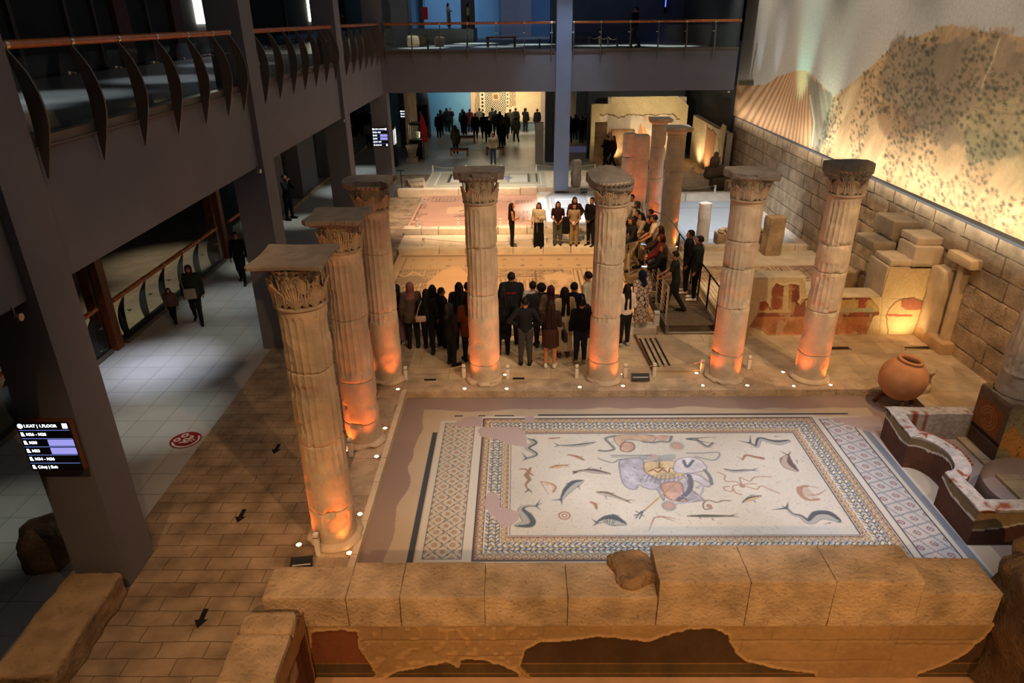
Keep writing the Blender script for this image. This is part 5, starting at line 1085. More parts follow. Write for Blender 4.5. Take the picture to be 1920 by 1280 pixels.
# jamb stones against the long wall
jm = empty('door_jamb', (0, 0, 0), 0, 'carved upright doorway stones set against the long wall at the end of the frescoed wall', 'doorway')
MB().rock((10.12, 15.65, 1.05), (0.34, 0.55, 1.95), (5, 6, 20), 0.06, 0.045, 3.2, 120, 0, (1.0, .92, .78)).build('jamb', MT['pale'], jm, smooth=True)
MB().rock((10.18, 15.05, 1.25), (0.22, 0.20, 2.2), (4, 4, 16), 0.03, 0.008, 3, 121, 0, (0.95, .85, .7)).build('pilaster', MT['pale'], jm, smooth=True)
MB().rock((10.12, 15.45, 0.28), (0.36, 1.4, 0.30), (4, 10, 5), 0.03, 0.01, 3, 122, 0, (0.85, .66, .46)).build('skirting', MT['pale'], jm, smooth=True)
MB().rock((10.14, 15.05, 2.42), (0.34, 0.9, 0.22), (4, 8, 4), 0.03, 0.02, 3, 123, 0, (1, .9, .75)).build('lintel', MT['pale'], jm, smooth=True)
# ---- basin with curved front beside the mosaic
bs = empty('basin', (0, 0, 0), 0, 'low water basin with white rim and curved brown frescoed front, right of the big mosaic', 'basin')
front = [(7.02, 11.45), (6.98, 10.98), (6.96, 10.48)]+[(6.96+0.36*math.sin(t)**0.8, 10.48-1.02*(1-math.cos(t))/2) for t in np.linspace(0.25, math.pi-0.12, 14)]+[(6.96, 9.42), (6.95, 8.9), (6.94, 8.43)]
FR = np.array(front)
def offs(P, d):
    P = np.array(P, float); T = np.gradient(P, axis=0); T /= np.linalg.norm(T, axis=1, keepdims=True); return P+np.stack([-T[:, 1], T[:, 0]], 1)*d
FRd = []
for i in range(len(FR)-1):
    for t in np.linspace(0, 1, 9)[:-1]: FRd.append(FR[i]+(FR[i+1]-FR[i])*t)
FRd.append(FR[-1]); FRd = np.array(FRd); k = len(FRd); zz = np.linspace(0.0, 0.62, 26)
Gx = FRd[:, None, 0]+0*zz[None]; Gy = FRd[:, None, 1]+0*zz[None]; Gz = zz[None]+0*FRd[:, :1]
s_ = np.concatenate([[0], np.cumsum(np.linalg.norm(np.diff(FRd, axis=0), axis=1))]); S = s_[:, None]+0*zz[None]; P3 = np.stack([S, Gz, S*0], -1)
n_ = fbm(P3, 2.2, 4, 5); loss = (Gz > 0.56-0.07*np.sin(S*2.3)-0.12*n_) ; cc = np.where(loss[..., None], np.array(hx('#7d6a4e')), np.array(hx('#5c3a2a')))*(0.7+0.6*fbm(P3, 3, 4, 6))[..., None]
edge = np.abs(Gz-(0.56-0.07*np.sin(S*2.3)-0.12*n_)) < 0.016; cc = np.where(edge[..., None], np.array(hx('#c9c4b8')), cc)
G = np.stack([Gx-np.where(edge, 0.006, 0), Gy, Gz], -1); MB().grid(G, cc, flip=True).build('front_panel', MT['paint'], bs, smooth=False)
p = Pic(6.94, 10.2, 0.0, 0.62, 0.03, hx('#4f3426')); P3 = np.stack([p.X, p.Y, p.X*0], -1); n_ = fbm(P3, 2, 3, 2); up = p.Y > 0.40+0.10*np.tanh((p.X-7.5)*3)+0.1*(n_-0.5); p.A[up] = hx('#8a744e'); p.A[np.abs(p.Y-(0.40+0.10*np.tanh((p.X-7.5)*3)+0.1*(n_-0.5))) < 0.014] = hx('#c9c4b8'); p.A *= (0.75+0.5*fbm(P3, 3, 4, 6))[..., None]
relief(p, (0, 8.43, 0), (1, 0, 0), (0, 0, 1), (0, -1, 0), 'end_panel', 'paint', bs)
inner = offs(FRd, 0.26); inner[:, 0] = np.maximum(inner[:, 0], 7.2)
def rimstrip(A, B, z, name, seed, w=5):
    t = np.linspace(0, 1, w); G = A[:, None]*(1-t)[None, :, None]+B[:, None]*t[None, :, None]; P = np.concatenate([G, np.zeros(G.shape[:2]+(1,))], -1)
    n = fbm(P+seed, 4, 4, seed); P[..., 2] = z+0.05*(n-0.5)+0.02*np.sin(t*math.pi)[None]
    c = np.array(hx('#b5a99c'))*(0.7+0.55*fbm(P+3, 5, 3, seed+1))[..., None]; c = np.where((vnoise(P, 9, seed+2) > 0.80)[..., None], np.array(hx('#8a4a30')), c)
    P0 = P[:, :1].copy(); P0[..., 2] -= 0.10; P1 = P[:, -1:].copy(); P1[..., 2] = 0.05
    return MB().grid(np.concatenate([P0, P, P1], 1), np.concatenate([c[:, :1]*0.5, c, c[:, -1:]*0.55], 1)).build(name, MT['brick'], bs, smooth=False)
rimstrip(offs(FRd, 0.02), inner, 0.655, 'rim', 7, 8)
L = np.stack([np.linspace(7.0, 8.75, 30), np.full(30, 11.52)], 1); R_ = np.stack([np.linspace(7.0, 8.75, 30), np.full(30, 11.24)], 1); rimstrip(L, R_, 0.655, 'rim', 8)
L = np.stack([np.linspace(6.97, 10.2, 40), np.full(40, 8.72)], 1); R_ = np.stack([np.linspace(6.97, 10.2, 40), np.full(40, 8.46)], 1); rimstrip(L[::-1], R_[::-1], 0.655, 'rim', 9)
MB().box(6.98, 10.2, 8.70, 8.74, 0.02, 0.62).build('inner_wall', MT['slab'], bs)
BR = bpy.data.objects[[o.name for o in children(bs) if o.name.startswith('rim')][0]]
for i in range(16):                                            # little bricks edging the curve
    t = i/15; q = inner[int(20+t*70)] if len(inner) > 95 else inner[int(t*(len(inner)-1))]
    MB().rock((q[0]+0.02, q[1], 0.63), (0.09, 0.05, 0.035), (2, 2, 2), 0.006, 0.003, 4, i, 0.4*math.sin(i), hx('#93492c')).build('brick', MT['brick'], BR, smooth=True)
MB().box(7.62, 10.2, 8.7, 11.3, -0.02, 0.10).build('basin_floor', MT['mortar'], bs)
MB().lathe([(0.9, 0.1), (0.92, 0.12), (0.9, 0.5)], 40, (8.5, 9.15, 0), cap=False).build('inner_apse', MT['mortar'], bs, smooth=True)
# ---- painted pedestal
pd = empty('painted_pedestal', (0, 0, 0), 0, 'square pedestal with orange painted medallion and marbled panel, right edge behind the basin', 'pedestal')
MB().box(8.56, 9.7, 10.48, 11.3, 0.1, 1.24).build('block', MT['stone'], pd)
p = Pic(10.42, 11.28, 0.12, 1.26, 0.012, hx('#7d6548')); P3 = np.stack([p.X, p.Y, p.X*0], -1)
p.rect(10.55, 11.22, 0.52, 1.08, hx('#9c5f2e')); p.rect(10.42, 11.28, 0.44, 0.52, hx('#2d211c')); p.rect(10.42, 11.28, 0.12, 0.42, hx('#5c4638'))
for r_ in (0.10, 0.16, 0.22): p.line([(10.88+r_*math.cos(a), 0.80+r_*math.sin(a)) for a in np.linspace(0, 5.6, 30)], 0.010, hx('#c08a55'), raw=True)
p.A *= (0.75+0.5*fbm(P3, 3, 4, 6))[..., None]; relief(p, (8.54, 0, 0), (0, 1, 0), (0, 0, 1), (-1, 0, 0), 'side_panel', 'paint', pd, flip=True)
p = Pic(8.54, 9.7, 0.12, 1.26, 0.012, hx('#86764f')); P3 = np.stack([p.X, p.Y, p.X*0], -1); n_ = fbm(P3, 2.2, 4, 12)
p.A = np.where((n_+0.35*(p.X-9.0) > 0.52)[..., None], np.array(hx('#b07434')), p.A); p.A = np.where((np.abs(((n_*9) % 1)-0.5) < 0.05)[..., None], np.array(hx('#6b4020')), p.A); p.line([(8.56, 0.12), (8.56, 1.26)], 0.012, (0.02, .02, .02), raw=True)
relief(p, (0, 10.46, 0), (1, 0, 0), (0, 0, 1), (0, -1, 0), 'front_panel', 'paint', pd)
MB().rock((9.1, 10.88, 1.27), (1.14, 0.84, 0.10), (14, 10, 2), 0.03, 0.035, 4, 131, 0, (0.6, .56, .52)).build('mortar_top', MT['stone'], pd, smooth=True)
for (x_, y_, r_) in ((8.95, 10.62, 0.2), (9.12, 10.72, 0.9), (9.3, 10.58, 0.5)): MB().rock((x_, y_, 1.34), (0.20, 0.10, 0.05), (3, 3, 2), 0.01, 0.005, 4, 132, r_, hx('#8a3c20')).build('tile_fragment', MT['brick'], pd, smooth=True)
spot((9.75, 9.1, 0.72), (9.1, 10.5, 0.62), 16, (1, .78, .5), 60, 0.8, 0.05, 'basin_lamp')
# ---- jar on a three-legged stand
jr = empty('storage_jar', (7.90, 12.62, 0.68), 0, 'big round terracotta storage jar with thick lip, on a stand beside the mosaic', 'jar')
tilt = Matrix.Rotation(math.radians(8), 3, 'Y') @ Matrix.Rotation(math.radians(2), 3, 'X')
TM = np.array(tilt); rot = lambda P: P @ TM.T
pr = smoothpath([(0.001, -0.455), (0.14, -0.44), (0.30, -0.35), (0.42, -0.18), (0.455, 0.0), (0.43, 0.17), (0.34, 0.32), (0.215, 0.405), (0.19, 0.42)], 6)
MB().lathe(pr, 72, fn=lambda P: rot(P*(1+0.015*(fbm(P, 3, 3, 4)-0.5))[..., None]), cap=False).build('body', MT['terracotta'], jr, smooth=True)
jb = children(jr)[0]
MB().lathe([(0.195, 0.40), (0.235, 0.405), (0.25, 0.43), (0.235, 0.458), (0.20, 0.462), (0.178, 0.44), (0.175, 0.40), (0.19, 0.34), (0.3, 0.2), (0.36, 0.0)], 60, fn=rot, cap=False).build('lip', MT['terracotta'], jb, smooth=True)
MB().lathe([(0.001, 0.05), (0.33, 0.06)], 40, fn=rot, cap=False).build('interior', MT['walldark'], jr)
st = empty('jar_stand', (7.90, 12.62, 0.0), 0, 'three-legged brown cradle holding up the round jar', 'stand')
for a in (0.3, 2.5, 4.5):
    MB().tube([(0.42*math.cos(a), 0.42*math.sin(a), 0.0), (0.30*math.cos(a), 0.30*math.sin(a), 0.26), (0.24*math.cos(a), 0.24*math.sin(a), 0.315)], [0.045, 0.05, 0.03], 8).build('leg', MT['dwood'], st, smooth=True)
MB().tube([(0.33*math.cos(a), 0.33*math.sin(a), 0.14) for a in np.linspace(0, 6.28, 33)[:-1]], 0.018, 6, closed=True).build('ring', MT['dwood'], st, smooth=True)
slb = empty('disc_stone', (8.55, 13.18, 0.15), 0, 'short waisted grey stone drum standing behind the round jar', 'stone')
MB().lathe(smoothpath([(0.30, 0.0), (0.31, 0.12), (0.26, 0.22), (0.27, 0.35), (0.31, 0.46), (0.29, 0.52), (0.001, 0.53)], 4), 40, fn=lambda P: P*(1+0.10*(fbm(P, 2.5, 3, 4)-0.5))[..., None]).build('drum', MT['stone'], slb, smooth=True)
# ---- broken basin stones behind the frescoed wall
for (x_, y_, z_, sx, sy, sz, rz, sd, lb) in ((9.0, 18.6, 0.75, 1.0, 0.5, 0.5, 0.5, 1, 'broken carved stone trough with a curved hollow, behind the rightmost tall column'), (8.75, 17.7, 0.45, 0.9, 0.7, 0.62, 0.15, 2, 'squared stone block lying under the broken trough'),
                                            (9.35, 17.7, 0.7, 0.34, 0.8, 1.0, 0.12, 3, 'dark upright stone slab between the broken trough and the wall blocks'), (9.5, 19.6, 0.9, 0.18, 1.8, 0.14, 0.35, 4, 'long thin stone beam leaning by the long wall'),
                                            (8.55, 22.6, 0.75, 0.55, 0.5, 1.3, 0.1, 5, 'pale upright stone half hidden behind the rightmost tall column')):
    o = MB().rock((0, 0, 0), (sx, sy, sz), (12, 8, 8), 0.05, 0.045, 2.2, 140+sd, 0, (0.95, .88, .78)).build('stone_block', MT['stone'], smooth=True); o.location = (x_, y_, z_ if sd not in (4,) else 0.22); o.rotation_euler = (0, 0, rz); tag(o, lb, 'stone')
    o.location.z = 0.12+sz/2
    if sd == 1: o.location.z = 0.12+0.62+sz/2; o.location.x = 8.78; o.location.y = 17.75
for (x_, y_, sx, sd, lb) in ((7.35, 23.55, 0.9, 1, 'rubble-topped masonry chunk right of the short broken column'), (8.45, 23.5, 0.55, 2, 'small square masonry block with ragged top before the white mosaic field')):
    t = empty('masonry_chunk', (x_, y_, 0.15), 0, lb, 'stone')
    MB().rock((0, 0, 0.24), (sx, 0.5, 0.46), (10, 6, 6), 0.03, 0.02, 2, 150+sd, 0, (0.85, .7, .55)).build('base', MT['stone'], t, smooth=True)
    for i in range(9): MB().rock((random.uniform(-sx/2, sx/2)*0.8, random.uniform(-.18, .18), 0.52+random.uniform(-.02, .06)), (0.2, 0.16, 0.09), (3, 3, 2), 0.03, 0.02, 3, i+sd*20, random.random()*3, (0.9, .78, .66)).build('rubble', MT['stone'], t, smooth=True)
# ---- far right: lit frescoed room corner
fr = empty('frescoed_ruin', (0, 0, 0), 0, 'brightly lit ruined room wall with standing figures, far right under the gallery', 'wall')
p = Pic(3.95, 9.1, 0.1, 3.62, 0.03, hx('#cbb588'), wall_xz(38.8)); P3 = np.stack([p.X, p.Y, p.X*0], -1); p.A *= (0.82+0.36*fbm(P3, 1.6, 4, 5))[..., None]; p.Hh += 0.05*(fbm(P3, 2.5, 4, 4)-0.5)
Q = jag(p.pts([(1126, 215), (1150, 216), (1160, 222), (1175, 216), (1200, 216), (1230, 217), (1262, 214), (1275, 226), (1275, 262), (1126, 262)]), 0.03, 5, 2); p.poly(Q, hx('#d9ad80'), raw=True, h=-0.03); p.line(Q[:int(len(Q)*0.7)], 0.04, hx('#5a3a1c'), raw=True)
for u in (1139, 1156, 1162, 1176, 1181, 1190, 1210, 1222): p.line([(u, 220), (u-1, 258)], 0.08, hx('#c07850'), 0.45)
for u in (1148, 1196, 1240):
    p.line([(u, 224), (u-1, 232), (u+1, 256)], [0.10, 0.2, 0.28], hx('#b8683e'), 0.6); p.disc((u, 222), 0.10, hx('#a85c38'), 0.7)
zt = np.interp(p.X, [3.9, 4.92, 4.96, 8.5, 8.95, 9.2], [3.22, 3.24, 3.58, 3.60, 3.25, 3.0])+0.05*(fbm(P3, 4, 2, 9)-0.5)
MB().grid(np.stack([p.X, 38.8-p.Hh, np.minimum(p.Y, zt)], -1), p.A).build('face', MT['paint'], fr, smooth=True)
MB().rock((4.45, 39.1, 1.65), (1.0, 0.55, 3.1), (6, 4, 14), 0.05, 0.03, 2, 160).build('core', MT['pale'], fr, smooth=True)
MB().rock((6.9, 39.1, 1.85), (4.2, 0.55, 3.42), (20, 4, 14), 0.05, 0.03, 2, 161).build('core', MT['pale'], fr, smooth=True)
p = Pic(32.6, 38.9, 0.1, 2.95, 0.03, hx('#c2ab84')); P3 = np.stack([p.X, p.Y, p.X*0], -1); p.A *= (0.82+0.36*fbm(P3, 1.6, 4, 5))[..., None]; p.Hh += 0.05*(fbm(P3, 2.5, 4, 4)-0.5)
p.poly(jag([(34.2, 0.1), (34.1, 2.3), (35.0, 2.35), (36.0, 2.5), (36.1, 0.1)], 0.03, 8, 3), hx('#a8744a'), raw=True, h=-0.02); p.line(jag([(34.1, 2.3), (35, 2.35), (36.0, 2.5)], 0.05, 8, 4, False), 0.04, hx('#3b2a1a'), raw=True)
for k_ in range(6): p.line([(34.4+k_*0.28, 0.2), (34.4+k_*0.28, 2.2)], 0.04, hx('#8c5a38'), 0.5, raw=True)
p.line(jag([(33.6, 2.2), (33.2, 1.6), (32.8, 1.2)], 0.05, 4, 5, False), 0.03, hx('#4b3a28'), raw=True)
zt = np.interp(p.X, [32.5, 33.2, 33.6, 38.9], [2.9, 2.95, 2.6, 2.6])
MB().grid(np.stack([9.45-p.Hh*1.0, p.X, np.minimum(p.Y, zt)], -1), p.A).build('side_face', MT['paint'], fr, smooth=True)
MB().box(9.54, 9.8, 32.6, 39.3, 0.0, 2.58).build('side_core', MT['pale'], fr)
for y in (33.9, 35.4, 36.8): spot((8.75, y, 0.45), (9.45, y+0.1, 1.6), 130, (1, .82, .55), 120, 0.9, 0.06, 'floor_lamp')
for x_ in (5.2, 6.6, 8.0): spot((x_, 37.6, 0.5), (x_, 38.8, 2.6), 120, (1, .80, .50), 120, 0.9, 0.08, 'floor_lamp')
spot((6.6, 34.6, 4.4), (6.8, 38.8, 2.7), 420, (1, .86, .62), 80, 0.9, 0.08, 'ceiling_spot')
slab('floor', 8.35, 9.45, 32.6, 38.8, 0.0, 0.36, MT['slab'])
slab('floor', 6.9, 8.35, 31.0, 38.6, 0.0, 0.30, MT['plank'])
tag(MB().rock((4.34, 37.5, 1.3), (0.62, 0.35, 2.35), (5, 4, 14), 0.04, 0.02, 2, 170, 0, (0.75, .62, .48)).build('stone_slab', MT['stone'], smooth=True), 'narrow upright brown slab at the left end of the lit ruined room', 'stone')
tag(MB().rock((5.62, 38.3, 1.05), (1.3, 0.35, 1.9), (8, 4, 12), 0.10, 0.05, 1.8, 171, 0, (0.72, .55, .40)).build('stone_slab', MT['stone'], smooth=True), 'wide upright brown slab with a rounded top, behind the walking visitors', 'stone')
# worn standing stone and white blocks near the slender pillar
tag(MB().rock((2.62, 31.55, 1.05), (0.42, 0.34, 1.15), (7, 6, 16), 0.08, 0.07, 2.4, 172, 0.1, (0.80, .80, .80)).build('standing_stone', MT['stone'], smooth=True), 'tall worn grey stone beside the foot of the slender blue pillar', 'stone')
tag(MB().bbox(3.30, 3.85, 31.55, 32.1, 0.45, 1.0, 0.02, (1.1, 1.1, 1.05)).build('plinth_block', MT['pale'], smooth=True), 'pale square block behind the broken sloping capital', 'stone')
# ------------------------------------------------------------------ railings
def hand_tube(b, P, r, n=10): b.tube(P, r, n)
def fin_mesh(axis):
    """crescent blade; local origin at the fascia top edge, bulging outwards along +x, thin along y"""
    out = smoothpath([(0.02, 1.06), (0.20, 0.75), (0.27, 0.35), (0.20, 0.0), (0.075, -0.40)], 5); inn = smoothpath([(0.065, -0.38), (0.06, 0.0), (0.075, 0.35), (0.05, 0.75), (-0.03, 1.08)], 5)
    P = np.vstack([out, inn]); k = len(P); h = 0.014
    V = np.array([(x, s*h, z) for s in (-1, 1) for x, z in P]); b = MB()
    m = len(out)
    o2, i2 = out, inn[::-1]; 
    g0 = np.stack([np.stack([o2[:, 0], 0*o2[:, 0]-h, o2[:, 1]], -1), np.stack([i2[:, 0], 0*i2[:, 0]-h, i2[:, 1]], -1)], 1)
    g1 = g0.copy(); g1[..., 1] = h; b.grid(g0, flip=True); b.grid(g1)
    for e in (0, 1): b.grid(np.stack([g0[:, e], g1[:, e]], 1), flip=(e == 1))
    return b
def bracket_mesh():
    b = MB(); b.tube([(-0.02, 0, 0.72), (-0.10, 0, 0.72)], [0.012, 0.012], 6); b.tube([(-0.10, -0.05, 0.72), (-0.10, 0.05, 0.72)], [0.022, 0.016], 6); return b
FIN = fin_mesh(0).build('baluster', MT['steel']); BRK = bracket_mesh().build('bracket', MT['chrome'])
def clone(o, parent, loc=(0, 0, 0), rz=0.0, name=None):
    c = o.copy(); COL.objects.link(c); c.parent = parent; c.location = loc; c.rotation_euler = (0, 0, rz)
    if name: c.name = name
    return c
def railing(label, p0, p1, zf, fins, side, rz, group, rail_r=0.05, h=1.10):
    """p0-p1: run of the rail (x, y); fins: distances along it; rz turns the blade outwards"""
    p0 = np.array(p0, float); p1 = np.array(p1, float); d = p1-p0; L = np.linalg.norm(d); d /= L; nrm = np.array([math.cos(rz), math.sin(rz)])
    t = empty('glass_railing', (p0[0], p0[1], zf), 0, label, 'railing', group)
    a, b_ = np.zeros(2), d*L
    MB().tube([(a[0]-nrm[0]*.0, a[1]-nrm[1]*.0, h), (b_[0], b_[1], h)], rail_r, 14).build('handrail', MT['wood'], t, smooth=True)
    g = -nrm*0.09
    MB().add([(a[0]+g[0], a[1]+g[1], 0.10), (b_[0]+g[0], b_[1]+g[1], 0.10), (b_[0]+g[0], b_[1]+g[1], 0.96), (a[0]+g[0], a[1]+g[1], 0.96)], [[0, 1, 2, 3]]).build('glass_panel', MT['glass'], t)
    c = MB(); w_ = nrm*0.06; s_ = -nrm*0.14
    c.add([(*(a+w_), -0.01), (*(b_+w_), -0.01), (*(b_+s_), -0.01), (*(a+s_), -0.01), (*(a+w_), 0.10), (*(b_+w_), 0.10), (*(b_+s_), 0.10), (*(a+s_), 0.10)], [(0, 3, 2, 1), (4, 5, 6, 7), (0, 1, 5, 4), (2, 3, 7, 6), (1, 2, 6, 5), (0, 4, 7, 3)])
    q = nrm*0.085
    c.add([(*(a+q), -0.03), (*(b_+q), -0.03), (*(b_+s_), -0.03), (*(a+s_), -0.03), (*(a+q), -0.01), (*(b_+q), -0.01), (*(b_+s_), -0.01), (*(a+s_), -0.01)], [(0, 3, 2, 1), (4, 5, 6, 7), (0, 1, 5, 4), (2, 3, 7, 6), (1, 2, 6, 5), (0, 4, 7, 3)])
    c.build('channel', MT['steel'], t)
    for f in fins:
        q = d*f; bl = clone(FIN, t, (q[0], q[1], 0), rz, 'baluster'); clone(BRK, bl, (0, 0, 0), 0, 'bracket')
        MB().tube([(q[0]-d[0]*.03, q[1]-d[1]*.03, h), (q[0]+d[0]*.03, q[1]+d[1]*.03, h)], rail_r+0.008, 14).build('clasp', MT['chrome'], t, smooth=True)
    return t
GR = 'glass railings of the upper gallery'
def F(y0, ys): return [y-y0 for y in ys]
railing('glass railing of the left gallery before the nearest grey pillar, cut by the picture edge', (-5.74, 4.0), (-5.74, 7.42), 6.17, F(4.0, (4.7, 5.8, 6.9)), 1, 0, GR)
railing('longest glass railing on the left gallery, between the first and second grey pillars', (-5.74, 8.17), (-5.74, 15.0), 6.17, F(8.17, (8.35, 9.6, 10.75, 11.9, 13.02, 14.1, 14.95)), 1, 0, GR)
railing('glass railing on the left gallery between the second and third grey pillars', (-5.74, 16.1), (-5.74, 23.2), 6.17, F(16.1, (16.3, 17.35, 18.45, 19.5, 20.6, 21.75, 22.9)), 1, 0, GR)
railing('farthest glass railing on the left gallery, just before the corner', (-5.74, 24.05), (-5.74, 30.95), 6.17, F(24.05, (24.4, 25.5, 26.6, 27.7, 28.8, 29.9, 30.8)), 1, 0, GR)
railing('glass railing of the far gallery left of the slender blue pillar', (-5.55, 31.12), (1.55, 31.12), 6.17, [x+5.55 for x in (-5.48, -4.36, -3.2, -2.05, -0.88, 0.28, 1.4)], 1, -math.pi/2, GR)
railing('glass railing of the far gallery right of the slender blue pillar', (2.26, 31.12), (9.15, 31.12), 6.17, [x-2.26 for x in (2.3, 3.42, 4.62, 5.77, 6.92, 8.09)], 1, -math.pi/2, GR)
# ground floor rail beside the aisle
GR2 = 'ground floor glass railings along the tiled aisle'
railing('dark glass railing on the aisle floor, nearest stretch behind the grey pillar', (-10.1, 9.0), (-10.1, 15.2), 0.12, F(9.0, (10.2, 12.0, 13.8, 15.0)), 1, math.pi, GR2, 0.06, 1.15)
railing('glass railing with orange handrail beside the woman and child', (-10.0, 15.75), (-10.0, 22.2), 0.12, F(15.75, (16.2, 17.3, 18.4, 19.6, 20.7, 21.8)), 1, math.pi, GR2, 0.06, 1.15)
railing('glass railing at the far end of the aisle behind the man with raised hands', (-9.9, 23.0), (-9.9, 27.4), 0.12, F(23.0, (24, 25.2, 26.4)), 1, math.pi, GR2, 0.06, 1.15)
for (y, lb) in ((15.44, 'tall dark wooden post by the near end of the aisle railing'), (22.6, 'tall dark wooden post farther along the aisle railing')):
    t = empty('wooden_post', (-10.1, y, 0.12), 0, lb, 'post', 'wooden posts of the aisle')
    MB().box(-0.30, -0.06, -0.14, 0.14, 0, 4.45).box(0.02, 0.20, -0.14, 0.14, 0, 4.45).build('boards', MT['dwood'], t); MB().box(-0.06, 0.02, -0.12, 0.12, 0, 4.45).build('strip', MT['chrome'], t)
bpy.data.objects.remove(FIN); bpy.data.objects.remove(BRK)
# ------------------------------------------------------------------ footbridge
MT['slat'] = mat('grey_brown_boards', (0.12, 0.085, 0.055), 0.6, 0.2, 8, 0.1, 40, vc=False)
br = empty('footbridge', (0, 0, 0), 0, 'metal footbridge with wooden slats leading back between the columns', 'footbridge')
b = MB(); y = 16.25
while y < 22.8: b.box(3.80, 4.98, y, y+0.085, 0.29, 0.345); y += 0.125
b.build('slats', MT['slat'], br)
MB().box(3.72, 3.80, 16.1, 19.8, 0.10, 0.36).build('stringer', MT['steel'], br); MB().box(4.98, 5.05, 16.1, 22.9, 0.10, 0.36).build('stringer', MT['steel'], br)
MB().box(3.72, 5.05, 16.08, 16.12, 0.16, 0.19).box(3.72, 5.05, 16.02, 16.06, 0.15, 0.17).build('threshold', MT['chrome'], br)
def rail_run(xs_, y0, y1, z, m):
    b = MB()
    b.tube([(xs_, y0, z+1.0), (xs_, y1, z+1.0)], 0.022, 8)
    for k_ in range(6): b.tube([(xs_, y0, z+0.15+0.13*k_), (xs_, y1, z+0.15+0.13*k_)], 0.005, 5)
    b.build('rail', MT[m], br, smooth=True)
    y = y0
    while y <= y1+0.01: MB().box(xs_-0.02, xs_+0.02, y-0.025, y+0.025, z-0.2, z+1.0).build('post', MT[m], br); y += (y1-y0)/5
rail_run(3.76, 16.3, 19.7, 0.33, 'chrome'); rail_run(3.34, 19.9, 23.2, 0.33, 'chrome'); MB().box(3.30, 3.80, 19.8, 23.3, 0.12, 0.345).build('landing', MT['slat'], br); rail_run(5.02, 16.25, 21.0, 0.33, 'black')
c = smoothpath([(5.02, 21.0, 1.33), (5.02, 22.0, 1.36), (4.9, 22.9, 1.4), (4.6, 23.4, 1.42)], 5); MB().tube(c, 0.022, 8).build('curved_rail', MT['chrome'], br, smooth=True)
slab('floor', 3.62, 5.5, 16.0, 23.2, -0.35, -0.1, MT['slab'])
tag(MB().rock((3.56, 18.1, 0.08), (0.12, 3.2, 0.34), (3, 30, 4), 0.02, 0.01, 2, 180, 0, (0.75, .6, .45)).build('stone_kerb', MT['stone'], smooth=True), 'narrow brown kerb running along the left side of the footbridge', 'stone ledge')
t = empty('ramp', (0, 0, 0), 0, 'low stone ramp with four black anti-slip strips before the footbridge', 'ramp')
MB().prism([(3.05, 13.95), (4.7, 13.95), (4.7, 15.9), (2.93, 15.9)], 0.14, 0.20).build('surface', MT['slab'], t)
MB().prism([(3.02, 13.95), (3.06, 13.95), (2.94, 15.9), (2.90, 15.9)], 0.14, 0.215).build('edge', MT['dwood'], t)
for x_ in (3.04, 3.17, 3.30, 3.43): MB().prism([(x_, 14.12), (x_+0.05, 14.12), (x_-0.01, 15.68), (x_-0.06, 15.68)], 0.200, 0.205).build('strip', MT['black'], t)
# ------------------------------------------------------------------ rope posts
def post(x, y, z, label, group, h=0.33, w=0.075, m='white'):
    t = empty('rope_post', (x, y, z), 0, label, 'post', group); b = MB(); b.bbox(-w/2, w/2, -w/2, w/2, 0, h, 0.008); b.build('body', MT[m], t)
    MB().box(-w/2-.002, w/2+.002, -w/2-.002, w/2+.002, h-0.07, h-0.055).build('band', MT['steel'], t); return (x, y, z+h-0.02)
def ropes(pts, label, group, sag=0.10, m='rope', r=0.009):
    for a, b_ in zip(pts[:-1], pts[1:]):
        a = np.array(a); b_ = np.array(b_); s = np.linspace(0, 1, 15); P = a+(b_-a)*s[:, None]; P[:, 2] -= 4*sag*s*(1-s)
        tag(MB().tube(P, r, 6).build('barrier_rope', MT[m], smooth=True), label(a, b_), 'rope', group)
G1 = 'white rope posts before the crowd'
fp = [(-2.54, 13.66, 'the rearmost column of the left row'), (-1.25, 13.75, 'the column left of centre, on its left side'), (-0.26, 13.70, 'the column left of centre, on its right side'), (1.28, 13.70, 'the sloping-topped column, on its left side'), (2.37, 13.72, 'the sloping-topped column, on its right side'),
      (3.02, 13.76, 'the anti-slip strips of the ramp'), (4.13, 13.92, 'the left side of the footbridge column'), (5.24, 14.10, 'the right side of the footbridge column')]
tops = [post(x, y, 0.15, 'small white rope post next to '+s, G1) for x, y, s in fp]
names = [s for _, _, s in fp]
for i in (0, 2, 4, 5):
    ropes(tops[i:i+2], lambda a, b_, i=i: 'sagging rope starting at the post beside '+names[i].split(',')[0], 'ropes before the crowd')
post(-3.06, 8.10, 0.15, 'white rope post at the foot of the nearest fluted column', G1, 0.4); post(-3.13, 10.70, 0.15, 'white rope post at the left foot of the second column in the left row', G1, 0.38)
G2 = 'pale posts along the far kerbs'
a = post(-3.34, 23.4, 0.2, 'pale rope post on the kerb behind the geometric mosaic, left end', G2); b_ = post(0.92, 23.4, 0.2, 'pale rope post beside the woman in a white blouse', G2); e_ = post(3.3, 23.4, 0.2, 'pale rope post hidden behind the sloping-topped column', G2)
ropes([a, b_, e_], lambda a, b_: 'long rope sagging in front of the six standing visitors, '+('left span' if a[0] < 0 else 'right span'), 'ropes of the far kerbs', 0.16)
cp_ = [post(x, 25.15, 0.40, 'brown-lit rope post on the kerb of the pink worn mosaic, '+s, G2) for x, s in ((-3.79, 'first from the left'), (-2.25, 'second from the left'), (-0.68, 'third from the left'), (1.0, 'behind the woman in white'))]
cp_ = [(-5.4, 25.15, 0.62)]+cp_; ropes(cp_, lambda a, b_: 'dark rope over the pink worn mosaic, span ending at x %s' % ('first post' if b_[0] < -3 else 'second post' if b_[0] < -2 else 'third post' if b_[0] < 0 else 'last post'), 'ropes of the far kerbs', 0.10)
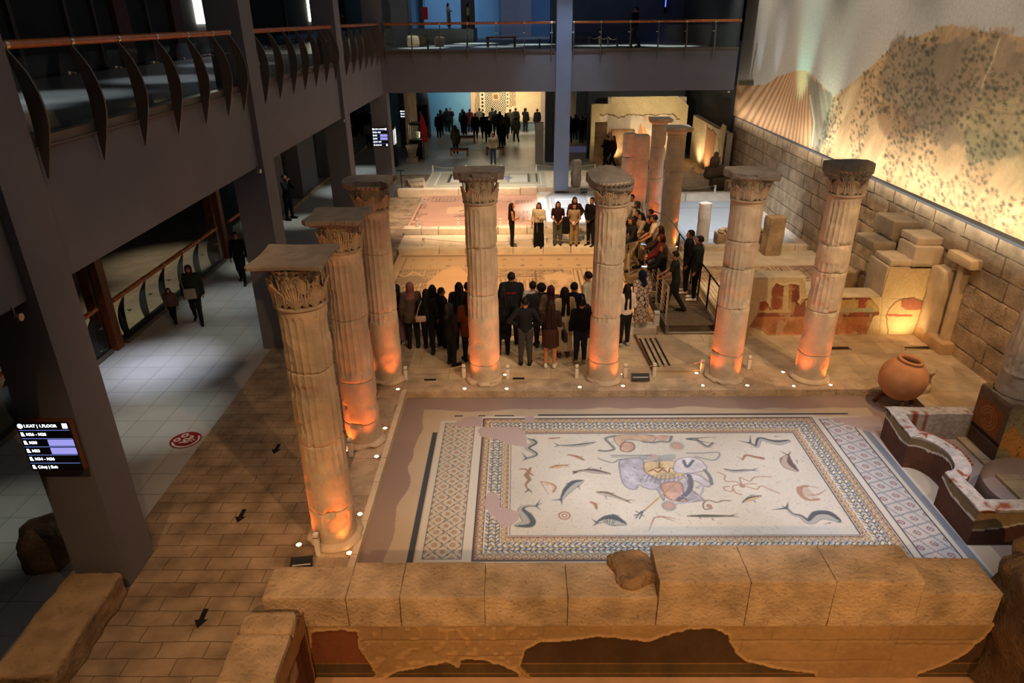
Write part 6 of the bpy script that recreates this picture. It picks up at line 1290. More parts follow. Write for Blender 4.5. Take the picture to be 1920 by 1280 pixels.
ep = [post(x, 35.15, 0.45, 'small pale post behind the far raised bed, '+s, G2) for x, s in ((-4.3, 'at its left corner'), (-2.64, 'left of the man in the cream hoodie'), (-0.86, 'right of the man in the cream hoodie'), (0.9, 'by the slender blue pillar'), (3.85, 'below the walking visitors'), (6.4, 'behind the rear columns'))]
ropes(ep, lambda a, b_: 'thin rope behind the far raised bed, span reaching %s' % ('the hoodie man from the left' if b_[0] < -2 else 'the hoodie man from the right' if b_[0] < 0 else 'the blue pillar' if b_[0] < 1 else 'the walking visitors' if b_[0] < 4 else 'the rear columns'), 'ropes of the far kerbs', 0.12)
post(-4.31, 31.6, 0.45, 'orange-lit small post at the near left corner of the far raised bed', G2); r1 = post(8.51, 29.95, 0.5, 'pale rope post on the low grey kerb by the long stone wall', G2); ropes([(6.3, 30.0, 0.8), r1], lambda a, b_: 'rope in front of the plank floor near the dark figure statue', 'ropes of the far kerbs', 0.12)
f1 = post(3.50, 16.22, 0.32, 'thick pale post beside the woman in the patterned dress', G2, 0.38, 0.14); ropes([(2.3, 16.2, 0.62), f1], lambda a, b_: 'dark rope behind the patterned dress of the standing woman', 'ropes before the crowd', 0.08, 'steel')
s1 = post(8.62, 34.6, 0.36, 'tiny post of the rope before the side fresco, far one', G2); s2 = post(8.7, 33.2, 0.36, 'tiny post of the rope before the side fresco, near one', G2); ropes([s1, s2], lambda a, b_: 'dark rope before the side fresco', 'ropes of the far kerbs', 0.15, 'black')
# information plates
def plaque(x, y, z, w_, d_, label, rz=0, stand=0.0):
    t = empty('information_plate', (x, y, z), rz, label, 'plate', 'small information plates'); 
    MB().add([(-w_/2, -d_/2, 0.05), (w_/2, -d_/2, 0.05), (w_/2, d_/2, 0.15), (-w_/2, d_/2, 0.15), (-w_/2, -d_/2, 0.04), (w_/2, -d_/2, 0.04), (w_/2, d_/2, 0.14), (-w_/2, d_/2, 0.14)], [(0, 1, 2, 3), (7, 6, 5, 4), (0, 4, 5, 1), (1, 5, 6, 2), (2, 6, 7, 3), (3, 7, 4, 0)]).build('panel', MT['black'], t)
    MB().box(-w_/2+.03, w_/2-.03, -0.02, 0.03, 0, 0.10).build('foot', MT['white'], t)
plaque(2.68, 13.55, 0.15, 0.40, 0.16, 'black information plate on a white foot right of the sloping-topped column')
plaque(-3.22, 7.78, 0.15, 0.32, 0.22, 'black information plate behind the near wall beside the nearest column', 0.15)
plaque(2.95, 31.1, 0.275, 0.3, 0.28, 'black information plate by the worn grey standing stone')
for (x, y, lb) in ((-2.0, 13.62, 'black strip tag on the step beside the left row of columns'), (-0.02, 13.66, 'black strip tag on the step right of the column left of centre')):
    tag(MB().box(x-0.13, x+0.13, y-0.02, y+0.02, 0.15, 0.18).build('name_strip', MT['black']), lb, 'tag')
# floor arrows and the round sticker
for (x, y, rz, lb) in ((-4.6, 10.93, 0.0, 'black arrow sticker on the paving, farthest of three'), (-4.57, 8.99, 0.02, 'black arrow sticker on the paving, middle one'), (-4.33, 6.86, 0.05, 'black arrow sticker on the paving, nearest to the viewer')):
    P = [(-0.035, 0.17), (-0.035, -0.02), (-0.09, -0.02), (0, -0.17), (0.09, -0.02), (0.035, -0.02), (0.035, 0.17)]
    o = MB().prism(P, 0.0, 0.003).build('floor_arrow', MT['black']); o.location = (x, y, 0.151); o.rotation_euler = (0, 0, rz); tag(o, lb, 'sticker', 'black floor arrows')
p = Pic(-0.3, 0.3, -0.3, 0.3, 0.006, hx('#7a0a10')); WH = hx('#c8c2b8')
for P, w_ in (([(-0.16, 0.16), (-0.20, 0.10), (-0.15, 0.04), (-0.10, 0.10), (-0.14, 0.16)], 0.016), ([(-0.17, -0.02), (-0.20, -0.10), (-0.13, -0.13), (-0.10, -0.06), (-0.16, -0.03)], 0.016), ([(-0.05, 0.14), (0.02, 0.15), (0.0, 0.05), (-0.05, 0.02)], 0.016), ([(-0.04, -0.02), (0.03, -0.05), (-0.02, -0.12)], 0.018), ([(0.02, 0.12), (0.07, -0.08)], 0.012), ([(0.05, 0.14), (0.10, -0.06)], 0.008), ([(0.10, 0.08), (0.15, 0.08)], 0.012), ([(0.11, 0.02), (0.16, 0.02)], 0.012)): p.line(smoothpath(P, 5), w_, WH, raw=True)
p.line([(0.24*math.cos(a), 0.24*math.sin(a)) for a in np.linspace(-2.2, 1.1, 30)], 0.02, WH, raw=True)
r_ = np.linspace(0.001, 0.29, 40); th = np.linspace(0, 2*math.pi, 97)[:-1]; R2, T2 = np.meshgrid(r_, th, indexing='ij'); xx, yy = R2*np.cos(T2), R2*np.sin(T2)
ci = np.clip(((xx+0.3)/0.006).astype(int), 0, p.nx-1); cj = np.clip(((yy+0.3)/0.006).astype(int), 0, p.ny-1)
o = MB().grid(np.stack([xx, yy, xx*0+0.003], -1), p.A[ci, cj], cv=True).build('floor_sticker', MT['paint']); o.location = (-6.49, 11.29, 0.121); o.rotation_euler = (0, 0, -0.5); tag(o, 'round red floor sticker with white lettering on the grey tiles', 'sticker')
# ------------------------------------------------------------------ screens
def text_mesh(s, size, mat_, parent, loc, name='lettering', align='LEFT'):
    c = bpy.data.curves.new(name, 'FONT'); c.body = s; c.size = size; c.align_x = align; c.align_y = 'CENTER'; c.extrude = 0.0005; c.offset = size*0.02
    o = bpy.data.objects.new(name, c); COL.objects.link(o); dg = bpy.context.evaluated_depsgraph_get(); me = bpy.data.meshes.new_from_object(o.evaluated_get(dg)); bpy.data.objects.remove(o)
    me.materials.clear(); me.materials.append(mat_); q = bpy.data.objects.new(name, me); COL.objects.link(q); q.parent = parent; q.location = loc; q.rotation_euler = (math.pi/2, 0, 0); return q
SW = emit('screen_white', (0.9, 0.95, 1.0), 3.2); SB = emit('screen_blue', (0.25, 0.35, 1.0), 0.9); SP = emit('screen_picture', (0.40, 0.38, 0.95), 0.9)
def screen(x, y, z, w_, h_, label, rows, dim=1.0):
    t = empty('information_screen', (x, y, z), 0, label, 'screen', 'lit direction screens on the grey pillars')
    MB().bbox(-w_/2, w_/2, 0.0, 0.09, -h_/2, h_/2, 0.01).build('housing', MT['dwood'], t); root = t; t = MB().box(-w_/2+.008, w_/2-.008, -0.006, 0.0, -h_/2+.008, h_/2-.008).build('panel', MT['black'], t)
    n = len(rows); rh = h_/n
    for i, (txt, bar) in enumerate(rows):
        zc_ = h_/2-rh*(i+0.5)
        if i: MB().box(-w_/2+.02, w_/2-.02, -0.009, -0.006, zc_+rh/2-.002, zc_+rh/2+.002).build('divider', SB, t)
        text_mesh(txt, rh*0.46, SW, t, (-w_/2+0.14*w_, -0.008, zc_))
        if i == 0: MB().lathe([(0.001, 0), (rh*0.28, 0.001)], 12, cap=False, fn=lambda P: P[..., [0, 2, 1]]*[1, -1, 1]).build('icon', SW, t, loc=(-w_/2+0.08*w_, -0.008, zc_))
        else: MB().add([(-w_/2+0.045*w_, -0.008, zc_-rh*.2), (-w_/2+0.10*w_, -0.008, zc_-rh*.05), (-w_/2+0.115*w_, -0.008, zc_-rh*.2), (-w_/2+0.045*w_, -0.008, zc_+rh*.25), (-w_/2+0.09*w_, -0.008, zc_+rh*.25)], [[0, 1, 3], [1, 4, 3], [0, 2, 1]]).build('icon', SW, t)
        if bar == 1: MB().box(w_/2-.14*w_, w_/2-.05*w_, -0.009, -0.006, zc_-rh*.28, zc_+rh*.28).build('icon', SW, t)
        if bar == 2: MB().box(0.0, w_/2-.02*w_, -0.009, -0.006, zc_-rh*.38, zc_+rh*.38).build('picture', SP, t)
    return root
screen(-5.96, 7.33, 2.62, 0.68, 0.74, 'large lit direction screen on the nearest grey pillar', [('1.KAT | 1.FLOOR', 1), ('M26 - M28', 0), ('M30', 2), ('M33', 2), ('M34 - M36', 0), ('Çıkış | Exit', 0)])
screen(-5.99, 30.9, 2.82, 0.66, 0.80, 'small lit direction screen on the far left corner pillar', [('1.KAT | 1.FLOOR', 1), ('M26 - M28', 0), ('M30', 2), ('M33', 2), ('M34 - M36', 0), ('Çıkış | Exit', 1)])
screen(-6.88, 44.1, 2.18, 0.62, 0.46, 'three-line lit direction screen on the pillar deep in the hall', [('1.KAT | 1.FLOOR', 1), ('KATLAR | FLOORS', 0), ('Çıkış | Exit', 1)])
# ------------------------------------------------------------------ small spotlights on the fascia
for (x, y, z, lb) in ((-5.66, 7.1, 4.50, 'small brass spotlight under the left gallery by the nearest pillar'), (-5.66, 15.1, 4.52, 'small brass spotlight under the left gallery by the second pillar'), (-5.66, 23.1, 4.52, 'small brass spotlight under the left gallery by the third pillar'), (8.95, 31.3, 4.52, 'small spotlight at the right end of the far gallery'), (-5.85, 30.6, 4.52, 'round spotlight in the far left corner under the gallery')):
    t = empty('spotlight_fixture', (x, y, z), 0, lb, 'spotlight', 'small spotlights under the gallery'); MB().lathe([(0.03, 0.0), (0.045, 0.05), (0.045, 0.075)], 12, fn=lambda P: P[..., [2, 0, 1]]*[1, 1, -1]).build('head', MT['chrome'], t, smooth=True); MB().box(-0.01, 0.01, -0.01, 0.01, 0.0, 0.12).build('arm', MT['steel'], t)
# ------------------------------------------------------------------ far hall
wm = Pic(-3.3, 1.6, 0.72, 4.6, 0.03, hx('#d8b988'), wall_xz(50.9)); X, Y = wm.X, wm.Y
q = lambda u: wm.pts([(u, 200)])[0][0]
m = (X > q(905)) & (X < q(942)) & (Y > q(0)*0+1.0); s = 0.16; ck = (((X/s) % 1 < 0.5) ^ ((Y/s) % 1 < 0.5)); m = (X > q(910)) & (X < q(949)) & (Y > 1.35)
wm.A[(X > q(888)) & (X < q(968))] = hx('#b79a70'); n_ = (((X*5+np.sin(Y*9)) % 1) < 0.4) & (((X > q(890)) & (X < q(900))) | ((X > q(956)) & (X < q(966)))); wm.A[n_] = hx('#7c6c50')
wm.A[((X > q(900)) & (X < q(909))) | ((X > q(950)) & (X < q(955)))] = hx('#d6c6a0'); k = (((Y*4) % 1) < 0.6) & (((X > q(903)) & (X < q(907))) | ((X > q(951)) & (X < q(953.5)))); wm.A[k] = hx('#2c2a24')
wm.A[m] = hx('#cdbb94'); wm.A[m & ck] = hx('#3a342a'); wm.A[(np.abs(X-q(930)) < 0.25) & (np.abs(Y-2.45) < 0.25)] = hx('#c4a478'); wm.A[(np.abs(X-q(930)) < 0.14) & (np.abs(Y-2.45) < 0.14)] = hx('#8a6038')
wm.poly(jag(wm.pts([(948, 205), (965, 200), (985, 184), (1010, 178), (1010, 232), (948, 232)]), 0.03, 5, 3), hx('#dcc193'), raw=True); wm.poly(wm.pts([(882, 160), (893, 160), (889, 215), (889, 232), (882, 232)]), hx('#d3ab80'), raw=True)
g = MB().grid(np.stack([X, X*0+50.9, Y], -1), wm.A); g.box(-3.3, 1.6, 50.92, 51.1, 0.72, 4.6); tag(g.build('wall_mosaic', MT['paint']), 'big lit wall mosaic with chequered centre behind the far crowd', 'mosaic')
tag(MB().box(-6.5, -5.75, 46.0, 46.06, 1.2, 2.5).box(-6.16, -6.09, 46.0, 46.05, 0.12, 1.2).build('text_panel', MT['black']), 'black text panel standing before the blue wall, far left of the crowd', 'panel')
for (x, y, lb) in ((-3.45, 41.4, 'dark bench in the far hall with a person stooping over it'), (-1.35, 41.7, 'bench in the far hall behind the man in the cream hoodie'), (-3.3, 46.0, 'bench in the far hall in front of the dense crowd')):
    t = empty('bench', (x, y, 0.12), 0, lb, 'bench', 'benches of the far hall'); MB().bbox(-0.55, 0.55, -0.2, 0.2, 0.40, 0.47, 0.01).build('seat', MT['black'], t); MB().box(-0.53, 0.53, -0.18, 0.18, 0.30, 0.40).build('apron', MT['wood'], t)
    for sx in (-0.48, 0.48): MB().box(sx-0.05, sx+0.05, -0.16, 0.16, 0, 0.32).build('leg', MT['wood'], t)
t = empty('bench', (-0.8, 36.9, 6.15), 0, 'dark bench on the far upper gallery behind the glass railing', 'bench'); MB().bbox(-0.75, 0.75, -0.2, 0.2, 0.40, 0.48, 0.01).build('seat', MT['dwood'], t)
for sx in (-0.66, 0.66): MB().box(sx-0.06, sx+0.06, -0.16, 0.16, 0, 0.42).build('leg', MT['dwood'], t)
def showcase(x, y, w_, d_, h_, label, lit):
    t = empty('showcase', (x, y, 0.12), 0, label, 'display case', 'dark display cases in the far hall'); MB().bbox(-w_/2, w_/2, -d_/2, d_/2, 0, h_*0.55, 0.01).build('plinth', MT['black'], t); MB().box(-w_/2, w_/2, -d_/2, d_/2, h_*0.94, h_).build('lid', MT['black'], t)
    for sx in (-1, 1):
        for sy in (-1, 1): MB().box(sx*w_/2-.02, sx*w_/2+.02, sy*d_/2-.02, sy*d_/2+.02, h_*.55, h_*.94).build('corner_post', MT['black'], t)
    MB().box(-w_/2+.03, w_/2-.03, -d_/2+.01, -d_/2+.02, h_*.56, h_*.93).build('glass_pane', MT['glass'], t)
    MB().box(w_/2-.06, w_/2-.03, -d_/2+.05, d_/2-.05, h_*.56, h_*.92).build('light_strip', emit('case_light', (1, .95, .85), lit), t)
    MB().rock((0, 0, h_*.66), (w_*.35, d_*.4, h_*.18), (4, 4, 5), 0.06, 0.04, 4, 5).build('artefact', MT['pale'], t, smooth=True)
showcase(-5.75, 40.7, 0.75, 0.75, 2.0, 'dark display case with bright strip and small artefact, beside the red flag', 4.0)
showcase(-7.0, 38.6, 0.7, 0.7, 2.1, 'tall dark display case just right of the far left corner pillar', 2.0)
t = empty('flag', (-5.42, 40.15, 0.12), 0, 'furled red flag on a pole in the far hall', 'flag'); MB().tube([(0, 0, 0), (0, 0, 2.65)], 0.015, 8).build('pole', MT['chrome'], t)
u_ = np.linspace(0, 1, 12); a_ = np.linspace(0, 2*math.pi, 16)[:-1]; rr = 0.03+0.15*np.sin(u_*math.pi*0.8)**0.8
MB().grid(np.stack([0.04+u_[:, None]*0.12+rr[:, None]*np.cos(a_)[None]*1.0, rr[:, None]*0.6*np.sin(a_)[None]*(1+.2*np.sin(5*a_)[None]), 2.5-1.5*u_[:, None]+0*a_[None]], -1), cv=True).build('cloth', MT['red'], t, smooth=True)
t = empty('capital_fragment', (-5.95, 39.5, 0.12), 0, 'carved capital fragment on a low plinth before the dark display case', 'stone'); MB().bbox(-0.3, 0.3, -0.25, 0.25, 0, 0.3, 0.02).build('plinth', MT['stone'], t)
MB().lathe([(0.22, 0.3), (0.22, 0.5), (0.3, 0.75), (0.38, 0.95), (0.001, 0.96)], 12, fn=lambda P: P*(1+0.15*(fbm(P, 5, 2, 4)-0.5))[..., None]).build('carving', MT['stone'], t, smooth=True)
for (x, y, rz, lb) in ((-5.0, 33.6, 0.25, 'longer stone cylinder lying on the tiles left of the far raised bed'), (-4.75, 32.7, 0.3, 'shorter stone cylinder lying in front of the longer one')):
    o = MB().lathe([(0.14, -0.45), (0.16, -0.4), (0.155, 0.4), (0.14, 0.45)], 20, fn=lambda P: P[..., [2, 0, 1]]).build('stone_cylinder', MT['stone'], smooth=True); o.location = (x, y, 0.30); o.rotation_euler = (0, 0, rz+0.35); tag(o, lb, 'stone', 'stone cylinders on the tiles')
t = empty('sign_stand', (-5.55, 32.9, 0.12), 0, 'thin black T-shaped stand beside the stone cylinders', 'stand'); MB().tube([(0, 0, 0.01), (0, 0, 0.85)], 0.018, 8).build('pole', MT['black'], t); MB().lathe([(0.14, 0), (0.14, 0.02)], 20).build('foot', MT['black'], t); MB().box(-0.16, 0.16, -0.1, 0.1, 0.85, 0.87).build('top', MT['black'], t)
MB_ = MB().box(0.95, 1.4, 39.5, 39.9, 0.12, 2.2); tag(MB_.build('stone_pier', mat('pale_grey_plaster', (0.42, 0.38, 0.33), 0.8, 0.06, 2, 0.1, 60, vc=False)), 'pale square stone pier beside the dark pier in the far hall', 'pier')
# dark reclining figure statue on a block, by the long wall
t = empty('statue', (8.85, 31.5, 0.35), 0, 'dark seated figure statue in silhouette against the lit side fresco', 'statue')
MB().rock((0.30, 0, 0.25), (0.9, 0.6, 0.5), (6, 5, 5), 0.06, 0.04, 2.5, 190, 0, (0.35, .3, .25)).build('plinth', MT['stone'], t, smooth=True)
MB().rock((0.0, 0, 0.72), (0.95, 0.5, 0.55), (9, 7, 7), 0.22, 0.12, 2.2, 191, 0, (0.3, .26, .22)).build('figure', MT['stone'], t, smooth=True)
MB().rock((-0.05, 0, 1.15), (0.42, 0.34, 0.5), (7, 7, 7), 0.16, 0.06, 2.5, 192, 0, (0.3, .26, .22)).build('torso', MT['stone'], t, smooth=True); MB().rock((-0.02, 0, 1.50), (0.20, 0.20, 0.25), (5, 5, 5), 0.10, 0.02, 3, 193, 0, (0.3, .26, .22)).build('head', MT['stone'], t, smooth=True)
tag(MB().bbox(9.2, 9.75, 30.4, 31.0, 0.35, 0.85, 0.02).build('plinth_block', MT['stone'], smooth=True), 'brown cubic block beside the dark seated statue', 'stone')
# upper gallery pieces
for (x, y, sx, sz, lb) in ((-4.0, 38.5, 0.5, 0.45, 'pale carved stone on the upper gallery floor'), (-5.2, 37.5, 0.6, 0.55, 'dark carved stone block at the left end of the upper gallery'), (-5.1, 41.0, 0.5, 0.5, 'small brown stone on the upper gallery floor')):
    tag(MB().rock((x, y, 6.15+sz/2), (sx, sx*0.7, sz), (6, 5, 5), 0.12, 0.05, 2.4, int(y), 0.3, (0.9, .9, .9)).build('carved_stone', MT['stone'], smooth=True), lb, 'stone')
upp = [post(x, 34.3, 6.15, 'dark stub post behind the far railing, '+s, 'dark stub posts on the upper gallery', 0.42, 0.08, 'steel') for x, s in ((-4.1, 'left end'), (-2.3, 'second'), (1.0, 'beside the blue pillar'))]
ropes(upp, lambda a, b_: 'dark rope on the upper gallery '+('left span' if a[0] < -3 else 'right span'), 'ropes on the upper gallery', 0.1, 'steel')
ON = ['farthest', 'second farthest', 'third farthest', 'middle', 'third nearest', 'second nearest', 'nearest']
up2 = [post(2.7+0.33*k_+0.12*(k_ > 3), 42.0-0.95*k_, 6.15, '%s stub post of the slanting row on the upper gallery' % ON[k_], 'stub posts in the slanting row', 0.42, 0.09, 'steel') for k_ in range(7)]
ropes(up2, lambda a, b_: 'rope hanging from the %s stub post of the slanting row' % ON[int(round((42-a[1])/.95))], 'ropes in the slanting row', 0.12)
t = empty('wall_lamp', (8.1, 42.1, 8.2), 0, 'narrow blue tube lamp on the dark upper wall', 'lamp'); MB().box(-0.06, 0.06, 0, 0.08, -0.6, 0.6).build('body', MT['black'], t); MB().box(-0.03, 0.03, -0.03, 0.0, -0.3, 0.5).build('tube', MT['lampblue'], t)
t = empty('hanging_banner', (-4.9, 40.5, 8.0), 0, 'small dark red banner hanging above the far railing, at the left', 'banner'); MB().box(-0.15, 0.15, -0.01, 0.01, -0.6, 0.0).build('cloth', MT['red'], t); MB().box(-0.01, 0.01, -0.01, 0.01, 0.0, 2.9).build('cord', MT['black'], t)
# ------------------------------------------------------------------ light of the rooms beyond
for (x, y, e) in ((-1.0, 49.6, 420), (0.8, 49.6, 300), (-2.6, 49.6, 300)): spot((x, y-2.6, 4.4), (x, 50.9, 2.2), e*2, (1, .86, .64), 80, 0.8, 0.06, 'hall_spot')
spot((-5.4, 47.5, 4.4), (-5.6, 51, 2.3), 260, (.55, .85, 1.0), 90, 0.8, 0.06, 'hall_spot')
spot((0.4, 43.5, 4.4), (0.6, 46.5, 0), 200, (.9, 1, .75), 70, 0.8, 0.06, 'hall_spot'); spot((-2.6, 44, 4.4), (-2.4, 44.6, 0), 70, (.7, 1, .9), 30, 0.5, 0.05, 'hall_spot'); spot((3.7, 43.0, 4.4), (3.7, 43.3, 0), 160, (.3, .35, 1.0), 34, 0.5, 0.05, 'hall_spot')
spot((-6.2, 40, 4.4), (-4.4, 42, 0), 160, (1, .9, .75), 40, 0.5, 0.05, 'hall_spot'); spot((-1.5, 38.5, 4.4), (-1.2, 39.0, 0), 130, (1, .9, .7), 60, 0.8, 0.05, 'hall_spot')
# pools of light on the tiled aisle
for (x, y, e, a, c) in ((-8.7, 14.2, 300, 52, (0.80, 0.84, 1.0)), (-8.7, 14.2, 110, 26, (0.72, 0.76, 1.0)), (-7.6, 11.9, 110, 46, (1, .98, .86)), (-8.4, 18.6, 110, 50, (.9, .95, .9)), (-7.6, 16.0, 60, 50, (.9, .95, .9)), (-8.8, 21.8, 110, 40, (.95, 1, .9)), (-8.9, 27.0, 120, 40, (.95, 1, .88)), (-8.6, 8.6, 60, 44, (.9, .95, .8)), (-8.2, 32.5, 160, 50, (.9, 1, .95)), (-8.6, 37, 160, 50, (.85, .95, .95))):
    spot((x, y, 4.5), (x+0.1, y+0.15, 0), e*2.6, c, a*0.95, 1.0, 0.05, 'aisle_downlight')
for (x, y) in ((-13.0, 18.5), (-12.4, 22.0), (-14, 26)): spot((x, y, 4.4), (x, y, -1.2), 260, (1, .85, .6), 60, 0.9, 0.05, 'lower_room_spot')
# light on the upper gallery floors
for (x, y) in ((-9.3, 12.2), (-9.0, 14.3), (-8.6, 18.5), (-9.4, 24.5)): spot((x, y, 10.9), (x-0.2, y+0.2, 6.1), 600, (.9, .95, .9), 44, 0.8, 0.05, 'gallery_spot')
for (x, y, e) in ((-4.6, 36.4, 160), (0.8, 39.5, 200), (-2.4, 42, 240), (-1.0, 37, 160), (-3.5, 39.0, 120), (6.0, 37.0, 160), (7.4, 35.6, 140), (4.0, 37, 140)): spot((x, y, 10.9), (x, y+0.4, 6.1), e*7, (.95, 1, .95), 34, 0.7, 0.05, 'gallery_spot')
spot((-5.0, 51, 10.9), (-4.6, 57, 8.0), 900, (.6, .8, 1), 70, 0.9, 0.05, 'gallery_spot'); spot((7.7, 40.2, 10.9), (7.8, 41.2, 6.15), 60, (.2, .25, 1), 40, 0.9, 0.05, 'gallery_spot')
for x_ in (-3.5, 1.0, 5.5): spot((x_, 44, 10.9), (x_-0.5, 57, 7.5), 1400, (.5, .62, 1.0), 70, 0.9, 0.05, 'gallery_spot')
# people beyond need a soft fill from the lit wall mosaic
area((-0.8, 50.6, 2.6), (-0.8, 44, 1.5), 60, (1, .8, .5), 4.5, 2.0, 'wall_glow')
# ------------------------------------------------------------------ people: one continuous body surface each, grown from a signed field
def surfnet(fn, lo, hi, h):
    lo = np.array(lo, float); hi = np.array(hi, float); n = np.ceil((hi-lo)/h).astype(int)+1
    ax = [lo[i]+h*np.arange(n[i]) for i in range(3)]; X, Y, Z = np.meshgrid(*ax, indexing='ij')
    D = fn(np.stack([X, Y, Z], -1)); S = D < 0
    nx, ny, nz = [k-1 for k in D.shape]
    acc = np.zeros((nx, ny, nz, 3)); cnt = np.zeros((nx, ny, nz))
    base = np.stack(np.meshgrid(np.arange(nx), np.arange(ny), np.arange(nz), indexing='ij'), -1).astype(float)
    for a in range(3):
        o = [i for i in range(3) if i != a]
        for u in (0, 1):
            for v in (0, 1):
                s0 = [slice(0, nx), slice(0, ny), slice(0, nz)]; s1 = list(s0); N_ = (nx, ny, nz)
                for ax_, off in ((o[0], u), (o[1], v)): s0[ax_] = slice(off, off+N_[ax_]); s1[ax_] = slice(off, off+N_[ax_])
                s1[a] = slice(1, 1+N_[a]); A = D[tuple(s0)]; B = D[tuple(s1)]; m = (A < 0) != (B < 0)
                t = np.where(m, A/np.where(m, A-B, 1), 0); P = np.zeros((nx, ny, nz, 3)); P[..., a] = t; P[..., o[0]] = u; P[..., o[1]] = v
                acc += P*m[..., None]; cnt += m
    act = cnt > 0; idx = -np.ones((nx, ny, nz), int); idx[act] = np.arange(act.sum())
    V = lo+h*(base[act]+acc[act]/cnt[act][:, None]); Fs = []
    for a in range(3):
        o = [(a+1) % 3, (a+2) % 3]; N_ = [nx, ny, nz]
        s0 = [slice(1, N_[0]), slice(1, N_[1]), slice(1, N_[2])]; s0[a] = slice(0, N_[a]); s1 = list(s0); s1[a] = slice(1, N_[a]+1)
        A = S[tuple(s0)]; B = S[tuple(s1)]; m = A != B; I = np.argwhere(m)
        if not len(I): continue
        flip = A[m]; st = np.array([1, 1, 1]); st[a] = 0; C = I+st
        def g(du, dv):
            q = C.copy(); q[:, o[0]] -= du; q[:, o[1]] -= dv; return idx[q[:, 0], q[:, 1], q[:, 2]]
        q = np.stack([g(0, 0), g(1, 0), g(1, 1), g(0, 1)], -1); q[~flip] = q[~flip][:, ::-1]; Fs.append(q)
    F_ = np.concatenate(Fs); F_ = F_[(F_ >= 0).all(1)]; return V, F_
def smin(a, b_, k): 
    h_ = np.clip(0.5+0.5*(b_-a)/k, 0, 1); return b_*(1-h_)+a*h_-k*h_*(1-h_)
def cap_(P, a, b_, ra, rb, sy=1.0):
    a = np.array(a, float); b_ = np.array(b_, float); Q = P-a; d = b_-a
    if sy != 1.0: Q = Q*[1, sy, 1]; d = d*[1, sy, 1]
    t = np.clip((Q@d)/max(d@d, 1e-9), 0, 1); return np.linalg.norm(Q-t[..., None]*d, axis=-1)-(ra*(1-t)+rb*t)
def ell(P, c, r):
    q = (P-np.array(c))/np.array(r); n = np.linalg.norm(q, axis=-1); return (n-1)*min(r)
ARMS = dict(down=((.235, -.03, 1.13), (.25, .04, .88)), phone=((.22, .02, 1.14), (.09, .26, 1.20)), fold=((.24, .03, 1.13), (.03, .21, 1.11)), front=((.235, -.01, 1.12), (.06, .19, .96)), hips=((.36, -.08, 1.16), (.17, .06, 1.01)),
            rail=((.22, .16, 1.16), (.17, .38, 1.04)), face=((.21, .17, 1.20), (.06, .17, 1.47)), back=((.25, -.09, 1.14), (.05, -.17, 1.0)), up=((.22, .18, 1.27), (.12, .30, 1.50)), pocket=((.26, -.04, 1.13), (.18, .08, .90)), hold=((.22, .0, 1.12), (.22, .25, 1.05)))
LEGS = dict(stand=(((.095, .015, .50), (.105, 0, .085)), ((.095, .015, .50), (.105, 0, .085))), apart=(((.13, .02, .50), (.17, 0, .085)), ((.13, .02, .50), (.17, 0, .085))),
            walk=(((.09, .17, .52), (.09, .20, .085)), ((.09, -.02, .50), (.09, -.26, .12))), shift=(((.10, .06, .50), (.15, .08, .085)), ((.09, .0, .50), (.09, -.02, .085))))
class Skel:
    def __init__(s, arms=('down', 'down'), legs='stand', sw=0.172, lean=0.0, bulk=1.0):
        s.sw, s.bulk, s.lean, s.legs = sw, bulk, lean, legs; s.J = {}
        for i, sg in ((0, -1), (1, 1)):
            e, w_ = ARMS[arms[i]]; f = lambda p: (p[0]*sg*sw/0.172, p[1], p[2])
            s.J['sh', i] = (sg*sw, 0, 1.405); s.J['el', i] = f(e); s.J['wr', i] = f(w_)
            k_, a_ = LEGS[legs][i]; s.J['hip', i] = (sg*.088, 0, .90); s.J['kn', i] = (sg*k_[0], k_[1], k_[2]); s.J['an', i] = (sg*a_[0], a_[1], a_[2])
        s.arms = arms
    def bend(s, V):
        """leans the upper body forward about the hips"""
        if not s.lean: return V
        V = V.copy(); t = smooth(0.88, 1.05, V[:, 2])*s.lean; y, z = V[:, 1], V[:, 2]-0.92; c, n = np.cos(t), np.sin(t)
        up = z > 0; V[:, 1] = np.where(up, y*c+z*n, y); V[:, 2] = np.where(up, 0.92+z*c-y*n, V[:, 2]); return V
    def torso(s, P, inf=0.0, waist=1.0):
        b_ = s.bulk; d = cap_(P, (0, 0, .94), (0, 0, 1.12), .150*b_+inf, .128*b_*waist+inf, 1.45); d = smin(d, cap_(P, (0, 0, 1.12), (0, .005, 1.30), .128*b_*waist+inf, .158*b_+inf, 1.45), .04)
        return smin(d, cap_(P, (-s.sw*.72, 0, 1.385), (s.sw*.72, 0, 1.385), .062+inf, .062+inf, 1.1), .06)
    def arm(s, P, i, inf=0.0, upto=2.0):
        a, e, w_ = [np.array(s.J[k, i]) for k in ('sh', 'el', 'wr')]
        d = cap_(P, a, a+(e-a)*min(upto, 1), .052+inf, .040+inf)
        if upto > 1: d = smin(d, cap_(P, e, e+(w_-e)*min(upto-1, 1), .040+inf, .029+inf), .02)
        return d
    def leg(s, P, i, inf=0.0, flare=0.0, upto=2.0):
        h_, k_, a_ = [np.array(s.J[k, i]) for k in ('hip', 'kn', 'an')]
        d = cap_(P, h_, h_+(k_-h_)*min(upto, 1), .092+inf, .058+inf+flare*.5)
        if upto > 1: d = smin(d, cap_(P, k_, k_+(a_-k_)*min(upto-1, 1), .060+inf+flare*.5, .040+inf+flare), .03)
        return d
def merged(parts):
    Vs, Fs, Cs, n = [], [], [], 0
    for V, F_, c in parts:
        c = np.asarray(c, float); c = np.tile(c, (len(V), 1)) if c.ndim == 1 else c; Vs.append(V); Fs.append(F_+n); Cs.append(c); n += len(V)
    return np.concatenate(Vs), np.concatenate(Fs), np.concatenate(Cs)
HC = np.array([0, .015, 1.595])
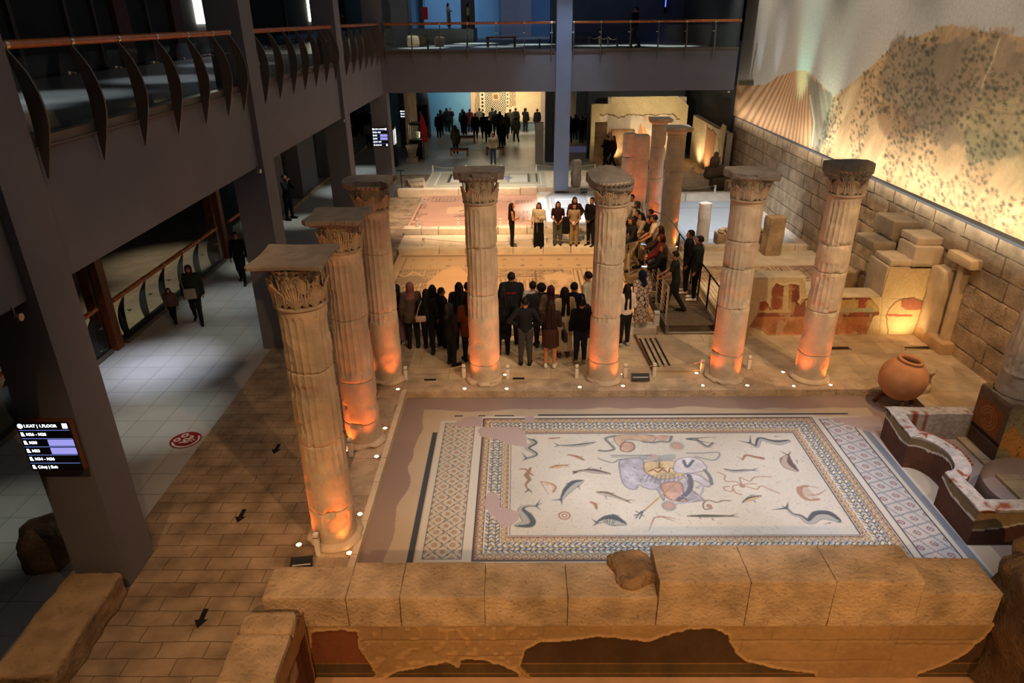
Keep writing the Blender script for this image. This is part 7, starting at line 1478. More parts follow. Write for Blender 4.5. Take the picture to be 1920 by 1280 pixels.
def head_field(P):
    d = ell(P, (0, .005, 1.615), (.074, .092, .098)); d = smin(d, ell(P, (0, .035, 1.555), (.055, .060, .065)), .035)
    d = smin(d, cap_(P, (0, .095, 1.600), (0, .112, 1.572), .010, .013), .014); d = smin(d, cap_(P, (-.03, .085, 1.628), (.03, .085, 1.628), .010, .010), .02)
    for sx in (-1, 1):
        d = np.maximum(d, -(ell(P, (sx*.031, .098, 1.603), (.016, .014, .011)))+0.0); d = smin(d, ell(P, (sx*.076, -.002, 1.598), (.012, .020, .030)), .008)
        d = smin(d, ell(P, (sx*.031, .082, 1.603), (.013, .012, .012)), .003)
    d = smin(d, cap_(P, (-.018, .092, 1.545), (.018, .092, 1.545), .006, .006), .008)
    return smin(d, cap_(P, (0, -.005, 1.44), (0, .005, 1.54), .052, .050), .03)
HEADM = surfnet(head_field, (-.11, -.12, 1.40), (.11, .14, 1.73), .0075)
def hand_field(P, curl=0.5):
    """palm at the origin pointing to -z, palm side towards +y, thumb on +x"""
    d = cap_(P, (0, 0, .01), (0, 0, -.02), .024, .026, 1.0); d = smin(d, cap_(P, (-.022, 0, -.07), (.022, 0, -.07), .014, .014, 1.1), .03)
    for k_, (x_, L_) in enumerate(((-.030, .050), (-.010, .062), (.010, .066), (.030, .058))):
        a = np.array([x_, .0, -.080]); b_ = a+np.array([x_*.10, L_*.30*curl, -L_*.55]); c = b_+np.array([0, L_*.55*curl, -L_*.40])
        d = np.minimum(d, smin(cap_(P, a, b_, .0098, .0090), cap_(P, b_, c, .0090, .0075), .004))
    a = np.array([.026, .004, -.030]); b_ = a+np.array([.026, .016, -.026]); c = b_+np.array([.006, .014, -.024]); t = smin(cap_(P, a, b_, .013, .010), cap_(P, b_, c, .010, .008), .004)
    return smin(d, t, .008)
HANDM = {c: surfnet(lambda P: hand_field(P, c), (-.06, -.04, -.17), (.08, .10, .045), .0065) for c in (0.35, 1.1)}
def skin_cols(V, skin, brow=(0.03, 0.02, 0.015)):
    c = np.tile(np.array(skin, float), (len(V), 1))
    for sx in (-1, 1):
        e = np.linalg.norm((V-[sx*.031, .095, 1.603])*[1, .6, 1.3], axis=1); c[e < .0165] = (0.55, .5, .45); c[e < .0085] = (0.01, 0.008, 0.006)
        b_ = np.abs(V[:, 2]-1.630-0.004*np.cos((V[:, 0]-sx*.03)*60)) < .0055; m = b_ & (np.abs(V[:, 0]-sx*.033) < .019) & (V[:, 1] > .055); c[m] = brow
    m = (np.abs(V[:, 2]-1.545) < .010) & (np.abs(V[:, 0]) < .024) & (V[:, 1] > .07); c[m] = np.array(skin)*[.75, .38, .38]
    return c
_cache = {}
def tmesh(key, make, h_cols=None):
    if key not in _cache: _cache[key] = make()
    return _cache[key]
def place_hand(sk, i, curl):
    V, F_ = HANDM[curl]; w_ = np.array(sk.J['wr', i]); e = np.array(sk.J['el', i]); d = w_-e; d /= np.linalg.norm(d); sg = -1 if i == 0 else 1
    z = -d; inn = np.array([-sg, 0.35, 0.0]); inn = inn-z*(inn@z); inn /= np.linalg.norm(inn); x = np.cross(inn, z)
    V2 = V.copy(); R3 = np.stack([x, inn, z], 0); W = V2@R3+w_+d*.005; F2 = F_.copy()
    if np.linalg.det(R3) < 0: F2 = F2[:, ::-1]
    return W, F2
def body_mesh(sk, skin, fine=True):
    h_ = 0.018 if fine else 0.028
    def fn(P):
        d = sk.torso(P, -.012, .92)
        for i in (0, 1): d = smin(d, sk.arm(P, i), .03); d = smin(d, sk.leg(P, i), .03); an = np.array(sk.J['an', i]); d = smin(d, cap_(P, an-[0, .01, .03], an+[0, .13, -.055], .036, .026), .02)
        return smin(d, cap_(P, (0, 0, 1.40), (0, .0, 1.50), .054, .050), .04)
    V, F_ = surfnet(fn, (-.48, -.42, .0), (.48, .52, 1.56 if max(sk.J['wr', 0][2], sk.J['wr', 1][2]) < 1.45 else 1.62), h_)
    parts = [(V, F_, skin), (HEADM[0], HEADM[1], skin_cols(HEADM[0], skin))]
    if fine:
        for i in (0, 1): W, F2 = place_hand(sk, i, 0.35 if sk.arms[i] in ('down', 'back') else 1.1); parts.append((W, F2, skin))
    V, F_, C_ = merged(parts); return sk.bend(V), F_, C_
def wr(P, a=.006, f=11, s=3): return a*(fbm(P*[1, 1, .55], f, 2, s)-.5)*2
def top_mesh(sk, inf, hem, sleeve, h_=.018, flare=0.0, collar=1.455, seed=3):
    def fn(P):
        d = sk.torso(P, inf, 1.0+.08*(inf > .02))
        if flare or hem < .86: d = smin(d, cap_(P, (0, 0, 1.02), (0, 0, hem+.02), .150*sk.bulk+inf, .155*sk.bulk+inf+flare, 1.30), .05)
        for i in (0, 1):
            if sleeve > 0: d = smin(d, sk.arm(P, i, inf*.85+.004, sleeve), .03)
            if hem < .80: d = smin(d, sk.leg(P, i, inf, 0, min(1.0, (.90-hem)/.42)), .06)
        d = np.maximum(d, hem-P[..., 2]); d = smin(d, cap_(P, (0, 0, 1.40), (0, -.005, collar), .066+inf*.4, .058+inf*.4), .03); return d+wr(P, .007 if inf < .03 else .010, 11, seed)
    V, F_ = surfnet(fn, (-.50, -.42, hem-.06), (.50, .52, 1.62), h_); return sk.bend(V), F_
def legs_mesh(sk, inf, flare, upto=1.92, h_=.018, seed=5):
    def fn(P):
        d = np.maximum(sk.torso(P, .004), P[..., 2]-1.02)
        for i in (0, 1): d = smin(d, sk.leg(P, i, inf, flare, upto), .03)
        return np.maximum(d, P[..., 2]-1.03)+wr(P, .006, 9, seed)
    V, F_ = surfnet(fn, (-.36, -.44, .02), (.36, .44, 1.08), h_); return V, F_
def skirt_mesh(sk, hem, flare, h_=.018, top=1.03, seed=6):
    def fn(P):
        r = .150*sk.bulk+.02+flare*np.clip((top-P[..., 2])/(top-hem), 0, 1); q = np.hypot(P[..., 0], P[..., 1]*1.25); th = np.arctan2(P[..., 1], P[..., 0])
        d = q-r-.010*np.sin(th*9+2)*np.clip((top-P[..., 2])/.4, 0, 1)
        for i in (0, 1): d = smin(d, sk.leg(P, i, .012, 0, 1.6), .05)
        return np.maximum(np.maximum(d, hem-P[..., 2]), P[..., 2]-top)+wr(P, .005, 8, seed)
    V, F_ = surfnet(fn, (-.42, -.40, hem-.05), (.42, .44, top+.06), h_); return V, F_
def hair_mesh(kind, h_=.009):
    def fn(P):
        d = ell(P, (0, -.004, 1.625), (.086, .103, .104))
        if kind == 'bun': d = smin(d, ell(P, (0, -.11, 1.66), (.05, .045, .05)), .02)
        if kind == 'curly': d = ell(P, (0, -.01, 1.635), (.115, .12, .12))+.012*np.sin(P[..., 0]*90)*np.sin(P[..., 2]*90)*np.sin(P[..., 1]*90)
        face = np.minimum(P[..., 1]-.035, 1.672-P[..., 2]+0.25*np.maximum(0, P[..., 1]-.06)); d = np.maximum(d, face)
        if kind in ('short', 'fade'): d = np.maximum(d, 1.575-P[..., 2])
        if kind in ('long', 'longer', 'tail'):
            z1 = {'long': 1.28, 'longer': 1.10, 'tail': 1.22}[kind]; w_ = .062 if kind != 'tail' else .03
            d = smin(d, cap_(P, (-w_*.6, -.065, 1.56), (-w_, -.10, z1), .052, .040), .03); d = smin(d, cap_(P, (w_*.6, -.065, 1.56), (w_, -.10, z1), .052, .040), .03)
            if kind != 'tail':
                for sx in (-1, 1): d = smin(d, cap_(P, (sx*.075, .0, 1.62), (sx*.092, .035, 1.36), .026, .022), .02)
        if kind == 'bob':
            for sx in (-1, 1): d = smin(d, cap_(P, (sx*.072, -.02, 1.62), (sx*.082, .005, 1.50), .032, .028), .02)
            d = smin(d, cap_(P, (0, -.07, 1.6), (0, -.085, 1.50), .06, .045), .02)
        return d+.004*np.sin(P[..., 0]*160+P[..., 1]*60)*(1 if kind != 'fade' else 0)
    return surfnet(fn, (-.17, -.20, 1.02), (.17, .15, 1.79), h_)
def scarf_mesh(cape=1.30, h_=.012):
    def fn(P):
        d = ell(P, (0, -.004, 1.620), (.094, .110, .112)); d = smin(d, ell(P, (0, -.05, 1.60), (.085, .085, .095)), .04); d = smin(d, cap_(P, (0, .015, 1.52), (0, .03, 1.46), .078, .082), .04)
        d = smin(d, cap_(P, (0, -.02, 1.50), (0, -.01, cape+.06), .088, .155, 1.2), .05)
        d = np.maximum(d, -ell(P, (0, .13, 1.598), (.062, .085, .080))); d = np.maximum(d, cape-P[..., 2]+.05*np.sin(P[..., 0]*14)); return d+wr(P, .006, 16, 4)
    return surfnet(fn, (-.24, -.22, cape-.08), (.24, .22, 1.76), h_)
def shoe_mesh(sole=True):
    def fn(P):
        d = cap_(P, (0, -.035, .048), (0, .16, .036), .046, .036, 1.0); d = smin(d, cap_(P, (0, -.02, .05), (0, -.015, .095), .045, .042), .02); d = smin(d, ell(P, (0, .155, .03), (.043, .055, .032)), .02); return np.maximum(d, .002-P[..., 2])
    V, F_ = surfnet(fn, (-.07, -.10, -.01), (.07, .24, .14), .011); return V, F_
SHOE = shoe_mesh()
_pm = {}
def cmat(name, col, rough=0.85):
    k_ = (name, col)
    if k_ not in _pm: _pm[k_] = mat(name, col, rough, 0.12, 5, 0.15, 90, vc=False, spec=0.2)
    return _pm[k_]
SKINM = mat('skin', (1, 1, 1), 0.55, 0.06, 8, 0.0, spec=0.35)
def mk(name, VF, m, parent, cols=None):
    V, F_ = VF[0], VF[1]; return MB().add(V, F_, cols if cols is not None else (1, 1, 1)).build(name, m, parent, smooth=True)
_mesh_cache = {}
def part(key, name, make, m, parent, loc=None, rot=None):
    """builds the mesh once per key; later uses share it with their own material"""
    if key not in _mesh_cache:
        r = make(); o = mk(name, r, m, parent, r[2] if len(r) > 2 else None); _mesh_cache[key] = o.data
    else:
        o = bpy.data.objects.new(name, _mesh_cache[key]); COL.objects.link(o); o.parent = parent
    if o.data.materials: o.material_slots[0].link = 'OBJECT'; o.material_slots[0].material = m
    if loc is not None: o.location = loc
    if rot is not None: o.rotation_euler = rot
    return o
BLACK, JET, NAVY, CHARC, GREYC, WHITEC, CREAMC, BEIGE, BROWNC, MAROON = '#15151a', '#0b0b0e', '#161d33', '#25262b', '#5d5c60', '#c9c4bc', '#c6b59a', '#a08a6a', '#46301f', '#3d1218'
def person(x, y, z, rz, h, label, top=BLACK, legs=BLACK, arms=('down', 'down'), stance='stand', hair='short', haircol='#120c09', scarf=None, skin='#a06c4e', topkind='shirt', hem=.88, sleeve=1.95, inf=.016,
           legkind='trousers', flare=.0, shoes=JET, sw=.172, lean=0.0, bulk=1.0, fine=True, group=None, headturn=0.0, skirt=None, tflare=0.0, nod=0.0):
    t = empty('person', (x, y, z), rz, label, 'person', group); s = h/1.735; t.scale = (s, s, s)
    key = (arms, stance, sw, lean, bulk); sk = Skel(arms, stance, sw, lean, bulk); hh = .018 if fine else .028
    part(('body', key, skin, fine), 'body', lambda: body_mesh(sk, hx(skin), fine), SKINM, t)
    part(('top', key, inf, hem, sleeve, tflare, fine), {'shirt': 'shirt', 'jacket': 'jacket', 'coat': 'coat', 'dress': 'dress', 'hoodie': 'hoodie', 'sweater': 'sweater', 'vest': 'tank_top'}[topkind], lambda: top_mesh(sk, inf, hem, sleeve, hh, tflare, 1.47 if topkind in ('jacket', 'coat', 'hoodie') else 1.445), cmat('cloth', hx(top)), t)
    if legkind == 'trousers': part(('legs', key, flare, fine), 'trousers', lambda: legs_mesh(sk, .014, flare, 1.93, hh), cmat('cloth', hx(legs)), t)
    elif legkind == 'skirt': part(('skirt', key, skirt, flare, fine), 'skirt', lambda: skirt_mesh(sk, skirt, flare, hh), cmat('cloth', hx(legs)), t)
    elif legkind == 'both': part(('skirt', key, skirt, flare, fine), 'skirt', lambda: skirt_mesh(sk, skirt, flare, hh), cmat('cloth', hx(top)), t); part(('legs', key, 0, fine), 'trousers', lambda: legs_mesh(sk, .014, 0.0, 1.93, hh), cmat('cloth', hx(legs)), t)
    off = np.array([0, 0, 0.0])
    if lean: off = np.array([0, math.sin(lean)*.70, -(1-math.cos(lean))*.70])
    def headfix(V):
        if not lean: return V
        return sk.bend(V)
    if scarf: part(('scarf', key if lean else 0, fine), 'headscarf', lambda: (lambda r: (headfix(r[0]), r[1]))(scarf_mesh(1.30, .012 if fine else .02)), cmat('scarf', hx(scarf)), t)
    else: part(('hair', hair, key if lean else 0, fine), 'hair', lambda: (lambda r: (headfix(r[0]), r[1]))(hair_mesh(hair, .010 if fine else .018)), cmat('hair', hx(haircol), 0.6), t)
    if fine or shoes != JET:
        for i in (0, 1):
            a = sk.J['an', i]; part('shoe', 'shoe', lambda: SHOE, cmat('shoe', hx(shoes), 0.6), t, (a[0], a[1]+.0, a[2]-.085), (0, 0, (-.12 if i else .12)))
    return t
PEOPLE = {}
def pp(name, label, z0, head, feet=None, h=None, rz=0.0, at=None, **k):
    if feet is not None:
        q = fl(feet[0], feet[1], z0); d = FF*FPX+RR*(head[0]-960)-UU*(head[1]-640); hh = (H+d[2]*q[1]/d[1])-z0
        h = min(max(hh, 1.45 if h is None else h-.03), 1.92 if h is None else h+.03); x, y = q[0], q[1]
    elif at: x, zz = wall_xz(at)(*head); y = at; h = zz-z0
    else: q = fl(head[0], head[1], z0+h*0.985); x, y = q[0], q[1]
    t = person(float(x), float(y), z0, rz, h, label, **k); PEOPLE[name] = t; return t
A = math.radians
# crowd on the walkway, seen from behind, facing the lower mosaic
GC = 'visitors standing on the walkway with their backs to the viewer'
pp('a', 'woman in a black headscarf and long mauve skirt, partly behind the rearmost left column', .15, (743, 532), (752, 644), rz=A(-20), top=BLACK, scarf=BLACK, hem=.95, legkind='skirt', legs='#5a4650', skirt=.18, flare=.12, shoes='#b5b0a8', group=GC)
pp('b', 'woman in a pink headscarf and loose grey-brown shirt, seen from behind', .15, (780, 528), (777, 652), rz=A(10), top='#4a3d35', scarf='#7c4a48', hem=.72, tflare=.04, legs=BLACK, inf=.03, group=GC)
pp('c', 'long-haired woman in black with a beige bag on her left hip', .15, (786, 541), (806, 658), rz=A(8), top=BLACK, hair='long', stance='walk', arms=('fold', 'down'), group=GC)
pp('d', 'long-haired person in a black coat, between the beige bag and the profile face', .15, (814, 533), (817, 648), rz=A(5), top=JET, hair='long', hem=.70, topkind='coat', inf=.035, group=GC)
pp('e', 'person in black looking right in profile, left of the grey-scarfed visitor', .15, (831, 538), (833, 650), rz=A(-60), top=BLACK, hair='short', hem=.75, topkind='coat', inf=.03, group=GC)
pp('f', 'short visitor in a dark grey headscarf and black clothes with crossed hands', .15, (850, 567), (848, 684), rz=A(-50), top=BLACK, scarf='#2c2b30', arms=('front', 'front'), hem=.80, inf=.03, group=GC)
pp('g', 'tall long-haired person in black just left of the column left of centre', .15, (860, 530), None, 1.72, rz=A(5), top=JET, hair='longer', hem=.75, inf=.03, topkind='coat', group=GC)
pp('h', 'black-haired person half hidden behind the column left of centre', .15, (876, 530), None, 1.72, rz=0, top=JET, hair='short', group=GC)
pp('i', 'person in a brown coat almost hidden by the column left of centre', .15, (886, 552), (881, 676), rz=A(20), top='#5a2f1a', topkind='coat', inf=.03, hem=.70, hair='long', arms=('fold', 'fold'), group=GC)
pp('j', 'tall man in a black security jacket with a red band across the back', .15, (955, 509), (960, 644), rz=A(-4), top=BLACK, arms=('down', 'down'), bulk=1.12, sw=.19, inf=.03, topkind='jacket', group=GC)
pp('k', 'person in a long black coat right beside the column left of centre', .15, (943, 536), (944, 664), rz=A(5), top=JET, hem=.45, inf=.03, topkind='coat', hair='long', group=GC)
pp('n', 'short-haired man in a black shirt and grey trousers with hands on hips', .15, (990, 557), (985, 684), rz=A(-5), top=BLACK, legs='#3a3638', arms=('hips', 'hips'), hair='fade', sw=.18, group=GC)
pp('l', 'person with a black backpack over a white shirt', .15, (999, 528), None, 1.70, rz=A(-10), top='#9d9793', hair='bun', group=GC)
pp('m', 'curly-haired person in a dark jacket beside the white-shirted backpacker', .15, (1015, 533), None, 1.66, rz=A(10), top='#1c1d24', hair='curly', inf=.03, group=GC)
pp('o', 'woman in a dark red headscarf and brown coat, behind the bare-legged woman', .15, (1033, 536), None, 1.66, rz=0, top='#5c4a3c', scarf='#3c1a1c', hem=.7, inf=.03, topkind='coat', group=GC)
pp('p', 'woman with very long hair, dark brown jacket and skirt, bare legs, white shoes', .15, (1032, 562), (1031, 689), rz=A(-5), top='#2a1a14', hair='longer', haircol='#24120c', arms=('fold', 'hold'), legkind='skirt', legs='#3a2016', skirt=.58, flare=.03, shoes='#cfcac2', topkind='jacket', skin='#b97a55', group=GC)
pp('q', 'woman with long dark hair in a beige cardigan and long pale skirt', .15, (1065, 537), (1056, 668), rz=A(15), top='#b5a07c', hair='longer', legkind='skirt', legs='#a99a80', skirt=.20, flare=.03, shoes=BROWNC, topkind='sweater', group=GC)
pp('r', 'young man in a navy track jacket with white sleeve stripes and back lettering', .15, (1082, 528), (1073, 662), rz=A(-12), top=NAVY, arms=('hips', 'pocket'), topkind='jacket', shoes='#8c7a66', group=GC)
pp('t', 'person in dark denim trousers, mostly behind the sloping-topped column', .15, (1096, 560), (1087, 680), rz=A(5), top=JET, legs='#1d2230', topkind='jacket', inf=.03, shoes='#8a7a68', hair='short', group=GC)
pp('s', 'man in an off-white shirt looking left, beside the sloping-topped column', .15, (1103, 510), None, 1.80, rz=A(60), top='#a39a8a', hair='short', group=GC)
pp('u', 'woman with long black hair, white blouse and black trousers by the sloping-topped column', .15, (1176, 532), (1169, 648), rz=A(20), top='#c2ada0', hair='longer', hem=.92, shoes='#8d857c', inf=.025, arms=('front', 'front'), group=GC)
v_ = pp('v', 'woman in a navy headscarf and long white dress with a black branching pattern', .15, (1212, 506), (1199, 624), rz=A(25), top='#c4b2a4', scarf='#141a33', legkind='both', legs='#b9ab9c', skirt=.36, flare=.03, hem=.90, shoes='#cfcac2', topkind='dress', arms=('front', 'front'), lean=.10, inf=.03, group=GC)
pm = mat('patterned_cloth', (1, 1, 1), 0.85, 0.05, 5, 0.1, 60, vc=False); nt = pm.node_tree; vo = nt.nodes.new('ShaderNodeTexVoronoi'); vo.feature = 'DISTANCE_TO_EDGE'; vo.inputs['Scale'].default_value = 9
tcn = nt.nodes.new('ShaderNodeTexCoord'); nt.links.new(tcn.outputs['Object'], vo.inputs['Vector']); cr = nt.nodes.new('ShaderNodeValToRGB'); cr.color_ramp.elements[0].position = .05; cr.color_ramp.elements[0].color = (.012, .012, .02, 1); cr.color_ramp.elements[1].position = .075; cr.color_ramp.elements[1].color = (*hx('#c4ab98'), 1)
nt.links.new(vo.outputs['Distance'], cr.inputs[0]); nt.links.new(cr.outputs[0], nt.nodes['Principled BSDF'].inputs['Base Color'])
for c in children(v_):
    if c.name.split('.')[0] in ('dress', 'skirt'): c.material_slots[0].material = pm
# six visitors on the far side, facing the viewer
GS = 'six visitors standing beyond the geometric mosaic'; z = .18
pp('w1', 'woman in a black sleeveless top and black trousers, turned to the right', z, (958, 380), (960, 462), rz=A(-85), top=BLACK, hair='longer', haircol='#2a1610', sleeve=0, topkind='vest', arms=('down', 'fold'), group=GS, skin='#b3714c')
pp('w2', 'woman in a white long-sleeved blouse and wide black trousers', z, (1008, 379), (1010, 463), rz=A(165), top='#b9ab98', hair='longer', hem=.98, legs=JET, flare=.055, arms=('phone', 'down'), inf=.03, group=GS)
pp('w3', 'woman in a short-sleeved maroon top and grey trousers holding a phone', z, (1046, 377), (1045, 461), rz=A(180), top='#260f12', hair='longer', sleeve=.6, legs='#4e4a44', flare=.02, arms=('front', 'front'), hem=.95, group=GS)
pp('w4', 'woman in a maroon jacket looking to the right, behind the girl with a lanyard', z, (1078, 370), None, 1.66, rz=A(200), top='#3a1216', hair='long', haircol='#24130d', inf=.03, topkind='sweater', arms=('hips', 'down'), group=GS)
pp('w5', 'girl in a beige vest and beige trousers with a white card on a lanyard', z, (1076, 387), (1075, 461), 1.56, rz=A(176), top='#8f7c60', hair='longer', sleeve=.3, legs='#8d7550', flare=.03, arms=('front', 'front'), topkind='vest', group=GS)
pp('w6', 'man in a black long-sleeved shirt looking left, beside the sloping capital', z, (1113, 369), (1107, 461), rz=A(140), top=JET, hair='fade', arms=('front', 'front'), sw=.185, group=GS)
# people on the footbridge
GB = 'visitors crowding the footbridge'; z = .345
pp('m1', 'bearded man in a black short-sleeved shirt gripping the rail at the front of the footbridge', z, (1257, 469), (1262, 586), rz=A(75), top='#1b1b1e', sleeve=.6, arms=('rail', 'rail'), stance='walk', hair='fade', lean=.12, sw=.18, group=GB)
pp('m2', 'brown-haired woman with glasses in black, holding a lit phone over the rail', z, (1245, 459), None, 1.64, rz=A(80), top=JET, hair='long', haircol='#3a2014', arms=('rail', 'rail'), inf=.03, group=GB)
pp('m3', 'person with dark red hair and a red jacket leaning on the footbridge rail', z, (1245, 439), None, 1.66, rz=A(75), top='#4a1014', hair='bob', haircol='#3c0c0c', arms=('rail', 'rail'), inf=.03, lean=.10, group=GB)
pp('m4', 'black-haired woman in a dark top behind the red-haired person', z, (1239, 424), None, 1.68, rz=A(70), top='#2c1d17', hair='long', arms=('rail', 'rail'), group=GB)
pp('m5', 'man in a white T-shirt bending over the footbridge rail', z, (1235, 400), None, 1.80, at=20.25, rz=A(80), top='#b8a890', sleeve=.6, arms=('rail', 'rail'), hair='short', lean=.16, sw=.185, group=GB)
pp('m6', 'man in a black polo shirt looking down, left of the white T-shirt', z, (1222, 404), None, 1.74, at=20.75, rz=A(95), top=JET, sleeve=.7, arms=('rail', 'rail'), hair='short', lean=.10, group=GB)
pp('m9', 'dark-haired man standing behind the black polo shirt', z, (1220, 393), None, 1.68, rz=A(90), top=BLACK, hair='short', group=GB)
pp('m7', 'woman with long black hair and a light grey jacket leaning on the rail', z, (1208, 397), None, 1.72, at=21.15, rz=A(100), top='#8d7c66', legs='#8a785e', hair='long', arms=('rail', 'rail'), inf=.03, lean=.12, topkind='jacket', group=GB)
pp('m8', 'woman with wavy brown hair and beige trousers propped on the rail end', z, (1192, 403), None, 1.64, at=20.35, rz=A(110), top=BLACK, legs='#8f7a5a', hair='long', haircol='#2c170e', arms=('rail', 'rail'), lean=.18, stance='walk', group=GB)
pp('m12', 'dark head and jacket between the wavy-haired woman and the grey jacket', z, (1196, 394), None, 1.58, rz=A(110), top=JET, hair='short', group=GB)
pp('m10', 'woman in a grey headscarf and white jacket holding something to her face', z, (1195, 378), None, 1.66, rz=A(120), top='#a49a8c', scarf='#38312c', arms=('face', 'face'), inf=.03, topkind='jacket', group=GB)
pp('m11', 'balding man in a white shirt at the far end of the footbridge group', z, (1185, 365), None, 1.76, rz=A(140), top='#b9b2a8', hair='fade', arms=('phone', 'front'), group=GB)
pp('m13', 'bearded man in a black jacket at the right rail of the footbridge', z, (1293, 430), (1284, 549), rz=A(80), top=JET, hair='fade', topkind='jacket', inf=.03, sw=.185, bulk=1.08, shoes='#a79a88', group=GB)
pp('m14', 'man in a black hooded jacket with a red collar, white trainers', z, (1311, 441), (1300, 562), rz=A(75), top='#151c1c', hair='short', topkind='hoodie', inf=.04, sw=.19, bulk=1.08, shoes='#cfc8bc', group=GB)
# aisle on the left
GA = 'visitors in the tiled aisle'; z = .12
pp('guard', 'man in dark clothes raising both hands to his face in the aisle', z, (536, 326), (544, 411), rz=A(-110), top='#0e1214', legs='#12161c', arms=('face', 'face'), stance='apart', group=GA)
pp('man', 'man in a black sweater walking beside the second grey pillar', z, (448, 434), (457, 530), rz=A(190), top=JET, legs='#15171c', stance='walk', skin='#8c5a44', group=GA)
pp('mother', 'woman in a headscarf and dark green coat walking with a pale bag on her front', z, (347, 496), (374, 604), rz=A(200), top='#232a20', scarf='#332a22', legs='#181a1c', stance='walk', inf=.035, hem=.75, topkind='coat', group=GA)
pp('child', 'small girl in a pink padded jacket walking beside the woman in green', z, (319, 541), (330, 608), h=1.08, rz=A(190), top='#5c4440', legs='#101014', stance='walk', hair='long', topkind='jacket', inf=.04, shoes='#8c8a84', group=GA)
pp('c1', 'person in a dark blue jacket and pale trousers under the gallery, far left', z, (660, 232), (664, 283), h=1.66, rz=A(200), top='#141a2c', legs='#8a8a86', fine=False, topkind='jacket', inf=.03, group=GA)
pp('c2', 'person in a light grey hooded jacket with back to the viewer, far left', z, (693, 224), (694, 281), h=1.72, rz=A(-10), top='#87827f', legs='#1a1a20', fine=False, topkind='hoodie', inf=.04, group=GA)
for i, (u, v) in enumerate(((655, 205), (662, 200), (669, 208), (676, 203), (683, 199), (690, 205))):
    pp('q%d' % i, 'dark silhouette under the left gallery deep in the hall, %s of six' % ['leftmost', 'second', 'third', 'fourth', 'fifth', 'rightmost'][i], .12, (u, v+1), None, at=50.5-i*.4, rz=A(160+i*30), top=JET, fine=False, hem=.7, topkind='coat', inf=.03, hair='short', group='silhouettes under the left gallery')
# crowd in the far hall
GF = 'visitors crowding in front of the far wall mosaic'
pp('hood', 'young man in a cream hoodie and blue jeans standing behind the far raised bed', .12, (925, 252), (925, 306), h=1.66, rz=A(180), top='#b3a384', legs='#3c4c62', topkind='hoodie', inf=.04, arms=('pocket', 'pocket'), hair='short')
FARC = [((826, 200), (828, 255), 'dark person with an afro hairstyle, left edge of the far crowd', 'curly', BLACK), ((823, 214), (824, 260), 'woman in a short dark coat at the front left of the far crowd', 'long', JET), ((838, 202), (839, 248), 'dark figure second from the left in the far crowd', 'long', JET),
        ((846, 197), (846, 250), 'tall man taking a photograph with a lit phone in the far crowd', 'short', BLACK), ((852, 213), (855, 290), 'person in a long olive coat stooping over the dark bench', 'long', '#2e281c'), ((868, 202), (869, 252), 'dark-haired visitor right of the photographing man', 'bob', '#14222a'),
        ((873, 208), (872, 256), 'visitor in a long black dress near the middle of the far crowd', 'long', JET), ((882, 206), (882, 250), 'woman in profile in a dark red coat in the far crowd', 'tail', '#3c1218'), ((893, 200), (892, 262), 'broad visitor in black left of the chequered mosaic centre', 'short', JET),
        ((901, 199), (900, 250), 'visitor with a pale hood right of the broad visitor in black', 'short', '#4a4436'), ((909, 205), (908, 262), 'dark figure below the left side of the chequered mosaic', 'short', BLACK), ((914, 207), (915, 270), 'visitor in dark blue directly behind the cream hoodie', 'fade', '#10141e'),
        ((924, 196), (924, 250), 'visitor with a white cap in the middle of the far crowd', 'short', '#1c1a18'), ((929, 201), (930, 255), 'dark-haired tall visitor right of the white cap', 'short', JET), ((938, 205), (938, 258), 'visitor in black right of the middle of the far crowd', 'bob', BLACK), ((942, 208), (944, 275), 'visitor in a dark brown jacket over the right end of the near bench', 'short', '#241812'),
        ((941, 217), (940, 278), 'visitor in a dark red patterned headscarf in front of the crowd', 'scarf', JET), ((947, 207), (949, 262), 'dark figure left of the olive green coat', 'long', JET), ((956, 204), (957, 252), 'visitor in an olive green coat with back turned', 'short', '#33301a'), ((965, 198), (967, 250), 'tall dark visitor right of the olive green coat', 'short', JET),
        ((968, 221), (968, 268), 'visitor walking in a brown knee-length coat, right part of the far crowd', 'bob', '#2c2212'), ((986, 205), (985, 249), 'dark figure holding up a phone, standing apart at the right of the far crowd', 'curly', JET), ((1007, 204), (1007, 250), 'person half hidden by the square stone pier', 'short', BLACK)]
for i, (hd, ft, lb, hr, c) in enumerate(FARC):
    rz = A(random.Random(i).uniform(-25, 25)) if i not in (1, 3, 8) else A(180)
    pp('f%d' % i, lb, .12, hd, ft, h=1.68, rz=rz, top=c, fine=False, hem=.62 if i not in (3, 21) else .85, topkind='coat', inf=.035, hair=hr if hr != 'scarf' else 'short', scarf='#4a2018' if hr == 'scarf' else None, arms=('up', 'down') if i in (3, 21) else ('front', 'front') if i % 3 == 0 else ('down', 'down'), stance='walk' if i in (20,) else 'stand', group=GF)
for i, (u, v, c, lb) in enumerate(((1068, 200, JET, 'dark long-haired visitor nearest the slender blue pillar, in the gap beside the warm wall'), (1078, 214, JET, 'dark visitor second from the blue pillar in the gap'), (1090, 209, BLACK, 'dark visitor in the middle of the gap beside the blue pillar'), (1099, 212, '#14141c', 'visitor in pale trousers at the right of the gap'), (1104, 203, JET, 'dark visitor farthest right in the gap beside the blue pillar'))):
    pp('g%d' % i, lb, .12, (u, v), (u, 270-(i % 2)*6), h=1.68, rz=A(20*i), top=c, legs='#3c3f4a' if i == 3 else BLACK, fine=False, hem=.7, topkind='coat', inf=.03, hair='long' if i == 0 else 'short', group='dark visitors in the gap right of the blue pillar')
pp('x1', 'woman in black reading, walking behind the far raised bed by the brown slabs', .12, (1139, 253), None, at=37.1, rz=A(120), top=JET, arms=('phone', 'phone'), stance='walk', hem=.7, inf=.03, hair='short', fine=False, group='walking visitors by the brown slabs')
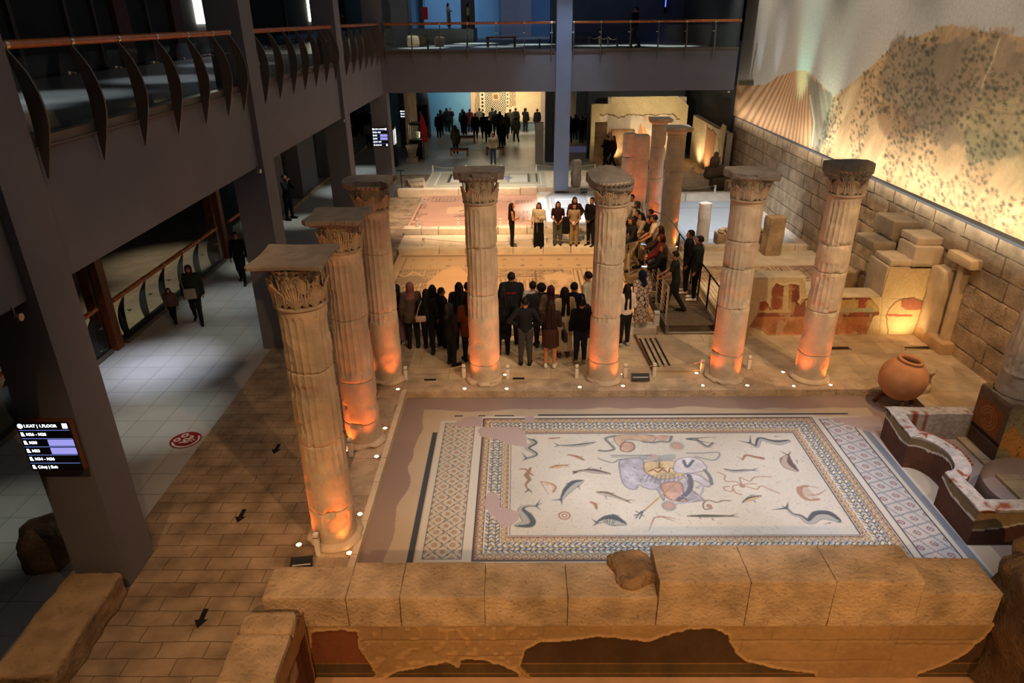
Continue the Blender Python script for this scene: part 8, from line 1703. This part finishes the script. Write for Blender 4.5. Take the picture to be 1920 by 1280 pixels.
pp('x2', 'woman in a dark red jacket and black trousers walking left by the brown slabs', .12, (1151, 254), None, at=37.2, rz=A(110), top='#3a0f12', stance='walk', hair='tail', fine=False, inf=.03, topkind='jacket', group='walking visitors by the brown slabs')
pp('x3', 'dark figure cut by the broken double pillar behind the raised bed', .12, (1174, 258), None, at=37.0, rz=A(60), top=JET, fine=False, hem=.6, inf=.03, topkind='coat', group='walking visitors by the brown slabs')
# upper galleries
slab('floor', -9.0, -2.6, 44.5, 49.0, 6.15, 6.86, MT['gfloor'])
pp('up1', 'woman in a long white outfit looking at a phone on the far upper gallery', 6.86, (840, 5), None, 1.66, at=47.0, rz=A(-100), top='#b8aa9c', legkind='skirt', legs='#a89c90', skirt=.15, flare=.01, arms=('phone', 'phone'), hair='longer', fine=False)
pp('up2', 'woman in a white blouse and dark trousers on the far upper gallery', 6.86, (877, 6), None, 1.66, at=44.9, rz=A(-90), top='#b8aa9c', legs='#3a2a26', hair='longer', fine=False, shoes='#cfcac2')
pp('up3', 'man in a dark jacket and grey trousers on a phone behind the far railing', 6.15, (1190, 13), (1189, 90), h=1.72, rz=A(100), top='#14161a', legs='#33332f', arms=('face', 'down'), stance='walk', hair='short', topkind='jacket', inf=.03)
pp('up4', 'person in a brown jacket at the left gallery corner, partly behind the railing', 6.15, (643, 24), None, 1.66, rz=A(60), top='#4a3220', hair='bun', fine=False, arms=('rail', 'rail'))
# things people carry
def held(owner, name, label, cat, build, off, rz=0.0, m=None, group=None):
    p_ = PEOPLE[owner]; R_ = Matrix.Rotation(p_.rotation_euler[2], 3, 'Z'); s = p_.scale[0]; q = Vector(p_.location)+R_ @ Vector(off)*s
    b = MB(); build(b); o = b.build(name, m, smooth=True); o.location = q; o.rotation_euler = (0, 0, p_.rotation_euler[2]+rz); return tag(o, label, cat, group)
held('c', 'handbag', 'beige shoulder bag with a strap on the long-haired woman in black', 'bag', lambda b: (b.rock((0, 0, 0), (.26, .09, .15), (6, 3, 4), .04, .004, 6, 1), b.tube(smoothpath([(-.10, 0, .06), (-.02, .03, .30), (.05, .05, .44)], 5), .010, 6)), (-.18, -.14, .98), 0, cmat('bag', hx('#a58a78')))
held('p', 'handbag', 'dark shoulder bag hanging at the side of the bare-legged woman', 'bag', lambda b: (b.rock((0, 0, 0), (.10, .24, .26), (4, 6, 6), .04, .004, 6, 2), b.tube(smoothpath([(0, -.08, .12), (-.03, 0, .35), (0, .08, .12)], 6), .008, 6)), (.33, .02, .83), .3, cmat('bag', hx('#211a14')))
held('l', 'backpack', 'black backpack on the person in the white shirt', 'backpack', lambda b: (b.rock((0, 0, 0), (.28, .16, .42), (6, 4, 8), .06, .006, 5, 3), b.tube(smoothpath([(-.09, .08, .15), (-.09, .22, .17), (-.09, .26, 0)], 5), .015, 6), b.tube(smoothpath([(.09, .08, .15), (.09, .22, .17), (.09, .26, 0)], 5), .015, 6)), (0, -.20, 1.24), 0, cmat('bag', hx('#14141a')))
held('w5', 'lanyard_card', 'white phone-sized card hanging on a lanyard before the girl in beige', 'card', lambda b: b.bbox(-.04, .04, -.006, .006, -.065, .065, .003), (.02, .24, 1.0), 0, cmat('card', hx('#d0ccc8')))
held('w3', 'draped_coat', 'black coat hanging over the arm of the woman in the maroon top', 'coat', lambda b: b.rock((0, 0, 0), (.26, .16, .62), (6, 5, 10), .07, .03, 4, 5), (-.30, .14, .84), 0, cmat('bag', hx('#0d0d10')))
held('w3', 'mobile_phone', 'dark mobile phone in the hands of the woman in the maroon top', 'phone', lambda b: b.bbox(-.035, .035, -.005, .005, -.07, .07, .003), (0, .27, .98), 0, MT['black'])
held('mother', 'shoulder_bag', 'pale rectangular bag carried by the woman in the dark green coat', 'bag', lambda b: (b.rock((0, 0, 0), (.30, .07, .28), (6, 3, 6), .025, .004, 6, 6), b.tube(smoothpath([(.12, 0, .12), (.15, -.02, .40), (.10, -.06, .62)], 5), .010, 6)), (.06, .20, .95), 0, cmat('bag', hx('#8d8270')))
held('m2', 'mobile_phone', 'brightly lit phone held over the footbridge rail', 'phone', lambda b: b.bbox(-.035, .035, -.07, .07, -.005, .005, .002), (-.05, .50, 1.06), 0, emit('phone_light', (.85, .92, 1), 3.0))
held('m4', 'mobile_phone', 'blue lit phone held by the black-haired woman on the footbridge', 'phone', lambda b: b.bbox(-.035, .035, -.07, .07, -.005, .005, .002), (.1, .50, 1.08), 0, emit('phone_blue', (.3, .6, 1), 1.2))
# details that belong to the clothes
def garment(owner): return [c for c in children(PEOPLE[owner]) if c.name.split('.')[0] in ('jacket', 'hoodie', 'shirt', 'coat')][0]
def onp(owner, name, build, m, off=(0, 0, 0)):
    o = (lambda b: (build(b), b.build(name, m, garment(owner), smooth=True))[1])(MB()); o.location = off; return o
onp('j', 'reflective_band', lambda b: b.rock((0, -.128, 1.285), (.25, .012, .055), (10, 1, 2), .004, .003, 6, 7), cmat('band', hx('#5c160f')))
for i, sg in ((0, -1), (1, 1)):
    for dx in (-.012, .014):
        onp('r', 'sleeve_stripe', lambda b, sg=sg, dx=dx: b.tube(smoothpath([(sg*.185+dx*.3, -.055+dx, 1.43), (sg*.235+dx*.3, -.075+dx, 1.33), (sg*.30, -.105+dx, 1.24)], 5) if i == 0 else smoothpath([(sg*.19, -.058+dx, 1.43), (sg*.235, -.068+dx, 1.32), (sg*.265, -.085+dx, 1.20)], 5), .0055, 6), cmat('stripe', hx('#c9c6c0')))
tm = text_mesh('CINCI', .062, cmat('print', hx('#8f8c88')), garment('r'), (.0, -.145, 1.30), 'lettering', 'CENTER'); tm = text_mesh('59', .05, cmat('print', hx('#8f8c88')), garment('r'), (.0, -.145, 1.24), 'lettering', 'CENTER')
tm = text_mesh('GÜVENLİK', .036, cmat('print', hx('#9c2f1c')), garment('j'), (0, -.136, 1.285), 'lettering', 'CENTER')
onp('m14', 'collar', lambda b: b.tube([(math.cos(a)*.075, math.sin(a)*.07, 1.475+.02*math.sin(a)) for a in np.linspace(0, 6.28, 25)[:-1]], .018, 8, closed=True), cmat('red_collar', hx('#7c1a14')))
onp('m2', 'glasses', lambda b: (b.tube([(math.cos(a)*.02-.031, .102, 1.603+math.sin(a)*.017) for a in np.linspace(0, 6.28, 17)[:-1]], .003, 5, closed=True), b.tube([(math.cos(a)*.02+.031, .102, 1.603+math.sin(a)*.017) for a in np.linspace(0, 6.28, 17)[:-1]], .003, 5, closed=True)), MT['black'])
onp('w2', 'belt', lambda b: b.tube(smoothpath([(.02, .13, 1.0), (.03, .15, .85), (.02, .15, .62)], 5), .009, 6), cmat('belt', hx('#8c8478')))
# ------------------------------------------------------------------ put every Empty at the base of its thing
bpy.context.view_layer.update()
for o in [o for o in bpy.data.objects if o.type == 'EMPTY' and o.parent is None and tuple(o.location) == (0, 0, 0)]:
    ks = children(o); co = []
    for k_ in ks:
        for c in k_.bound_box: co.append(k_.matrix_local @ Vector(c))
    if not co: continue
    b_ = Vector(((min(c.x for c in co)+max(c.x for c in co))/2, (min(c.y for c in co)+max(c.y for c in co))/2, min(c.z for c in co)))
    o.location = b_
    for k_ in ks: k_.location = k_.location-b_
